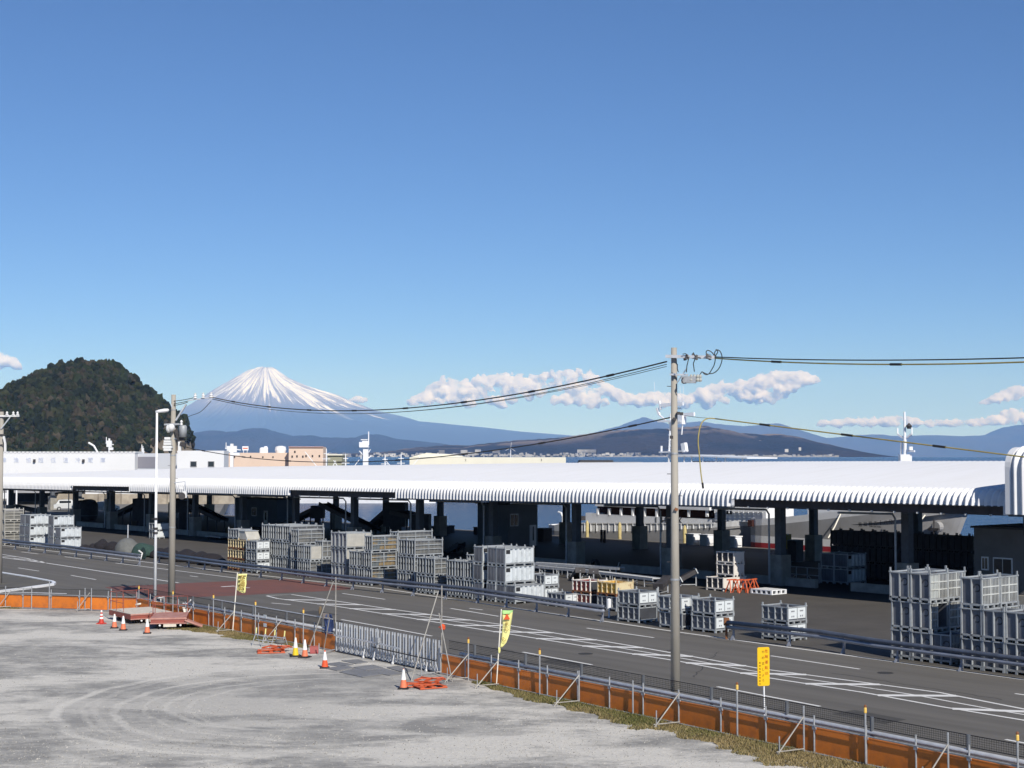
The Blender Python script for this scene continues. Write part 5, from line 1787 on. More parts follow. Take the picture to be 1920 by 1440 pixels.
cW2 = crate(0.75, 1.5, 0.78, 'ribs', 'plain', frame=M_WRUST, panel=M_CRATED, rmat=M_WRUST, nrib=2, posts_up=0)
cW3 = crate(1.0, 1.5, 0.78, 'ribs', 'plain', frame=M_WRUST, panel=M_CRATED, rmat=M_WRUST, nrib=2, posts_up=0)
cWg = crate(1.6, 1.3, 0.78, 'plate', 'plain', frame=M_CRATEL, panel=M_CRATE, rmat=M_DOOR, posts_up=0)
cDk = crate(1.1, 0.95, 1.08, 'plate', 'bars', frame=M_DSTEEL, panel=M_DSTEEL, posts_up=0.14)  # the cage crate darkened, shade under the roof put into its colour
cMb = crate(1.9, 1.1, 1.12, 'plate', 'mesh', frame=M_LBEIGE, panel=M_SMOOTH, load=M_LOADG)
cSh = crate(0.9, 0.9, 1.25, 'posts', 'mesh', frame=M_CRATEL, panel=M_CRATED, nrib=2, load=M_LOADG)

TIER = {1: ["single crate"], 2: ["bottom", "top"], 3: ["bottom", "middle", "top"], 4: ["bottom", "second from bottom", "third from bottom", "top"]}
ORD = ["first", "second", "third", "fourth", "fifth", "sixth", "seventh", "eighth", "ninth", "tenth", "eleventh", "twelfth", "thirteenth"]
def stack(kind, where, corner, cols, group, name="steel_crate", jitter=0.028):
    """cols: list of (iu, iv, [protos from the ground up], lu) ; labels say tier, column and stack"""
    c = G(*corner) if isinstance(corner, tuple) else corner
    us = sorted({q[0] for q in cols})
    vs = sorted({q[1] for q in cols})
    for iu, iv, protos in cols:
        z = 0.012
        for k, pr in enumerate(protos):
            p = c + U * (iu * pr.lu) + V * (iv * pr.lv * 1.02) + Vector((R.uniform(-1, 1), R.uniform(-1, 1), 0)) * jitter
            n_ = len(protos)
            lab = "%s, %s" % (kind, TIER[n_][k])
            if len(us) > 1: lab += ", %s from right" % ORD[us.index(iu)]
            if len(vs) > 1: lab += ", %s row" % ("front" if iv == vs[0] else "back")
            lab += ", " + where
            spawn(pr, name, lab, "crate", group, (p.x, p.y, z), RZ + R.uniform(-0.016, 0.016))
            z += pr.h
GR = "steel crates stacked along the far side of the road"
stack("grey cage crate", "stack at the right edge's left", (1745, 1243), [(0, 0, [cD, cDg, cDp]), (1, 0, [cD, cD, cD]), (0, 1, [cD, cD, cD]), (1, 1, [cD, cD, cD]), (-1, 0, [cD])], GR)
stack("grey cage crate", "rightmost tall stack", (1843, 1258), [(0, 0, [cD, cD, cD]), (0, 1, [cD, cD, cD]), (-1, 0, [cD, cD]), (-2, 0, [cD, cD]), (-3, 0, [cD, cD])], GR)
stack("white doored crate", "alone on the apron", (1477.5, 1203.6), [(0, 0, [cC, cC])], GR)
stack("white doored crate", "just right of the concrete pole", (1342, 1188), [(0, 0, [cC, cC])], GR)
stack("white doored crate", "half behind the concrete pole", (1278, 1181), [(0, 0, [cCd, cC])], GR)
stack("white doored crate", "just left of the concrete pole", (1197.5, 1169), [(0, 0, [cCd, cC])], GR)
stack("rusty yellow crate", "beside the guard pipe's end", (1155, 1147), [(0, 0, [cCd, cY])], GR)
stack("rusty red crate", "behind the guard pipe's end", (1107, 1141), [(0, 0, [cR, cR])], GR)
stack("low empty grey crate", "left of the red crate", (1060, 1140), [(0, 0, [cC2])], GR)
stack("white doored crate", "behind the corrugated crates", (1021, 1128), [(0, 0, [cC2, cC2])], GR)
cor = G(947, 1131)
stack("pale corrugated crate", "right of the narrow gap", cor, [(0, 0, [cA, cA, cA]), (1, 0, [cA, cA, cA]), (-1, 0, [cA])], GR)
stack("pale corrugated crate", "left of the narrow gap", cor + U * 2.1, [(0, 0, [cA, cA, cA])], GR)
c12 = cor + U * 3.05
stack("grey ribbed crate", "row left of the corrugated crates", c12 + V * 0.02, [(0, 0, [cBp, cBp]), (1, 0, [cBp, cBp]), (2, 0, [cBp, cBp])], GR)
stack("grey mesh crate", "behind the low ribbed row", c12 + V * 1.25 + U * 0.4, [(0, 0, [cSh, cSh]), (1, 0, [cSh, cSh])], GR)
stack("grey ribbed crate", "low pair beside the long mesh stack", (814, 1115), [(0, 0, [cB1, cB1]), (1, 0, [cB1, cB1])], GR)
c13 = G(777, 1107)
stack("grey mesh crate", "long beige mesh stack", c13, [(0, 0, [cB, cB, cB]), (1, 0, [cB, cB, cB])], GR)
c14 = G(696, 1098.5)
stack("grey mesh crate with yellow load", "stack with yellow load", c14, [(0, 0, [cBy, cBy, cBy]), (1, 0, [cBy, cBy]), (2, 0, [cBy, cBy])], GR)
stack("grey mesh crate", "behind the stack with yellow load", c14 + V * 2.3 + U * 0.2, [(0, 0, [cBt, cBt, cBt])], GR)
stack("smooth grey crate", "left of the yellow load", (649, 1092), [(0, 0, [cBs, cBs, cBs]), (1, 0, [cBs, cBs, cBs])], GR)
stack("small grey mesh crate", "beside the smooth grey stack", (603, 1082), [(0, 0, [cSh, cSh])], GR)
stack("grey ribbed crate", "low front pair of the tallest group", (581, 1083), [(0, 0, [cB1, cBp]), (1, 0, [cBp, cBp])], GR)
stack("grey mesh crate", "front stack of the tallest group", (558, 1079.5), [(0, 0, [cBm, cBm, cBm])], GR)
stack("grey ribbed crate", "tallest group", (542, 1077), [(k, 0, [cBt, cBt, cBt]) for k in range(4)], GR)
stack("cream rusty crate", "rusty cream stack", (466, 1072.5), [(0, 0, [cYc, cYc, cYc]), (1, 0, [cYc, cYc, cYc, cC2])], GR)
stack("grey ribbed crate", "right of the rusty cream stack", (481, 1075), [(0, 0, [cC2, cC2, cC2])], GR)
stack("pale corrugated crate", "far left group, back stack", (55, 1027), [(0, 0, [cA2, cA2, cA2]), (1, 0, [cA2, cA2, cA2])], GR)
stack("pale corrugated crate", "far left group, middle stack", (99, 1029.5), [(0, 0, [cA2, cA2, cA2])], GR)
stack("pale corrugated crate", "far left group, front stack", (113, 1031.5), [(0, 0, [cA2, cA2])], GR)
stack("beige mesh crate", "leftmost stack", (8, 1022), [(0, 0, [cMb, cMb, cMb]), (1, 0, [cMb, cMb, cMb])], GR)
stack("white box crate", "at the shade's edge beside the street lamp", (290, 1010.5), [(0, 0, [cWg, cWg])], GR)
GS = "crates standing under the shed"
lw = G(1356, 1109)
stack("rust stained white bin", "base of the white bin pile", lw, [(0, 0, [cW])], GS, "fish_bin")
for k in range(2):
    for q, (pr, dv, lb) in enumerate(((cW3, 1.0, "rust stained white bin, %s of two upper bins in the pile"),)):
        p = lw + V * dv
        spawn(pr, "fish_bin", lb % ("lower" if k == 0 else "upper"), "crate", GS, (p.x, p.y, 0.012 + 0.84 + k * 0.78), RZ)
s20, _ = PV(1590, 1080, 3.5)
stack("pale corrugated crate", "deep in the shade right of the column", L(s20, 3.5), [(0, 0, [cA2, cA2]), (1, 0, [cA2, cA2])], GS)
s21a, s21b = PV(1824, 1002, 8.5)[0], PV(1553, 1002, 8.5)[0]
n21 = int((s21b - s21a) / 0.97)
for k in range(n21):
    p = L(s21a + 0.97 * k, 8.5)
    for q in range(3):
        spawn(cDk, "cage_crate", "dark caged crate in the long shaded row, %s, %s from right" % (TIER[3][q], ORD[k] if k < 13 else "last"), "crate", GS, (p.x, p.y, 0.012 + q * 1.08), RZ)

# sloped grey bin on top of the rusty cream stack
p = G(466, 1072.5) + U * 0.25
t = thing("tipping_bin", "grey sloped tipping bin on top of the rusty cream crates", "bin", (p.x, p.y, 0.012 + 3 * 0.76 + 0.01), RZ)
mb = MB().prism([(0, 0), (1, 0), (1, 1), (0, 1)], 0, 1)
mb.v = [(0.1, 0.1, 0.02), (1.2, 0.1, 0.02), (1.2, 1.2, 0.02), (0.1, 1.2, 0.02), (0.1, 0.5, 0.62), (1.2, 0.5, 0.62), (1.2, 1.35, 0.62), (0.1, 1.35, 0.62)]
obj("bin_body", mb, M_LBEIGE, t)
obj("bin_rim", MB().box(0.05, 1.25, 0.45, 1.4, 0.62, 0.67), M_CRATEL, t)
obj("bin_foot", MB().box(0.1, 0.25, 0.1, 1.1, 0, 0.02).box(1.05, 1.2, 0.1, 1.1, 0, 0.02), M_RUST, t)

# orange trestles by the white bins
for k, (px, py) in enumerate(((1372, 1111), (1386, 1111.5), (1400, 1111.5), (1414, 1110))):
    q = G(px, py)
    t = thing("trestle", "orange folded trestle by the white bins, %s from left" % ORD[k], "trestle", (q.x, q.y, 0), RZ + 0.15 * (k - 1.5), "orange trestles by the white bins")
    for x in (-0.28, 0.28):
        for y in (-0.3, 0.3):
            obj("leg", MB().bar((x, y, 0), (x * 0.5, 0, 0.78), 0.06), M_BARR, t)
        obj("leg_brace", MB().bar((x * 0.8, -0.2, 0.28), (x * 0.8, 0.2, 0.28), 0.04), M_BARR, t)
    obj("beam", MB().bar((-0.35, 0, 0.8), (0.35, 0, 0.8), 0.08), M_BARR, t)
q = G(1447, 1116)
t = thing("plastic_pallet", "low white block pallet with square openings at the shade's edge", "pallet", (q.x, q.y, 0), RZ)
obj("deck", MB().box(0, 1.4, 0, 1.7, 0.24, 0.29), M_WHITE, t)
obj("runner", MB().box(0, 1.4, 0, 1.7, 0.01, 0.05), M_WHITE, t)
bk = MB().box(-0.06, 0.06, -0.06, 0.06, 0.05, 0.24).mesh("block", M_WHITE)
for i in range(4):
    link("block", bk, t, (0.06 + i * 0.426, 0.06, 0)); link("block", bk, t, (0.06 + i * 0.426, 1.64, 0))
    if i: link("block", bk, t, (0.06, 0.06 + i * 0.4, 0))
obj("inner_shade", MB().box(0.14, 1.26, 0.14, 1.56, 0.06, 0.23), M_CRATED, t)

# roller conveyors lying in the sun at the shed's edge
def roller(label, a, b, ha, w, legs_n, mirror=1):
    p, q = G(a[0], a[1], ha), G(b[0], b[1], ha)
    t = thing("roller_conveyor", label, "conveyor", (0, 0, 0), 0, "roller conveyors lying along the shed's sunny edge")
    d = (q - p).normalized()
    sd = Vector((-d.y, d.x, 0)) * (w / 2)
    for k in (-1, 1):
        obj("side_rail", MB().bar(p + sd * k, q + sd * k, 0.06, 0.18), M_GALV, t)
    m = MB().tube([sd * -0.95, sd * 0.95], 0.035, 6).mesh("roller", M_GALVL)
    ln = (q - p).length
    n_ = min(60, int(ln / 0.16))
    for k in range(n_):
        link("roller", m, t, tuple(p + d * (ln * (k + 0.5) / n_) + Vector((0, 0, 0.03))))
    for k in range(legs_n):
        c = p + d * (ln * (k + 0.5) / legs_n)
        obj("leg", MB().bar(c + sd, Vector((c.x + sd.x, c.y + sd.y, 0)), 0.06).bar(c - sd, Vector((c.x - sd.x, c.y - sd.y, 0)), 0.06).bar(c + sd - Vector((0, 0, ha * 0.6)), c - sd - Vector((0, 0, ha * 0.6)), 0.05), M_GALV, t)
    return t
roller("long roller conveyor along the shade line, behind", (1001, 1056), (1166, 1066), 0.75, 0.6, 5)
roller("roller conveyor lying below the longer one, on its left", (1004, 1062), (1110, 1071), 0.62, 0.5, 4)
roller("ladder framed roller conveyor in front, ending near the concrete pole", (1114, 1072), (1232, 1086), 0.55, 0.7, 4)
for k, (a, b, lb) in enumerate((((1078, 1084, 0.05), (1088, 1069, 0.8), "dark tilted chute end left of the ladder framed conveyor"), ((1122, 1087, 0.05), (1113, 1071, 0.85), "grey tilted plate leaning on the ladder framed conveyor"), ((1234, 1100, 0.5), (1252, 1084, 0.9), "black motor head at the conveyor's right end"), ((1276, 1086, 0.45), (1305, 1070, 1.0), "black tilted feeder with white end plates right of the concrete pole"))):
    p, q = G(a[0], a[1], a[2]), G(b[0], b[1], b[2])
    t = thing("conveyor_feeder", lb, "feeder", (0, 0, 0), 0)
    m_ = M_GALV if k == 1 else M_DSTEEL
    obj("feeder_body", MB().bar(p, q, 0.6, 0.28 if k != 1 else 0.1), m_, t)
    d = (q - p).normalized()
    for e, nm in ((p, "end_plate"), (q, "end_plate")):
        obj(nm, MB().bar(e - d * 0.03, e + d * 0.03, 0.68, 0.36), M_DOOR if k == 3 else M_DSTEEL, t)
    mid_ = (p + q) / 2
    obj("feeder_leg", MB().bar(Vector((p.x, p.y, 0)), p, 0.08).bar(Vector((q.x, q.y, 0)), q, 0.08).bar(Vector((p.x, p.y, 0.1)), Vector((q.x, q.y, 0.1)), 0.06), M_GALV, t)
q = G(1181, 1071)
t = thing("machine_box", "black machine box at the shade's edge above the ladder framed conveyor", "box", (q.x, q.y, 0), RZ)
obj("box_body", MB().box(-0.5, 0.5, -0.35, 0.35, 0.08, 0.42), M_DSTEEL, t)
obj("box_lid", MB().box(-0.53, 0.53, -0.38, 0.38, 0.42, 0.46), M_SSTEEL, t)
obj("box_skid", MB().box(-0.45, -0.35, -0.35, 0.35, 0, 0.08).box(0.35, 0.45, -0.35, 0.35, 0, 0.08), M_SSTEEL, t)
p0, p1 = G(1154, 1062, 0.6), G(1161, 1054, 0.9)
tag(obj("steel_rod", MB().tube([Vector((p0.x, p0.y, 0.0)), p1], 0.02, 6), M_GALVL), "thin steel rod leaning up from the conveyors", "rod")
q = G(1085, 1084)
t = thing("plank_tray", "grey slatted tray on the apron below the conveyors", "tray", (q.x, q.y, 0), RZ + 0.2)
for k in range(4):
    obj("slat", MB().box(k * 0.16, k * 0.16 + 0.12, 0, 1.2, 0.2, 0.24), M_GALV, t)
obj("tray_leg", MB().box(0, 0.6, 0.1, 0.2, 0, 0.2).box(0, 0.6, 1.0, 1.1, 0, 0.2), M_GALV, t)
# barrier lattice and cabinet in the shade between the columns
s_, z_ = PV(1505, 1078, 3.0)
t = thing("shade_barrier", "pale pipe barrier in the shade between two columns", "barrier", tuple(L(s_ - 1.4, 3.0)), RZ)
mb = MB()
for y in (0, 1.0, 1.95, 2.9):
    mb.tube([(0, y, 0), (0, y, 1.35 if y in (0, 2.9) else 1.0)], 0.03, 6)
obj("barrier_post", mb, M_GALV, t)
obj("barrier_rail", MB().tube([(0, -0.3, 1.0), (0, 3.0, 1.0)], 0.03, 6).tube([(0, 0, 0.5), (0, 2.9, 0.5)], 0.03, 6).tube([(0, 0.3, 0), (0, 1.0, 0.5)], 0.025, 6).tube([(0, 2.6, 0), (0, 1.95, 0.5)], 0.025, 6), M_GALV, t)
s_, z_ = PV(1102, 1050, -0.7)
p = L(s_ - 0.75, -0.62)
t = thing("tyre", "black tyre leaning against a column plinth in the shade", "tyre", (p.x, p.y, 0.42), RZ)
tm = MB()
n_ = 18
ring = [(0.42, -0.1), (0.42, 0.1), (0.26, 0.12), (0.26, -0.12)]
for j in range(n_):
    a = 2 * math.pi * j / n_
    for r_, x in ring:
        tm.v.append((x, r_ * math.cos(a), r_ * math.sin(a)))
for j in range(n_):
    for k in range(4):
        a, b = j * 4 + k, j * 4 + (k + 1) % 4
        c, d = ((j + 1) % n_) * 4 + (k + 1) % 4, ((j + 1) % n_) * 4 + k
        tm.f.append((a, b, c, d))
obj("tread", tm, M_RUBBER, t)

# ---------------------------------------------------------------- covered net heaps and reels along the guard pipe
def heap(px, py, r, h, m, label, seed):
    q = G(px, py)
    rg = np.random.default_rng(seed)
    v = ICV.copy()
    v = v * (1 + (rg.random((len(v), 1)) - 0.5) * 0.5)
    v[:, 2] = np.where(v[:, 2] < -0.1, -0.1, v[:, 2])
    v = v * np.array([r, r * 0.95, h * 0.8])
    v[:, 2] += 0.1 * h
    o = link("net_heap", np_mesh("net_heap", v, ICF, m, True), None, (q.x, q.y, 0.0))
    sub = o.modifiers.new("smooth", 'SUBSURF'); sub.levels = 1; sub.render_levels = 1
    return tag(o, label, "net heap", "net heaps along the far guard pipe")
hp_ = [(118, 1027, .55, .7, M_RUST), (133, 1025, .7, .85, M_NET), (148, 1028, .6, .55, M_NET), (160, 1030, .7, .5, M_NET), (176, 1030, .6, .65, M_NET), (190, 1030, .8, 1.05, M_NET), (214, 1035, 1.0, 1.15, M_NET), (240, 1039, 1.05, 1.45, M_GREYD), (272, 1044, 1.1, 1.5, M_NETG), (300, 1046, .8, .95, M_NET), (318, 1048, .9, 1.1, M_NET), (349, 1053, 1.15, 1.15, M_NET), (374, 1056, 1.1, 1.1, M_NET), (396, 1059, 1.1, 1.1, M_NET), (412, 1062, .7, .7, M_NET)]
wh_ = ["right of the last corrugated crate, rusty", "behind the corrugated crate's corner", "flat one right of the corrugated crates", "second flat one", "low one before the spiky heap", "spiky one left of the grey dome", "wide one just left of the grey dome", "grey domed cover left of the street lamp", "green covered dome beside the street lamp", "between street lamp and concrete pole, left", "between street lamp and concrete pole, right", "first right of the left concrete pole", "second right of the left concrete pole", "third right of the left concrete pole", "last before the rusty cream crates"]
for k, (px, py, r, h, m) in enumerate(hp_):
    base_ = "dark net heap, " if m is M_NET else ("rusty net heap, " if m is M_RUST else "net reel, ")
    heap(px, py, r, h, m, base_ + wh_[k], 40 + k)
q = G(239.5, 1031)
tag(obj("marker_post", MB().tube([(0, 0, 0), (0, 0, 2.25)], 0.06, 8, 0.055).lathe([(0.1, 0), (0.1, 0.04)], 8), M_GALVL, None, (q.x, q.y, 0)), "grey upright marker post behind the grey dome", "post")
q = G(276, 1049)
t = thing("cable_reel", "pale green reel flange standing before the green dome", "reel", (q.x - 0.3, q.y, 0.5), RZ)
obj("flange", MB().tube([(-0.04, 0, 0), (0.04, 0, 0)], 0.5, 14), M_NETG, t)
obj("axle", MB().bar((-0.1, 0, 0), (-0.5, -0.5, -0.45), 0.07).bar((-0.1, 0, 0), (-0.4, 0.5, -0.45), 0.07).tube([(-0.1, 0, 0), (-0.45, 0, 0.25)], 0.07, 8), M_CERA, t)
q = G(408, 1012)
t = thing("flat_trolley", "flat grey steel trolley on the apron left of the rusty cream crates", "trolley", (q.x, q.y, 0), RZ)
obj("bed", MB().box(-0.6, 0.6, -1.6, 1.6, 0.28, 0.36), M_GALV, t)
for y in (-1.1, 1.1):
    obj("wheel", MB().tube([(-0.55, y, 0.14), (0.55, y, 0.14)], 0.14, 10), M_RUBBER, t)

# ================================================================== GUARD PIPES, POLES, CABLES
def arc_pts(a, b, sag, n=28):
    return [a.lerp(b, k / n) - Vector((0, 0, sag * 4 * (k / n) * (1 - k / n))) for k in range(n + 1)]
def guard(label, pix, z=0.80, gap=0.21, r=0.10, step=3.0, m1=None, m2=None, base=True):
    pts = [G(px, py, z) for px, py in pix]
    t = thing("guard_pipe", label, "guard rail", (0, 0, 0), 0, "double pipe guard rails beside the road")
    lowp = [p - Vector((0, 0, gap)) for p in pts]
    obj("upper_pipe", MB().tube(pts, r, 10), m1 or M_RAILU, t, smooth=True)
    obj("lower_pipe", MB().tube(lowp, r * 0.92, 10), m2 or M_RAILL, t, smooth=True)
    tot = sum((b - a).length for a, b in zip(pts, pts[1:]))
    n_ = max(2, int(tot / step))
    bm_ = None
    for k in range(n_ + 1):
        s = 0.25 + (tot - 0.5) * k / n_
        p = at_len(pts, s)
        obj("post", MB().tube([(p.x + V.x * 0.13, p.y + V.y * 0.13, 0), (p.x + V.x * 0.13, p.y + V.y * 0.13, z + 0.02)], 0.055, 8).bar((p.x, p.y, z - gap), (p.x + V.x * 0.13, p.y + V.y * 0.13, z - gap), 0.06).bar((p.x + V.x * 0.13, p.y + V.y * 0.13, 0.28), (p.x - V.x * 0.06, p.y - V.y * 0.06, 0.0), 0.09, 0.03), M_RAILL, t)
    return t
guard("double guard pipe in front of the far left crates and net heaps", [(-120, 999), (0, 1011.5), (130, 1025), (262, 1041)])
guard("long double guard pipe in front of the grey crate stacks", [(294, 1036), (400, 1051), (628, 1079), (880, 1103), (1132, 1138)])
guard("double guard pipe in front of the caged crates at right", [(1364, 1167), (1540, 1185), (1640, 1201), (1920, 1236), (2080, 1257)])
q = G(1362, 1166, 0.8)
tag(obj("end_marker", MB().box(-0.12, 0.12, -0.12, 0.12, -0.15, 0.2).box(-0.05, 0.05, -0.05, 0.05, -0.788, -0.15), M_RUST, None, (q.x, q.y, 0.79)), "rusty red end block on the right guard pipe", "marker")
q = G(1142, 1158)
tag(obj("delineator", MB().lathe([(0.05, 0), (0.05, 0.45), (0.11, 0.47), (0.11, 0.95), (0.05, 1.0)], 10), M_WHITE, None, (q.x, q.y, 0)), "white delineator post at the guard pipe's rounded end", "post")

def pole(label, base, ztop, r0=0.16, r1=0.095, steps=True):
    t = thing("utility_pole", label, "utility pole", (base.x, base.y, 0), 0, "concrete utility poles")
    obj("shaft", MB().tube([(0, 0, 0), (0, 0, ztop)], r0, 16, r1), M_POLE, t, smooth=True)
    if steps:
        k, z = 0, 2.2
        while z < ztop - 1.2:
            rr = lerp(r0, r1, z / ztop)
            sx = 1 if k % 2 else -1
            obj("step_bolt", MB().tube([(sx * rr * 0.9, 0, z), (sx * (rr + 0.13), 0, z)], 0.012, 5), M_DSTEEL, t)
            z += 0.45 * 1.6
            k += 1
        for z in (ztop * 0.37, ztop * 0.71, ztop - 0.9):
            rr = lerp(r0, r1, z / ztop)
            obj("band", MB().lathe([(rr + 0.012, z), (rr + 0.012, z + 0.06)], 14), M_GALV, t)
    return t
B1 = G(1267, 1347)
zt1 = AT(1261.5, 652, B1.y).z
P1 = pole("tall concrete utility pole in front of the crates, right of centre", B1, zt1, 0.168, 0.095)
def a1(px, py, dy=0.0):
    """point near the main pole seen at a pixel, relative to the pole foot"""
    q = AT(px, py, B1.y + dy)
    return q - B1
# top crossarm with strain insulators and loops
obj("crossarm", MB().bar(a1(1248, 668, -0.15), a1(1340, 670, -0.5), 0.10, 0.10), M_GALVL, P1)
for px, py, d in ((1284, 671, -0.1), (1288, 669, -0.35), (1300, 668, -0.2), (1306, 670, -0.5), (1326, 668, -0.6), (1331, 670, -0.3)):
    c = a1(px, py, d)
    obj("insulator", MB().lathe([(0.02, -0.09), (0.06, -0.07), (0.035, -0.04), (0.07, -0.01), (0.035, 0.02), (0.06, 0.05), (0.02, 0.09)], 10, tuple(c)), mat("insulator_grey", (0.16, 0.155, 0.16), 0.35), P1)
    obj("strain_clamp", MB().bar(c, c + Vector((0.14, 0, -0.03)), 0.04), M_DSTEEL, P1)
c0_, c1_ = a1(1277, 703, -0.25), a1(1316, 701, -0.45)
sw = obj("switch_unit", MB().bar(a1(1278, 712, -0.3), a1(1305, 712, -0.4), 0.24, 0.22), M_GALV, P1)
obj("switch_handle", MB().tube([a1(1281, 708, -0.5), a1(1278, 713, -0.5), a1(1281, 719, -0.5), a1(1287, 718, -0.5)], 0.022, 6), M_DSTEEL, sw)
for px in (1296, 1302, 1308, 1313):
    obj("bushing", MB().lathe([(0.035, -0.12), (0.06, -0.06), (0.035, 0.0), (0.055, 0.05), (0.03, 0.12)], 8, tuple(a1(px, 709, -0.45))), mat("bushing_grey", (0.42, 0.42, 0.38), 0.4), sw)
obj("switch_arm", MB().bar(a1(1256, 702, -0.15), a1(1290, 703, -0.3), 0.06).bar(a1(1268, 720, -0.1), a1(1288, 690, -0.3), 0.025), M_GALVL, P1)
for pts in (((1270, 682), (1270, 692), (1272, 698)), ((1280, 664), (1286, 663), (1291, 673), (1288, 686), (1287, 698)), ((1298, 664), (1300, 661), (1304, 670), (1300, 682), (1302, 697)), ((1312, 703), (1316, 697), (1320, 699), (1328, 702)),
            ((1340, 670), (1346, 660), (1345, 657), (1342, 655)), ):
    obj("jumper_wire", MB().tube([a1(x, y, -0.4) for x, y in pts], 0.017, 6), M_WIRE, P1)
def spl(pts, n=6):
    out = []
    m = len(pts)
    for k in range(m - 1):
        p0, p1, p2, p3 = pts[max(k - 1, 0)], pts[k], pts[k + 1], pts[min(k + 2, m - 1)]
        for j in range(n):
            u = j / n
            out.append(0.5 * ((2 * p1) + (p2 - p0) * u + (2 * p0 - 5 * p1 + 4 * p2 - p3) * u * u + (3 * p1 - p0 - 3 * p2 + p3) * u ** 3))
    out.append(pts[-1])
    return out
for pts in (((1326, 668), (1324, 660), (1328, 657), (1336, 662), (1341, 672), (1339, 684), (1335, 692), (1329, 701), (1322, 702), (1317, 697)),
            ((1341, 671), (1340, 661), (1345, 656), (1351, 660), (1354, 671), (1352, 682), (1347, 692), (1339, 699), (1330, 701))):
    obj("jumper_loop", MB().tube(spl([a1(x, y, -0.4) for x, y in pts]), 0.017, 6), M_WIRE, P1)
for px, py in ((1264, 786), (1271, 775), (1277, 776), (1258, 820)):
    obj("cable_clamp", MB().box(*(lambda c: (c.x - 0.05, c.x + 0.05, c.y - 0.2, c.y - 0.08, c.z - 0.05, c.z + 0.05))(a1(px, py, -0.05))), M_DSTEEL, P1)
obj("rusty_clamp", MB().bar(a1(1265, 954, -0.2), a1(1271, 956, -0.2), 0.05, 0.09), M_RUST, P1)

B2 = G(321.5, 1137)
zt2 = AT(325, 740, B2.y).z
P2 = pole("concrete utility pole with transformers beside the street lamp", B2, zt2, 0.21, 0.13)
def a2(px, py, d=0.0):
    return AT(px, py, B2.y + d) - B2
obj("strut_arm", MB().bar(a2(330, 788, -0.2), a2(349, 758, -0.3), 0.09), M_GALVL, P2)
obj("crossarm", MB().bar(a2(308, 796, -0.2), a2(340, 795, -0.2), 0.1), M_GALV, P2)
obj("crossarm", MB().bar(a2(352, 751, -0.3), a2(398, 745, -0.3), 0.06), M_GALVL, P2)
obj("strut_arm", MB().bar(a2(321, 757, -0.1), a2(325, 772, -0.1), 0.05), M_GALVL, P2)
for px in (366, 381, 396):
    obj("insulator", MB().lathe([(0.03, 0), (0.14, 0.04), (0.06, 0.1), (0.11, 0.16), (0.05, 0.24), (0.07, 0.3), (0.0, 0.34)], 10, tuple(a2(px, 748 - (px - 366) * 0.06, -0.3))), M_CERA, P2)
tr_ = obj("transformer", MB().lathe([(0.22, -0.33), (0.23, 0.28), (0.16, 0.36)], 14, tuple(a2(343, 809, -0.35))), M_CRATEL, P2, smooth=True)
obj("bushing", MB().lathe([(0.08, 0.38), (0.05, 0.5), (0.09, 0.55), (0.03, 0.65)], 8, tuple(a2(340, 809, -0.35))), M_CERA, tr_)
for px, py, r in ((321, 802, 0.2), (316, 804, 0.15)):
    c = a2(px, py, -0.5)
    obj("lamp_housing", MB().lathe([(r * 0.4, -0.22), (r, -0.05), (r, 0.1), (r * 0.5, 0.22)], 12, tuple(c)), M_CERA, P2, smooth=True)
for py, w in ((822, 0.32), (828, 0.4), (832, 0.42), (838, 0.5), (843, 0.42)):
    c = a2(315, py, -0.4)
    obj("switch_box", MB().box(c.x - w / 2, c.x + w / 2, c.y - 0.2, c.y + 0.2, c.z - 0.07, c.z + 0.07), M_CERA, P2)
obj("dark_cluster", MB().bar(a2(334, 822, -0.2), a2(345, 822, -0.2), 0.3, 0.25).bar(a2(338, 832, -0.3), a2(348, 834, -0.3), 0.25, 0.2).bar(a2(330, 805, -0.2), a2(335, 822, -0.2), 0.2), M_DSTEEL, P2)
obj("crossarm", MB().bar(a2(312, 823, -0.1), a2(341, 822, -0.1), 0.08), M_GALV, P2)
obj("meter_box", MB().bar(a2(337, 828, -0.3), a2(337, 845, -0.3), 0.16), M_CERA, P2)
c = a2(341, 913, -0.3)
sp = obj("signal_bracket", MB().bar(a2(327, 905, -0.1), a2(347, 903, -0.3), 0.05).bar(a2(347, 903, -0.3), a2(347, 925, -0.3), 0.05), M_GALVL, P2)
obj("siren_box", MB().bar(a2(341, 912, -0.3), a2(341, 917, -0.3), 0.2).bar(a2(347, 921, -0.3), a2(347, 933, -0.3), 0.2), M_CERA, sp)
obj("convex_mirror", MB().tube([a2(341, 930, -0.4), a2(341, 930, -0.46)], 0.2, 16), M_DSTEEL, sp)

B3 = G(-2, 1096)
zt3 = AT(1, 772, B3.y).z
P3 = pole("concrete utility pole cut by the photo's left edge", B3, zt3, 0.2, 0.14, False)
def a3(px, py, d=0.0):
    return AT(px, py, B3.y + d) - B3
obj("crossarm", MB().bar(a3(0, 780, -0.2), a3(36, 780, -0.2), 0.1), M_CERA, P3)
obj("strut_arm", MB().bar(a3(2, 804, -0.2), a3(19, 782, -0.2), 0.07), M_GALVL, P3)
for px in (13, 25, 33):
    obj("insulator", MB().lathe([(0.1, 0), (0.12, 0.05), (0.05, 0.12), (0.09, 0.16), (0.03, 0.27)], 10, tuple(a3(px, 779, -0.2))), M_CERA, P3)
obj("crossarm", MB().bar(a3(0, 815, -0.2), a3(10, 815, -0.2), 0.08).bar(a3(0, 834, -0.2), a3(10, 834, -0.2), 0.06), M_DSTEEL, P3)
obj("switch_box", MB().bar(a3(7, 818, -0.3), a3(10, 832, -0.3), 0.12).bar(a3(10, 832, -0.3), a3(10, 847, -0.3), 0.13), M_CERA, P3)
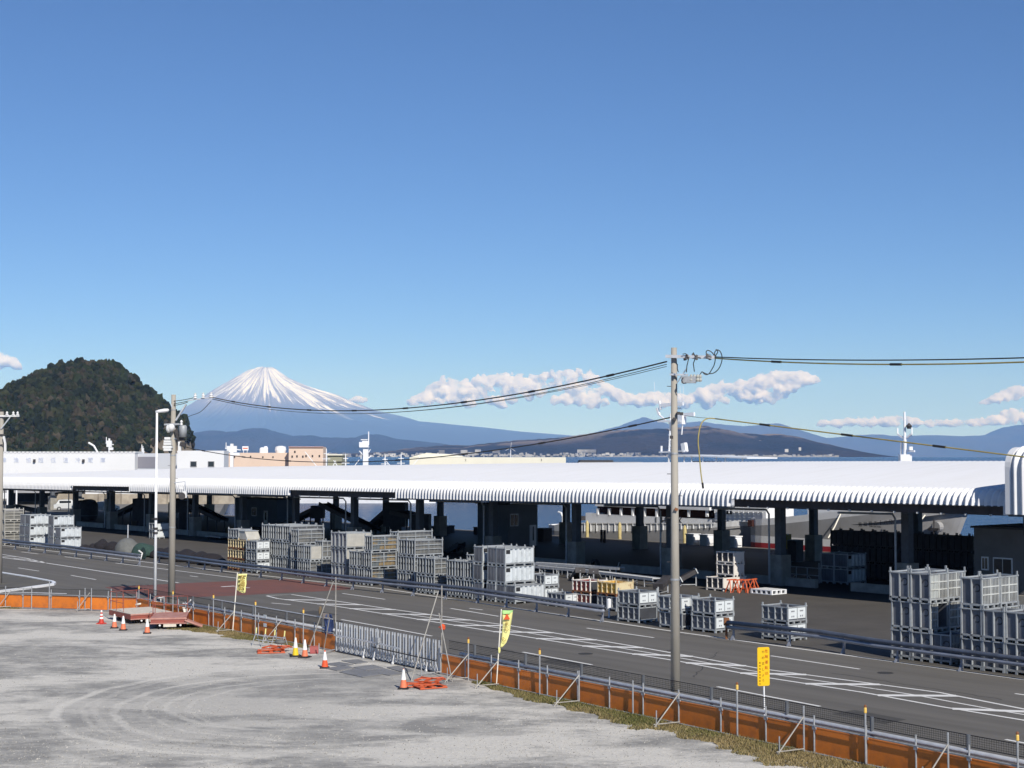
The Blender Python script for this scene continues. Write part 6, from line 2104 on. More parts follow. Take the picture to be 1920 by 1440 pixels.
# street lamp
B4 = G(290.5, 1138)
t = thing("street_lamp", "tall white street lamp post left of the transformer pole", "street lamp", (B4.x, B4.y, 0))
zl = AT(291, 771, B4.y).z
obj("pole", MB().tube([(0, 0, 0), (0, 0, zl)], 0.092, 12, 0.06).lathe([(0.2, 0), (0.2, 0.05), (0.13, 0.12)], 12), M_WHITE, t, smooth=True)
hd = MB()
for k, (x, h_, w_) in enumerate(((-0.08, 0.10, 0.06), (0.1, 0.16, 0.12), (0.4, 0.2, 0.17), (0.62, 0.16, 0.15), (0.68, 0.06, 0.08))):
    zc_ = zl - 0.02 + x * 0.12
    for q in range(10):
        a = 2 * math.pi * q / 10
        hd.v.append((x, w_ * math.cos(a), zc_ + h_ * 0.6 * math.sin(a)))
for k in range(4):
    for q in range(10):
        a, b = k * 10 + q, k * 10 + (q + 1) % 10
        hd.f.append((a, b, b + 10, a + 10))
hd.f += [tuple(range(9, -1, -1)), tuple(range(40, 50))]
obj("lamp_head", hd, M_WHITE, t, smooth=True)
for z in (4.1, 4.35, 4.9):
    obj("pole_band", MB().lathe([(0.115, z), (0.125, z + 0.02), (0.125, z + 0.1), (0.115, z + 0.12)], 12).bar((0.1, 0, z + 0.06), (-0.26, 0, z + 0.06), 0.03), M_DSTEEL, t)

# cables
def cable(label, pts, r, m=M_WIRE, spacers=None, group="overhead cables"):
    t = thing("overhead_cable", label, "cable", (0, 0, 0), 0, group)
    obj("strand", MB().tube(pts, r, 6), m, t, smooth=True)
    if spacers:
        tot = sum((b - a).length for a, b in zip(pts, pts[1:]))
        k = spacers * 0.6
        while k < tot:
            a, b = at_len(pts, k), at_len(pts, min(tot, k + 0.42))
            obj("spacer", MB().tube([a, b], r * 1.7, 6), M_WIRE, t)
            k += spacers
    return t
p2 = B2 + a2(398, 745, -0.3)
p1 = B1 + a1(1250, 678, -0.1)
sag_ = 1.0
def through(pa, pb, px, py):
    """sag that makes the wire pass the photo point"""
    best = (1e9, 0.5)
    for k in range(0, 400):
        sg = k * 0.01
        for u in np.linspace(0.05, 0.95, 61):
            q = pa.lerp(pb, u) - Vector((0, 0, sg * 4 * u * (1 - u)))
            d = q - Vector((0, 0, H))
            X = d.x / (d.y * math.cos(PITCH) + d.z * math.sin(PITCH)) * F + 960
            if abs(X - px) < 8:
                Yp = 720 - F * (d.z * math.cos(PITCH) - d.y * math.sin(PITCH)) / (d.y * math.cos(PITCH) + d.z * math.sin(PITCH))
                e = abs(Yp - py)
                if e < best[0]: best = (e, sg)
    return best[1]
sg = through(p2, p1, 690, 769.5)
cable("thick bundled overhead cable sagging between the two concrete poles, upper span", arc_pts(p2, p1, sg), 0.026, M_WIRE, 5.2)
cable("thin wire just below the bundled upper cable between the poles", arc_pts(p2 - Vector((0, 0, 0.08)), B1 + a1(1250, 683, -0.1), sg + 0.06), 0.012)
cable("second thin wire below the bundled upper cable between the poles", arc_pts(p2 - Vector((0, 0, 0.1)), B1 + a1(1250, 687, -0.1), sg + 0.02), 0.010)
for k, (pa, pb) in enumerate((((326, 752), (366, 745)), ((326, 757), (366, 748)), ((326, 760), (352, 754)))):
    cable("short tie wire from the transformer pole to its insulator arm, %s of three" % ["top", "middle", "bottom"][k], arc_pts(B2 + a2(*pa, -0.15), B2 + a2(*pb, -0.3), 0.03, 6), 0.02)
cable("pair of drop wires hanging left of the insulator arm", spl([B2 + a2(396, 752, -0.3), B2 + a2(376, 772, -0.2), B2 + a2(352, 782, -0.1), B2 + a2(330, 800, -0.1)]), 0.016)
p3 = B2 + a2(338, 836, -0.3)
p4 = B1 + a1(1256, 783, -0.1)
cable("lower overhead cable sagging between the two concrete poles", arc_pts(p3, p4, through(p3, p4, 700, 865)), 0.022, M_WIRE, 5.5)
q1 = AT(1352, 671, B1.y - 0.5); q2 = AT(1990, 676, B1.y - 12)
cable("upper guarded cable running right from the tall pole", arc_pts(B1 + a1(1335, 669, -0.4), q2 + Vector((0, 0, 0.10)), through(B1 + a1(1335, 669, -0.4), q2 + Vector((0, 0, 0.10)), 1600, 675.5)), 0.02, M_WIRE)
cable("lower yellow guarded cable running right from the tall pole", arc_pts(B1 + a1(1332, 671, -0.3), q2, through(B1 + a1(1332, 671, -0.3), q2, 1640, 683)), 0.024, M_WIREY, 5.0)
cable("thin wire from the tall pole to the looped service cable", arc_pts(B1 + a1(1280, 778, -0.2), B1 + a1(1330, 784, -0.6), 0.02, 8), 0.008)
lp = spl([B1 + a1(x, y, -0.8) for x, y in ((1318, 914), (1314, 885), (1311, 850), (1309, 827), (1312, 803), (1318, 790), (1328, 784.5), (1341, 785))])
e4 = AT(2010, 868, B1.y - 11)
a4 = B1 + a1(1341, 785, -0.8)
cable("looped service cable with a hanging yellow tail beside the tall pole", lp, 0.022, M_WIREY)
tag(obj("cable_plug", MB().tube([B1 + a1(1318.5, 916, -0.8), B1 + a1(1317, 905, -0.8)], 0.035, 8), M_WIRE), "dark plug on the end of the hanging service cable", "plug")
cable("yellow guarded cable running down to the right edge", arc_pts(a4, e4, through(a4, e4, 1620, 818)), 0.022, M_WIREY, 3.3)

# ================================================================== CONSTRUCTION FENCE AND LOT
def proj(p):
    d = Vector(p) - Vector((0, 0, H))
    w = d.y * math.cos(PITCH) + d.z * math.sin(PITCH)
    return d.x / w * F + 960, 720 - F * (d.z * math.cos(PITCH) - d.y * math.sin(PITCH)) / w
def on_line(a, b, px):
    lo_, hi_ = -0.6, 1.6
    for _ in range(50):
        m = (lo_ + hi_) / 2
        if (proj(a.lerp(b, m))[0] - px) * (proj(b)[0] - proj(a)[0]) < 0: lo_ = m
        else: hi_ = m
    return a.lerp(b, (lo_ + hi_) / 2)
def fence(label, pts, ph, z0, panel_len=1.83):
    t = thing("construction_fence", label, "fence", (0, 0, 0), 0, "orange panel fence round the lot")
    for a, b in zip(pts, pts[1:]):
        d = (b - a); ln = d.length; d.normalize()
        nf = Vector((d.y, -d.x, 0))          # lot side
        if nf.y > 0: nf = -nf
        n_ = max(1, round(ln / panel_len))
        st = ln / n_
        pm = MB().box(0.012, st - 0.012, -0.015, 0.015, z0, z0 + ph).box(0.012, st - 0.012, -0.022, 0.022, z0 + ph, z0 + ph + 0.025).box(0.012, st - 0.012, -0.022, 0.022, z0 - 0.025, z0).mesh("panel", M_ORANGE)
        po = MB().tube([(0, -0.05, 0), (0, -0.05, 1.12)], 0.026, 8).box(-0.05, 0.05, -0.09, -0.01, z0 + ph - 0.02, z0 + ph + 0.06).mesh("post", M_GALV)
        ang = math.atan2(d.y, d.x)
        fl = d.x < 0
        for k in range(n_):
            p = a + d * (st * k)
            o = link("panel", pm, t, p + Vector((0, 0, R.uniform(-0.015, 0.012))), ang)
            o.rotation_euler = (R.uniform(-0.03, 0.03), R.uniform(-0.008, 0.008), ang)
            o = link("post", po, t, p + nf * (0.0 if not fl else 0.0), ang if nf.dot(Vector((math.sin(ang), -math.cos(ang), 0))) > 0 else ang)
        low = nf * 0.09
        obj("ground_rail", MB().tube([a + low + Vector((0, 0, 0.06)), b + low + Vector((0, 0, 0.06))], 0.022, 6), M_GALV, t)
        obj("top_rail", MB().tube([a + low + Vector((0, 0, z0 + ph + 0.09)), b + low + Vector((0, 0, z0 + ph + 0.09))], 0.02, 6), M_GALV, t)
    return t
f1 = fence("bright orange panel fence on the left, facing the sun", [FA, FB], 0.62, 0.12)
f2 = fence("brown looking orange panel fence from the platforms to the folding gate", [FB, FC], 0.66, 0.06)
f3 = fence("brown looking orange panel fence from the folding gate to the lower right corner", [FD, FE, FF_, FG], 0.70, 0.04)
def net(t, a, b, z0, z1):
    d = (b - a); ln = d.length; d.normalize()
    mb = MB()
    k = 0.0
    while k < ln:
        p = a + d * k
        mb.bar((p.x, p.y, z0), (p.x, p.y, z1), 0.007)
        k += 0.075
    for j in range(6):
        z = lerp(z0, z1, j / 5)
        mb.bar((a.x, a.y, z), (b.x, b.y, z), 0.007 if 0 < j < 5 else 0.022)
    return tag(obj("net", mb, M_RUBBER, t), kind="stuff")
back = Vector((0.81, 0.587, 0))
for t, a, b in ((f2, FB, FC), (f3, FD, FE), (f3, FE, FF_), (f3, FF_, FG)):
    net(t, a + back * 0.35, b + back * 0.35, 0.98, 1.28)
net(f1, FA + Vector((0, 0.3, 0)), FB + Vector((0, 0.3, 0)), 0.8, 1.12)
def near_pipe(label, pts):
    t = thing("guard_pipe", label, "guard rail", (0, 0, 0), 0, "double pipe guard rails beside the road")
    obj("upper_pipe", MB().tube([p + back * 0.28 + Vector((0, 0, 0.86)) for p in pts], 0.07, 10), M_GALVL, t, smooth=True)
    obj("lower_pipe", MB().tube([p + back * 0.28 + Vector((0, 0, 0.55)) for p in pts], 0.06, 10), M_GALV, t, smooth=True)
    tot = sum((b - a).length for a, b in zip(pts, pts[1:]))
    k = 1.0
    while k < tot:
        p = at_len(pts, k) + back * 0.28
        obj("post", MB().tube([(p.x, p.y, 0), (p.x, p.y, 1.3)], 0.055, 8), M_SSTEEL, t)
        k += 3.3
near_pipe("silver guard pipe just behind the fence on the right", [FD + (FE - FD).normalized() * 0.9, FE, FF_, FG])
near_pipe("silver guard pipe just behind the fence left of the gate", [FB.lerp(FC, 0.25), FC])
# taller posts, some with amber beacons, and their braces
def tall_post(t, a, b, px, h=1.5, beacon=True, fwd=0.12):
    p = on_line(a, b, px) - back * fwd
    o = obj("tall_post", MB().tube([(0, 0, 0), (0, 0, h)], 0.027, 8), M_GALV, t, (p.x, p.y, 0))
    if beacon:
        obj("beacon", MB().lathe([(0.03, h - 0.04), (0.042, h - 0.02), (0.042, h + 0.10), (0.03, h + 0.12)], 10), M_AMBER, o)
        obj("beacon_cap", MB().lathe([(0.035, h + 0.12), (0.045, h + 0.14), (0.025, h + 0.19)], 10), M_RUST, o)
    return p
for px in (404, 483, 573): tall_post(f2, FB, FC, px, 1.5)
tall_post(f2, FB, FC, 328, 1.35); tall_post(f1, FA, FB, 264, 1.3)
for px in (883,): tall_post(f3, FD, FE, px, 1.45)
for px in (1017,): tall_post(f3, FD, FE, px, 1.5)
tall_post(f3, FE, FF_, 1388, 1.5); tall_post(f3, FE, FF_, 1629, 1.5); tall_post(f3, FF_, FG, 1915, 1.5)
tall_post(f3, FD, FE, 1192, 1.15, False); tall_post(f3, FE, FF_, 1513, 1.35, False); tall_post(f3, FF_, FG, 1784, 1.35, False); tall_post(f3, FD, FE, 1091, 1.15, False)
for px in (15, 64, 97, 164, 176, 213): tall_post(f1, FA, FB, px, 1.25 if px != 97 else 1.6, False, 0.15)
hr = [on_line(FB, FC, px) - back * 0.12 + Vector((0, 0, 1.42)) for px in (401, 628)]
obj("hand_rail", MB().tube(hr, 0.022, 6), M_GALVL, f2)
a_, b_ = on_line(FA, FB, 15), on_line(FA, FB, 126)
obj("hand_rail", MB().tube([a_ + Vector((0, -0.15, 0.92)), b_ + Vector((0, -0.15, 0.92))], 0.022, 6), M_GALVL, f1)
def brace(t, a, b, px, ln=1.0, z=1.0):
    p = on_line(a, b, px) - back * 0.12
    q = p - back * ln + (b - a).normalized() * -0.12
    m = obj("brace", MB().tube([q + Vector((0, 0, 0.0)), p + Vector((0, 0, z))], 0.022, 8), M_PIPE, t)
    obj("brace_foot", MB().tube([q + Vector((0, 0, 0.12)), p + Vector((0, 0, 0.12))], 0.02, 6), M_PIPE, m)
    obj("brace_peg", MB().tube([q + back * 0.12, q + back * 0.12 + Vector((0, 0, 0.55))], 0.02, 6), M_GALV, m)
for px in (1280, 1513, 1784): brace(f3, FD if px < 1275 else FE, FE if px < 1275 else (FF_ if px < 1630 else FG), px, 1.0, 1.05)
for px in (883, 940, 1091): brace(f3, FD, FE, px, 1.0, 1.0)
for px in (443, 533): brace(f2, FB, FC, px, 0.9, 1.0)
for px in (24, 172): brace(f1, FA, FB, px, 0.7, 1.0)
# white notice cards on the left fence
p = on_line(FB, FC, 499) - back * 0.14
for z in (0.62, 1.02):
    d = (FC - FB).normalized()
    obj("notice_card", MB().bar(p + Vector((0, 0, z)), p + d * 0.28 + Vector((0, 0, z)), 0.01, 0.16), M_DOOR, f2)

# ---------------------------------------------------------------- folding gate with pipe frames
gd = (FD - FC).normalized()
gl = (FD - FC).length
gn = Vector((gd.y, -gd.x, 0))
if gn.y > 0: gn = -gn
t = thing("folding_gate", "silver accordion gate of upright slats across the lot entrance", "gate", tuple(FC), math.atan2(gd.y, gd.x))
ng = 38
sl = MB().box(-0.03, 0.03, -0.02, 0.02, 0.06, 1.28).box(-0.033, 0.033, -0.023, 0.023, 1.28, 1.30).mesh("slat", M_GALVL)
dg_ = gl - 0.3
for k in range(ng):
    x = 0.12 + dg_ * k / (ng - 1)
    y = 0.09 if k % 2 else -0.09
    o = link("slat", sl, t, (x, y * 0.12, 0), 0.6)
st = dg_ / (ng - 1)
xb = MB().bar((0, -0.07, 0.12), (st * 2, 0.07, 0.60), 0.03, 0.02).bar((0, 0.07, 0.60), (st * 2, -0.07, 0.12), 0.03, 0.02).mesh("cross_bar", M_GALVL)
xb2 = MB().bar((0, -0.07, 0.30), (st * 2, 0.07, 0.72), 0.025, 0.018).bar((0, 0.07, 0.50), (st * 2, -0.07, 0.10), 0.025, 0.018).mesh("cross_bar", M_GALV)
for k in range(0, ng - 2):
    link("cross_bar", xb if k % 2 else xb2, t, (0.12 + st * k, 0, 0))
obj("gate_rail", MB().bar((0.1, -0.13, 0.74), (gl * 0.44, -0.13, 0.74), 0.04, 0.06).bar((gl * 0.46, -0.13, 0.74), (gl * 0.66, -0.13, 0.70), 0.04, 0.06), M_GALVL, t)
obj("gate_rail", MB().bar((gl * 0.4, -0.14, 0.56), (gl - 0.2, -0.14, 0.50), 0.03, 0.04), M_DSTEEL, t)
obj("gate_track", MB().bar((0.1, 0.0, 0.03), (gl - 0.1, 0.0, 0.03), 0.12, 0.05), M_DSTEEL, t)
obj("gate_lock", MB().tube([(gl * 0.45, -0.16, 0.55), (gl * 0.45, -0.16, 1.38)], 0.03, 8).bar((gl * 0.44, -0.17, 0.9), (gl * 0.47, -0.17, 0.9), 0.12, 0.2), M_GALV, t)
for x in (gl * 0.42, gl * 0.60, gl * 0.9, gl * 0.32):
    obj("gate_wheel", MB().tube([(x, -0.22, 0.06), (x, -0.16, 0.06)], 0.06, 10).bar((x, -0.19, 0.06), (x, -0.12, 0.4), 0.03), M_CERA, t)
def aframe(label, base, top_px, legs, extra=()):
    t = thing("gate_tripod", label, "pipe frame", (0, 0, 0), 0, "tall pipe frames at the gate")
    zt = AT(top_px[0], top_px[1], base.y).z
    obj("upright", MB().tube([base, base + Vector((0, 0, zt))], 0.026, 8), M_PIPE, t)
    for (fx, fy), (ux, uy) in legs:
        q = G(fx, fy)
        u = AT(ux, uy, base.y - 0.03)
        obj("stay", MB().tube([q, u], 0.024, 8), M_PIPE, t)
    for fx, fy in extra:
        q = G(fx, fy)
        obj("base_pipe", MB().tube([base + Vector((0, 0, 0.1)), q + Vector((0, 0, 0.1))], 0.024, 6), M_GALV, t)
        obj("peg", MB().tube([q, q + Vector((0, 0, 0.5))], 0.022, 6), M_GALV, t)
aframe("tall pipe frame with long stays at the gate's left end", FC, (626, 1082), [((577, 1222), (625, 1090)), ((607, 1219), (618, 1158))], [(598, 1228)])
obj_t = FD
aframe("tall pipe frame with long stays at the gate's right end", FD, (823, 1098), [((771, 1277), (822, 1108)), ((848, 1279), (823, 1150))], [(790, 1268)])
p = AT(830, 1176, FD.y - 0.1)
tag(obj("red_lamp", MB().lathe([(0.03, -0.12), (0.1, -0.08), (0.11, 0.05), (0.04, 0.12)], 10, tuple(p)).bar(p, p + Vector((-0.16, 0.05, 0)), 0.03), M_FLAGR), "small red lamp clipped to the gate's right pipe frame", "lamp")
def cloth(name, rows, Y, m, ripple=0.05, seed=1, nx=7, parent=None, thick=0.01, wave=2.0):
    """a hanging cloth whose outline rows are (y, x left, x right) in the photograph, standing at its own depth"""
    rr = random.Random(seed)
    mb = MB()
    ph = rr.uniform(0, 6)
    rws = []
    for (y0, a0, b0), (y1, a1_, b1) in zip(rows, rows[1:]):
        for k in range(3):
            u = k / 3
            rws.append((lerp(y0, y1, u), lerp(a0, a1_, u), lerp(b0, b1, u)))
    rws.append(rows[-1])
    for j, (y, a, b) in enumerate(rws):
        for k in range(nx):
            u = k / (nx - 1)
            yy = Y + ripple * math.sin(u * 3.1 * wave + ph + j * 0.35) * (0.3 + u)
            mb.v.append(tuple(AT(lerp(a, b, u), y, yy)))
    for j in range(len(rws) - 1):
        for k in range(nx - 1):
            a = j * nx + k
            mb.f.append((a + nx, a + nx + 1, a + 1, a))
    o = obj(name, mb, m, parent, smooth=True)
    sd = o.modifiers.new("thickness", 'SOLIDIFY'); sd.thickness = thick
    return o
pb = on_line(FB, FC, 616) + back * 0.1
t = thing("blue_banner", "blue and brown cloth bundle hung on the pipes left of the gate", "cloth", (0, 0, 0))
cloth("cloth_sheet", [(1152, 608, 621), (1160, 607, 624), (1172, 609, 626), (1184, 608, 625), (1193, 611, 622)], pb.y, M_TARP, 0.09, 3, parent=t, wave=3)
cloth("brown_cloth", [(1137, 598, 603), (1145, 597, 604), (1152, 598, 603)], pb.y - 0.1, mat("brown_cloth", (0.18, 0.13, 0.08), 0.9), 0.05, 4, parent=t)
cloth("brown_cloth", [(1150, 604, 616), (1156, 604, 617), (1161, 605, 615)], pb.y - 0.05, mat("grey_brown_cloth", (0.16, 0.14, 0.13), 0.9), 0.05, 5, parent=t)

# ---------------------------------------------------------------- flags and sign
b = on_line(FD, FE, 938) - back * 0.18
t = thing("banner_flag", "tall pale yellow banner with green top and red triangle right of the gate", "flag", (0, 0, 0))
obj("flag_pole", MB().tube([b, AT(940, 1142, b.y)], 0.022, 8), M_FLAGW, t)
rows = [(1145.5, 941.5, 961.5), (1158, 942.5, 960.3), (1174, 942.5, 957.5), (1187, 941, 955.5), (1196, 940.5, 952.5), (1205, 939, 949), (1214, 938.3, 941.5)]
cloth("flag_cloth", rows, b.y - 0.03, M_FLAG, 0.035, 2, parent=t)
cloth("flag_top", [(1144.6, 941.3, 961.8), (1148, 941.6, 961.3), (1151.5, 942, 960.9)], b.y - 0.06, M_FLAGG, 0.035, 2, parent=t)
pts_ = [AT(950.5, 1150.5, b.y - 0.13), AT(944.6, 1161.5, b.y - 0.13), AT(956.6, 1161.5, b.y - 0.13)]
mb = MB(); mb.v = [tuple(q) for q in pts_] + [tuple(q + Vector((0, 0.008, 0))) for q in pts_]; mb.f = [(0, 1, 2), (5, 4, 3), (0, 3, 4, 1), (1, 4, 5, 2), (2, 5, 3, 0)]
obj("red_triangle", mb, M_FLAGR, t)
for k, (ch, x, y, sz, tilt) in enumerate((("ま", 950, 1173, 0.21, 0), ("も", 949.5, 1183, 0.21, 0), ("る", 946.5, 1202, 0.20, 0.6))):
    q = AT(x, y, b.y - 0.14)
    obj("flag_letter", MB().add(text_mb(ch, sz, 0.006), face_mtx(q, (math.cos(tilt), 0, math.sin(tilt)), (-math.sin(tilt), 0, math.cos(tilt)))), M_FLAGB, t)
cloth("flag_tie", [(1214, 934.5, 937.5), (1220, 934.5, 938.5), (1225, 935, 937.5)], b.y - 0.05, M_FLAG, 0.02, 6, parent=t, nx=4)
b = on_line(FB, FC, 442.5) - back * 0.18
t = thing("banner_flag", "short pale yellow banner with dark characters above the left fence", "flag", (0, 0, 0))
obj("flag_pole", MB().tube([b, AT(445.2, 1074, b.y)], 0.026, 8), M_FLAGW, t)
cloth("flag_cloth", [(1076, 445.6, 463.5), (1084, 445.6, 461.5), (1094, 445.5, 461.8), (1102, 445, 460.5), (1107, 444.6, 461), (1112, 456, 460)], b.y - 0.03, M_FLAG, 0.05, 7, parent=t)
for ch, x, y, sz in (("交", 453.5, 1087.5, 0.30), ("通", 454, 1097.5, 0.30), ("安", 452.5, 1106.5, 0.28)):
    q = AT(x, y, b.y - 0.13)
    obj("flag_letter", MB().add(text_mb(ch, sz, 0.006), face_mtx(q, (1, 0, 0))), M_FLAGB, t)
for x0, x1, y0, y1 in ((447, 453, 1080, 1083), (456, 461, 1079, 1081.5), (446.8, 450.5, 1088, 1091), (446.6, 450.5, 1096, 1099), (446.2, 450, 1103.5, 1105.5), (455.5, 457.5, 1103, 1106)):
    a, c = AT(x0, y0, b.y - 0.125), AT(x1, y1, b.y - 0.125)
    obj("flag_print", MB().box(a.x, c.x, a.y, a.y + 0.006, c.z, a.z), M_FLAGK, t)
# cream pennant and rope at the fence corner
b = G(350, 1168)
t = thing("cloth_pennant", "cream triangular cloth tied to a stake at the fence corner", "cloth", (0, 0, 0))
obj("stake", MB().tube([b, AT(348, 1128, b.y)], 0.025, 8), M_GALV, t)
cloth("pennant", [(1139, 341.5, 343.5), (1141, 342, 352), (1147, 344, 351.8), (1153, 349, 351.5)], b.y - 0.05, M_FLAGW, 0.05, 9, parent=t, nx=5)
obj("rope_bits", MB().tube(spl([AT(343, 1131, b.y), AT(350, 1132, b.y + 0.2), AT(356, 1127, b.y), AT(358, 1124, b.y)]), 0.03, 6).tube([AT(364, 1130, b.y), AT(352, 1150, b.y - 0.1)], 0.026, 6), M_CERA, t)

b = G(1432.5, 1366)
t = thing("road_sign", "yellow upright sign with vertical Japanese warning text beside the road", "sign", (b.x, b.y, 0))
zb, zt = AT(1434, 1286, b.y).z, AT(1434, 1213.5, b.y).z
sw_ = 24.5 / F * b.y
tilt = -0.035
obj("sign_post", MB().tube([(0.03, 0.05, 0), (0, 0.05, zt - 0.1)], 0.026, 10), M_WHITE, t)
board = MB()
w2, r_ = sw_ / 2, 0.05
out = []
for cx_, cz_, a0 in ((w2 - r_, zt - r_, 0), (-w2 + r_, zt - r_, 90), (-w2 + r_, zb + r_, 180), (w2 - r_, zb + r_, 270)):
    for k in range(5):
        a = math.radians(a0 + 90 * k / 4)
        out.append((cx_ + r_ * math.cos(a), cz_ + r_ * math.sin(a)))
n_ = len(out)
board.v = [(x, 0.0, z) for x, z in out] + [(x, 0.018, z) for x, z in out]
board.f = [tuple(reversed(range(n_))), tuple(range(n_, 2 * n_))] + [(k, (k + 1) % n_, n_ + (k + 1) % n_, n_ + k) for k in range(n_)]
bo = obj("board", board, M_SIGNY, t)
bo.rotation_euler = (0, 0, 0.28)
bo.location = (0.0, 0, 0)
def col_text(chars, x, z0, z1, size, m, depth=0.004):
    for k, ch in enumerate(chars):
        z = lerp(z0, z1, k / max(1, len(chars) - 1))
        obj("sign_character", MB().add(text_mb(ch, size, depth), face_mtx((x, -0.006, z - size * 0.4), (1, 0, 0))), m, bo)
hh = zt - zb
col_text("危険運転は", w2 * 0.47, zt - hh * 0.10, zt - hh * 0.67, 0.115, M_SIGNR)
col_text("やめましょう", -w2 * 0.08, zt - hh * 0.12, zt - hh * 0.86, 0.112, M_SIGNB)
col_text("焼津漁業協同組合", -w2 * 0.62, zt - hh * 0.40, zt - hh * 0.94, 0.062, M_SIGNB)

# ---------------------------------------------------------------- cones, folded barriers, plates
def cone(px, py, m, label, h=0.70, bands=((0.46, 0.92),), base=M_RUBBER, bw=0.19):
    q = G(px, py)
    t = thing("traffic_cone", label, "traffic cone", (q.x, q.y, 0.008), R.uniform(-0.4, 0.4), "traffic cones on the gravel lot")
    obj("base_plate", MB().box(-bw, bw, -bw, bw, 0, 0.035).box(-bw * 0.8, bw * 0.8, -bw * 0.8, bw * 0.8, 0.035, 0.06), base, t)
    r = lambda z: lerp(0.145, 0.028, z / h)
    obj("cone_body", MB().lathe([(r(0.05), 0.05), (r(h), h), (r(h) * 0.4, h + 0.01)], 18), m, t, smooth=False)
    for a, b_ in bands:
        obj("white_band", MB().lathe([(r(a * h) + 0.002, a * h), (r(a * h) + 0.006, a * h + 0.005), (r(b_ * h) + 0.006, b_ * h - 0.005), (r(b_ * h) + 0.002, b_ * h)], 18), mat("cone_white", (0.82, 0.80, 0.77), 0.5), t)
cone(190, 1170, M_CONER, "red cone with three white bands, leftmost by the red platforms", 0.70, ((0.36, 0.50), (0.60, 0.72), (0.84, 0.99)), M_CONER)
cone(214.5, 1178, M_CONEP, "faded orange cone, second of four by the red platforms", 0.70, ((0.46, 0.99),))
cone(231, 1182, M_CONEP, "faded orange cone, third of four by the red platforms", 0.70, ((0.46, 0.99),))
cone(276, 1188, M_CONEP, "faded orange cone in front of the near red platform, rightmost of four", 0.70, ((0.46, 0.99),))
cone(554, 1231, M_CONEY, "yellow cone with white top left of the gate", 0.80, ((0.46, 0.99),), M_RUBBER, 0.24)
cone(571.5, 1233, M_CONEP, "pinkish orange cone beside the yellow cone", 0.76, ((0.42, 0.99),), M_RUBBER, 0.22)
cone(609, 1253, M_CONE, "vivid orange cone standing by the steel plates", 0.70, ((0.46, 0.94),))
cone(756.5, 1292, M_CONEP, "orange cone nearest the camera beside folded barriers", 0.72, ((0.46, 0.99),))
def folded(px, py, label, rz, z=0.0, ln=1.2, seed=1):
    q = G(px, py)
    rr = random.Random(seed)
    t = thing("folded_barrier", label, "barrier", (q.x, q.y, 0.012 + z), rz, "folded orange barriers lying on the gravel")
    for k in range(2):
        obj("frame_pipe", MB().tube([(-ln / 2, -0.36 + k * 0.72, 0.03), (ln / 2, -0.36 + k * 0.72 + rr.uniform(-0.05, 0.05), 0.03)], 0.025, 6), M_BARR, t)
    for k in range(3):
        x = -ln / 2 + 0.1 + (ln - 0.2) * k / 2
        obj("cross_board", MB().box(x - 0.08, x + 0.08, -0.38, 0.38, 0.055, 0.085), M_BARR, t)
    obj("leg_pipe", MB().tube([(-ln * 0.4, -0.3, 0.10), (ln * 0.45, 0.25, 0.12)], 0.022, 6).tube([(-ln * 0.45, 0.28, 0.10), (ln * 0.35, -0.2, 0.12)], 0.022, 6), M_BARR, t)
folded(508, 1224, "folded orange barrier left of the yellow cone, lower one", 0.2, 0, 1.2, 1)
folded(519, 1222, "folded orange barrier left of the yellow cone, upper one", -0.35, 0.13, 1.1, 2)
folded(783, 1287, "folded orange barrier right of the near cone, left one", 0.1, 0, 1.1, 3)
folded(805, 1290, "folded orange barrier right of the near cone, right one", 0.5, 0.0, 1.1, 4)
folded(806, 1284, "folded orange barrier right of the near cone, topmost", -0.3, 0.13, 1.0, 5)
q = G(521, 1219)
tag(obj("grey_sack", MB().lathe([(0.1, 0), (0.26, 0.04), (0.24, 0.14), (0.08, 0.2)], 10), M_GREYD, None, (q.x + 0.1, q.y, 0.27), smooth=True), "small grey sack on the folded barriers left of the yellow cone", "sack")
q = G(590, 1226)
t = thing("red_case", "tilted dark red panel leaning by the gate's left stays", "panel", (q.x, q.y, 0.01), 0.2)
obj("case_front", MB().bar((-0.2, 0, 0.02), (0.2, 0, 0.02), 0.04, 0.04).add(MB().box(-0.2, 0.2, -0.02, 0.02, 0.0, 0.32), Matrix.Rotation(-0.5, 4, 'X')), M_RED, t)
obj("case_edge", MB().add(MB().box(-0.22, 0.22, -0.035, 0.035, 0.32, 0.35), Matrix.Rotation(-0.5, 4, 'X')), M_RED, t)
# barrier stands with yellow tips before the fence
b0, b1 = G(480, 1211), G(533, 1218)
t = thing("pipe_barrier", "low pipe barrier with yellow tipped legs before the left fence", "barrier", (0, 0, 0))
obj("barrier_pipe", MB().tube([b0 + Vector((0, 0, 0.5)), b1 + Vector((0, 0, 0.5))], 0.022, 6).tube([b0 + Vector((0, 0, 0.28)), b1 + Vector((0, 0, 0.28))], 0.02, 6), M_GALVL, t)
for u in (0.0, 0.33, 0.66, 1.0):
    c = b0.lerp(b1, u)
    lg = obj("leg", MB().tube([c + Vector((-0.18, -0.1, 0)), c + Vector((0, 0, 0.62))], 0.02, 6).tube([c + Vector((0.18, 0.1, 0)), c + Vector((0, 0, 0.62))], 0.02, 6), M_GALV, t)
    obj("leg_tip", MB().tube([c + Vector((0, 0, 0.58)), c + Vector((0.02, 0, 0.82))], 0.03, 6), M_FLAG, lg)
M_PLATE = mat("road_plate", (0.24, 0.24, 0.245), 0.7, 0.1, col2=(0.17, 0.17, 0.172), scale=1.3)
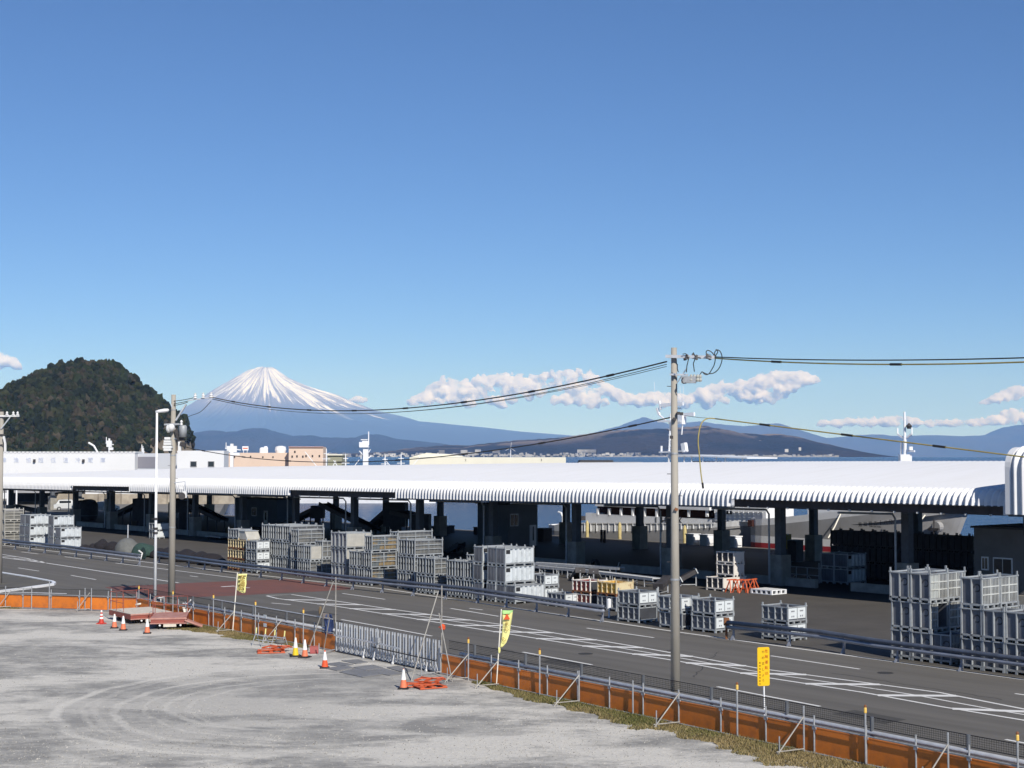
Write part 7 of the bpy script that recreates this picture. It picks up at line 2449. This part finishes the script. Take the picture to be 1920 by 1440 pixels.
plates = (((636, 1261.5), (667, 1254.5), (716, 1266), (680, 1271)), ((688, 1260), (720, 1254.5), (756, 1264.5), (731, 1268)), ((662, 1252.5), (700, 1248), (719, 1253.5), (686, 1258.5)), ((612, 1254.5), (648, 1249), (664, 1253.5), (632, 1259)),
          ((608, 1246.5), (636, 1243), (663, 1247), (640, 1251)), ((640, 1240), (672, 1238), (690, 1243), (668, 1246)), ((725, 1253), (746, 1250), (775, 1258), (758, 1263)))
nm_ = ["nearest the camera", "second nearest, toward the near cone", "middle of the patch", "beside the vivid orange cone", "left rear of the patch", "right rear by the gate", "rightmost below the gate's middle"]
for k, pl in enumerate(plates):
    pp = [G(*q) for q in pl]
    mb = MB().prism([(q.x, q.y) for q in pp], 0.010, 0.045)
    o = obj("road_plate", mb, M_PLATE)
    bv = o.modifiers.new("edge", 'BEVEL'); bv.width = 0.008; bv.segments = 1
    tag(o, "grey steel road plate before the gate, " + nm_[k], "plate", "steel road plates before the folding gate")

# ---------------------------------------------------------------- two red steel platform trolleys
def platform(label, corner, yaw, w, d, zdeck, top_m, rail_h):
    t = thing("platform_trolley", label, "trolley", (corner.x, corner.y, 0), yaw, "red platform trolleys at the fence corner")
    obj("deck_frame", MB().box(0, w, 0, 0.08, zdeck - 0.26, zdeck).box(0, w, d - 0.08, d, zdeck - 0.26, zdeck).box(0, 0.08, 0.08, d - 0.08, zdeck - 0.26, zdeck).box(w - 0.08, w, 0.08, d - 0.08, zdeck - 0.26, zdeck), M_REDPL, t)
    obj("deck_plate", MB().box(0.0, w, 0.0, d, zdeck + 0.004, zdeck + 0.03), top_m, t)
    obj("deck_flange", MB().box(-0.02, w + 0.02, -0.03, -0.004, zdeck - 0.05, zdeck + 0.02).box(-0.02, w + 0.02, -0.03, -0.004, zdeck - 0.27, zdeck - 0.22), M_PINKPL, t)
    for x in (0.06, w / 3, 2 * w / 3, w - 0.06):
        obj("rail_post", MB().tube([(x, d - 0.04, zdeck), (x, d - 0.04, zdeck + rail_h)], 0.015, 6), M_REDPL, t)
    for y in (d * 0.36, d * 0.68):
        obj("rail_post", MB().tube([(0.04, y, zdeck), (0.04, y, zdeck + rail_h)], 0.015, 6), M_REDPL, t)
    for z in (rail_h * 0.5, rail_h):
        obj("guard_rail", MB().tube([(0.04, d * 0.36, zdeck + z), (0.04, d - 0.04, zdeck + z), (w - 0.06, d - 0.04, zdeck + z)], 0.014, 6), M_REDPL, t)
    for x in (0.35, w - 0.35):
        for y in (0.4, d - 0.5):
            obj("wheel", MB().tube([(x - 0.06, y, 0.13), (x + 0.06, y, 0.13)], 0.13, 12).bar((x, y, 0.13), (x, y, zdeck - 0.26), 0.08), M_RUBBER, t)
    obj("tail_board", MB().box(w * 0.36, w * 0.72, -0.012, 0.012, zdeck - 0.42, zdeck - 0.28), M_BEIGE, t)
    for x in (w * 0.26, w * 0.84):
        obj("tail_lamp", MB().tube([(x, -0.02, zdeck - 0.34), (x, 0.03, zdeck - 0.34)], 0.05, 10), M_CERA, t)
    return t
c = G(282, 1181)
platform("near red steel platform trolley with low guard rails", c, 0.16, 1.72, 2.6, 0.55, M_PINKPL, 0.85)
t = thing("ramp_plate", "pale pink ramp plate at the near platform's right end", "ramp", (G(343, 1181).x, G(343, 1181).y, 0), 0.16)
mb = MB(); mb.v = [(0.08, 0.2, 0.42), (0.9, 0.55, 0.06), (0.9, 1.75, 0.06), (0.08, 1.5, 0.42), (0.08, 0.2, 0.38), (0.9, 0.55, 0.01), (0.9, 1.75, 0.01), (0.08, 1.5, 0.38)]
mb.f = [(0, 1, 2, 3), (7, 6, 5, 4), (0, 4, 5, 1), (1, 5, 6, 2), (2, 6, 7, 3), (3, 7, 4, 0)]
obj("ramp_deck", mb, M_PINKPL, t)
obj("ramp_side", MB().bar((0.08, 0.18, 0.45), (0.9, 0.53, 0.1), 0.05, 0.08), M_PINKPL, t)
c = G(245, 1171)
platform("far red steel platform trolley with pale plywood deck", c, 0.62, 2.2, 3.0, 0.50, M_BEIGE, 0.95)
# brush and pale timber laid on the platforms' rails
for k, (a, b_, r_, m, lb) in enumerate((((254, 1134), (275, 1132), 0.05, M_FLAGW, "cream rolled cloth on the far platform's rail, left"), ((277, 1132), (295, 1129), 0.06, M_FLAGW, "cream rolled cloth on the far platform's rail, right"), ((296, 1122), (307, 1120), 0.05, M_CERA, "white cloth scrap tied near the street lamp foot"))):
    Y = (84.0, 84.0, 86.0)[k]
    p, q = AT(*a, Y), AT(*b_, Y)
    mid_ = (p + q) / 2 + Vector((0, 0, 0.03))
    tag(obj("cloth_roll", MB().tube([p, mid_, q], r_, 8, r_ * 1.2).tube([Vector((mid_.x, mid_.y + 0.06, 0.0)), mid_], 0.02, 6), m, smooth=True), lb, "cloth")

# ---------------------------------------------------------------- grass along the fence
def grass(name, spec, n_, seed, greens, h0, h1):
    rg = np.random.default_rng(seed)
    V_, F_, C_ = [], [], []
    tot = sum((b - a).length for a, b, *_ in spec)
    c0 = 0
    for a, b, w0, w1, dens in spec:
        k = int(n_ * (b - a).length / tot * dens)
        u = rg.random(k)
        wd = w0 + (w1 - w0) * u
        off_ = wd * rg.random(k) ** 1.3
        edge_n = fbm(u * (b - a).length * 0.8, u * 0 + seed, seed, 4)
        keep = off_ < wd * (0.35 + edge_n * 0.95)
        u, off_ = u[keep], off_[keep]; k = len(u)
        d = np.array((b - a)[:2]); nrm = -np.array((back.x, back.y))
        base = np.array(a[:2])[None] + d[None] * u[:, None] + nrm[None] * off_[:, None]
        ang = rg.uniform(0, 2 * math.pi, k); hh_ = rg.uniform(h0, h1, k) * (0.6 + 0.8 * fbm(base[:, 0] * 0.9, base[:, 1] * 0.9, seed + 4, 3)); wv = rg.uniform(0.012, 0.03, k)
        ln_ = rg.uniform(0.0, 0.9, k); la = rg.uniform(0, 2 * math.pi, k)
        v = np.zeros((k, 3, 3))
        v[:, 0, 0] = base[:, 0] - np.cos(ang) * wv; v[:, 0, 1] = base[:, 1] - np.sin(ang) * wv
        v[:, 1, 0] = base[:, 0] + np.cos(ang) * wv; v[:, 1, 1] = base[:, 1] + np.sin(ang) * wv
        v[:, 2, 0] = base[:, 0] + np.cos(la) * ln_ * hh_; v[:, 2, 1] = base[:, 1] + np.sin(la) * ln_ * hh_; v[:, 2, 2] = hh_
        v[:, :2, 2] = 0.005
        gsel = np.clip(fbm(base[:, 0] * 0.5, base[:, 1] * 0.5, seed + 8, 4) * 2.4 - 0.7 + rg.normal(0, 0.25, k), 0, 1)[:, None]
        col_ = np.array(greens[0])[None] * gsel + np.array(greens[1])[None] * (1 - gsel)
        col_ = col_ * rg.uniform(0.7, 1.3, (k, 1))
        C_.append(np.repeat(np.concatenate([col_, np.ones((k, 1))], 1)[:, None], 3, 1).reshape(-1, 4))
        V_.append(v.reshape(-1, 3)); F_.append(np.arange(k * 3).reshape(-1, 3) + c0); c0 += k * 3
    o = link(name, np_mesh(name, np.concatenate(V_), np.concatenate(F_), M_GRASS, False, np.concatenate(C_)))
    return tag(o, kind="stuff")
M_GRASS = cmat("grass_blades", 0.8)
c1, c2, c3, c4 = on_line(FB, FC, 372), on_line(FB, FC, 470), on_line(FB, FC, 590), FD
g1, g2, g3 = on_line(FD, FE, 900), on_line(FD, FE, 1060), FE
grass("grass", [(g1, g2, 0.6, 1.6, 0.9), (g2, g3, 1.5, 2.0, 1.0), (g3, FF_, 2.0, 2.5, 1.2), (FF_, FG, 2.5, 3.0, 1.2)], 60000, 3, ((0.12, 0.125, 0.045), (0.27, 0.21, 0.105)), 0.03, 0.12)
grass("dry_grass", [(c1, c2, 2.4, 1.6, 1.0), (c2, c3, 1.6, 0.7, 0.9), (on_line(FA, FB, -100), on_line(FA, FB, 45), 0.9, 0.5, 0.8)], 34000, 4, ((0.15, 0.135, 0.055), (0.28, 0.215, 0.11)), 0.03, 0.10)

# loose stones and chips on the gravel, a few weeds
def stones():
    rg = np.random.default_rng(21)
    n_ = 26000
    px = rg.uniform(-60, 1500, n_); py = 1150 + 330 * rg.random(n_) ** 0.8
    b = (720 - py) / F
    dz = math.sin(PITCH) + b * math.cos(PITCH); dy = math.cos(PITCH) - b * math.sin(PITCH)
    t = -H / dz
    x, y = (px - 960) / F * t, dy * t
    keep = np.ones(n_, bool)
    for a, c in zip(fence_line, fence_line[1:]):
        d = (c - a).normalized()
        side = (x - a.x) * d.y - (y - a.y) * d.x
        keep &= side > 0.6
    keep &= fbm(x * 0.35, y * 0.35, 5, 4) + rg.uniform(-0.2, 0.2, n_) > 0.46
    x, y = x[keep], y[keep]
    k = len(x)
    r = rg.uniform(0.008, 0.028, k) * np.where(rg.random(k) < 0.02, 1.7, 1.0)
    base = np.array([(1, 0, 0), (-0.4, 0.9, 0), (-0.5, -0.8, 0), (0.05, 0.05, 0.8)])
    ang = rg.uniform(0, 6.28, k)
    ca, sa = np.cos(ang), np.sin(ang)
    v = np.zeros((k, 4, 3))
    for j in range(4):
        jx, jy = base[j, 0] * rg.uniform(0.7, 1.3, k), base[j, 1] * rg.uniform(0.7, 1.3, k)
        v[:, j, 0] = x + r * (jx * ca - jy * sa); v[:, j, 1] = y + r * (jx * sa + jy * ca); v[:, j, 2] = 0.009 + r * base[j, 2]
    f = np.array([(0, 1, 3), (1, 2, 3), (2, 0, 3)])
    F_ = (f[None] + (np.arange(k) * 4)[:, None, None]).reshape(-1, 3)
    c = np.array((0.36, 0.345, 0.31))[None] * rg.uniform(0.4, 1.45, (k, 1))
    C_ = np.repeat(np.concatenate([c, np.ones((k, 1))], 1)[:, None], 4, 1).reshape(-1, 4)
    tag(link("gravel_stones", np_mesh("gravel_stones", v.reshape(-1, 3), F_, M_GRASS, False, C_)), kind="stuff")
stones()
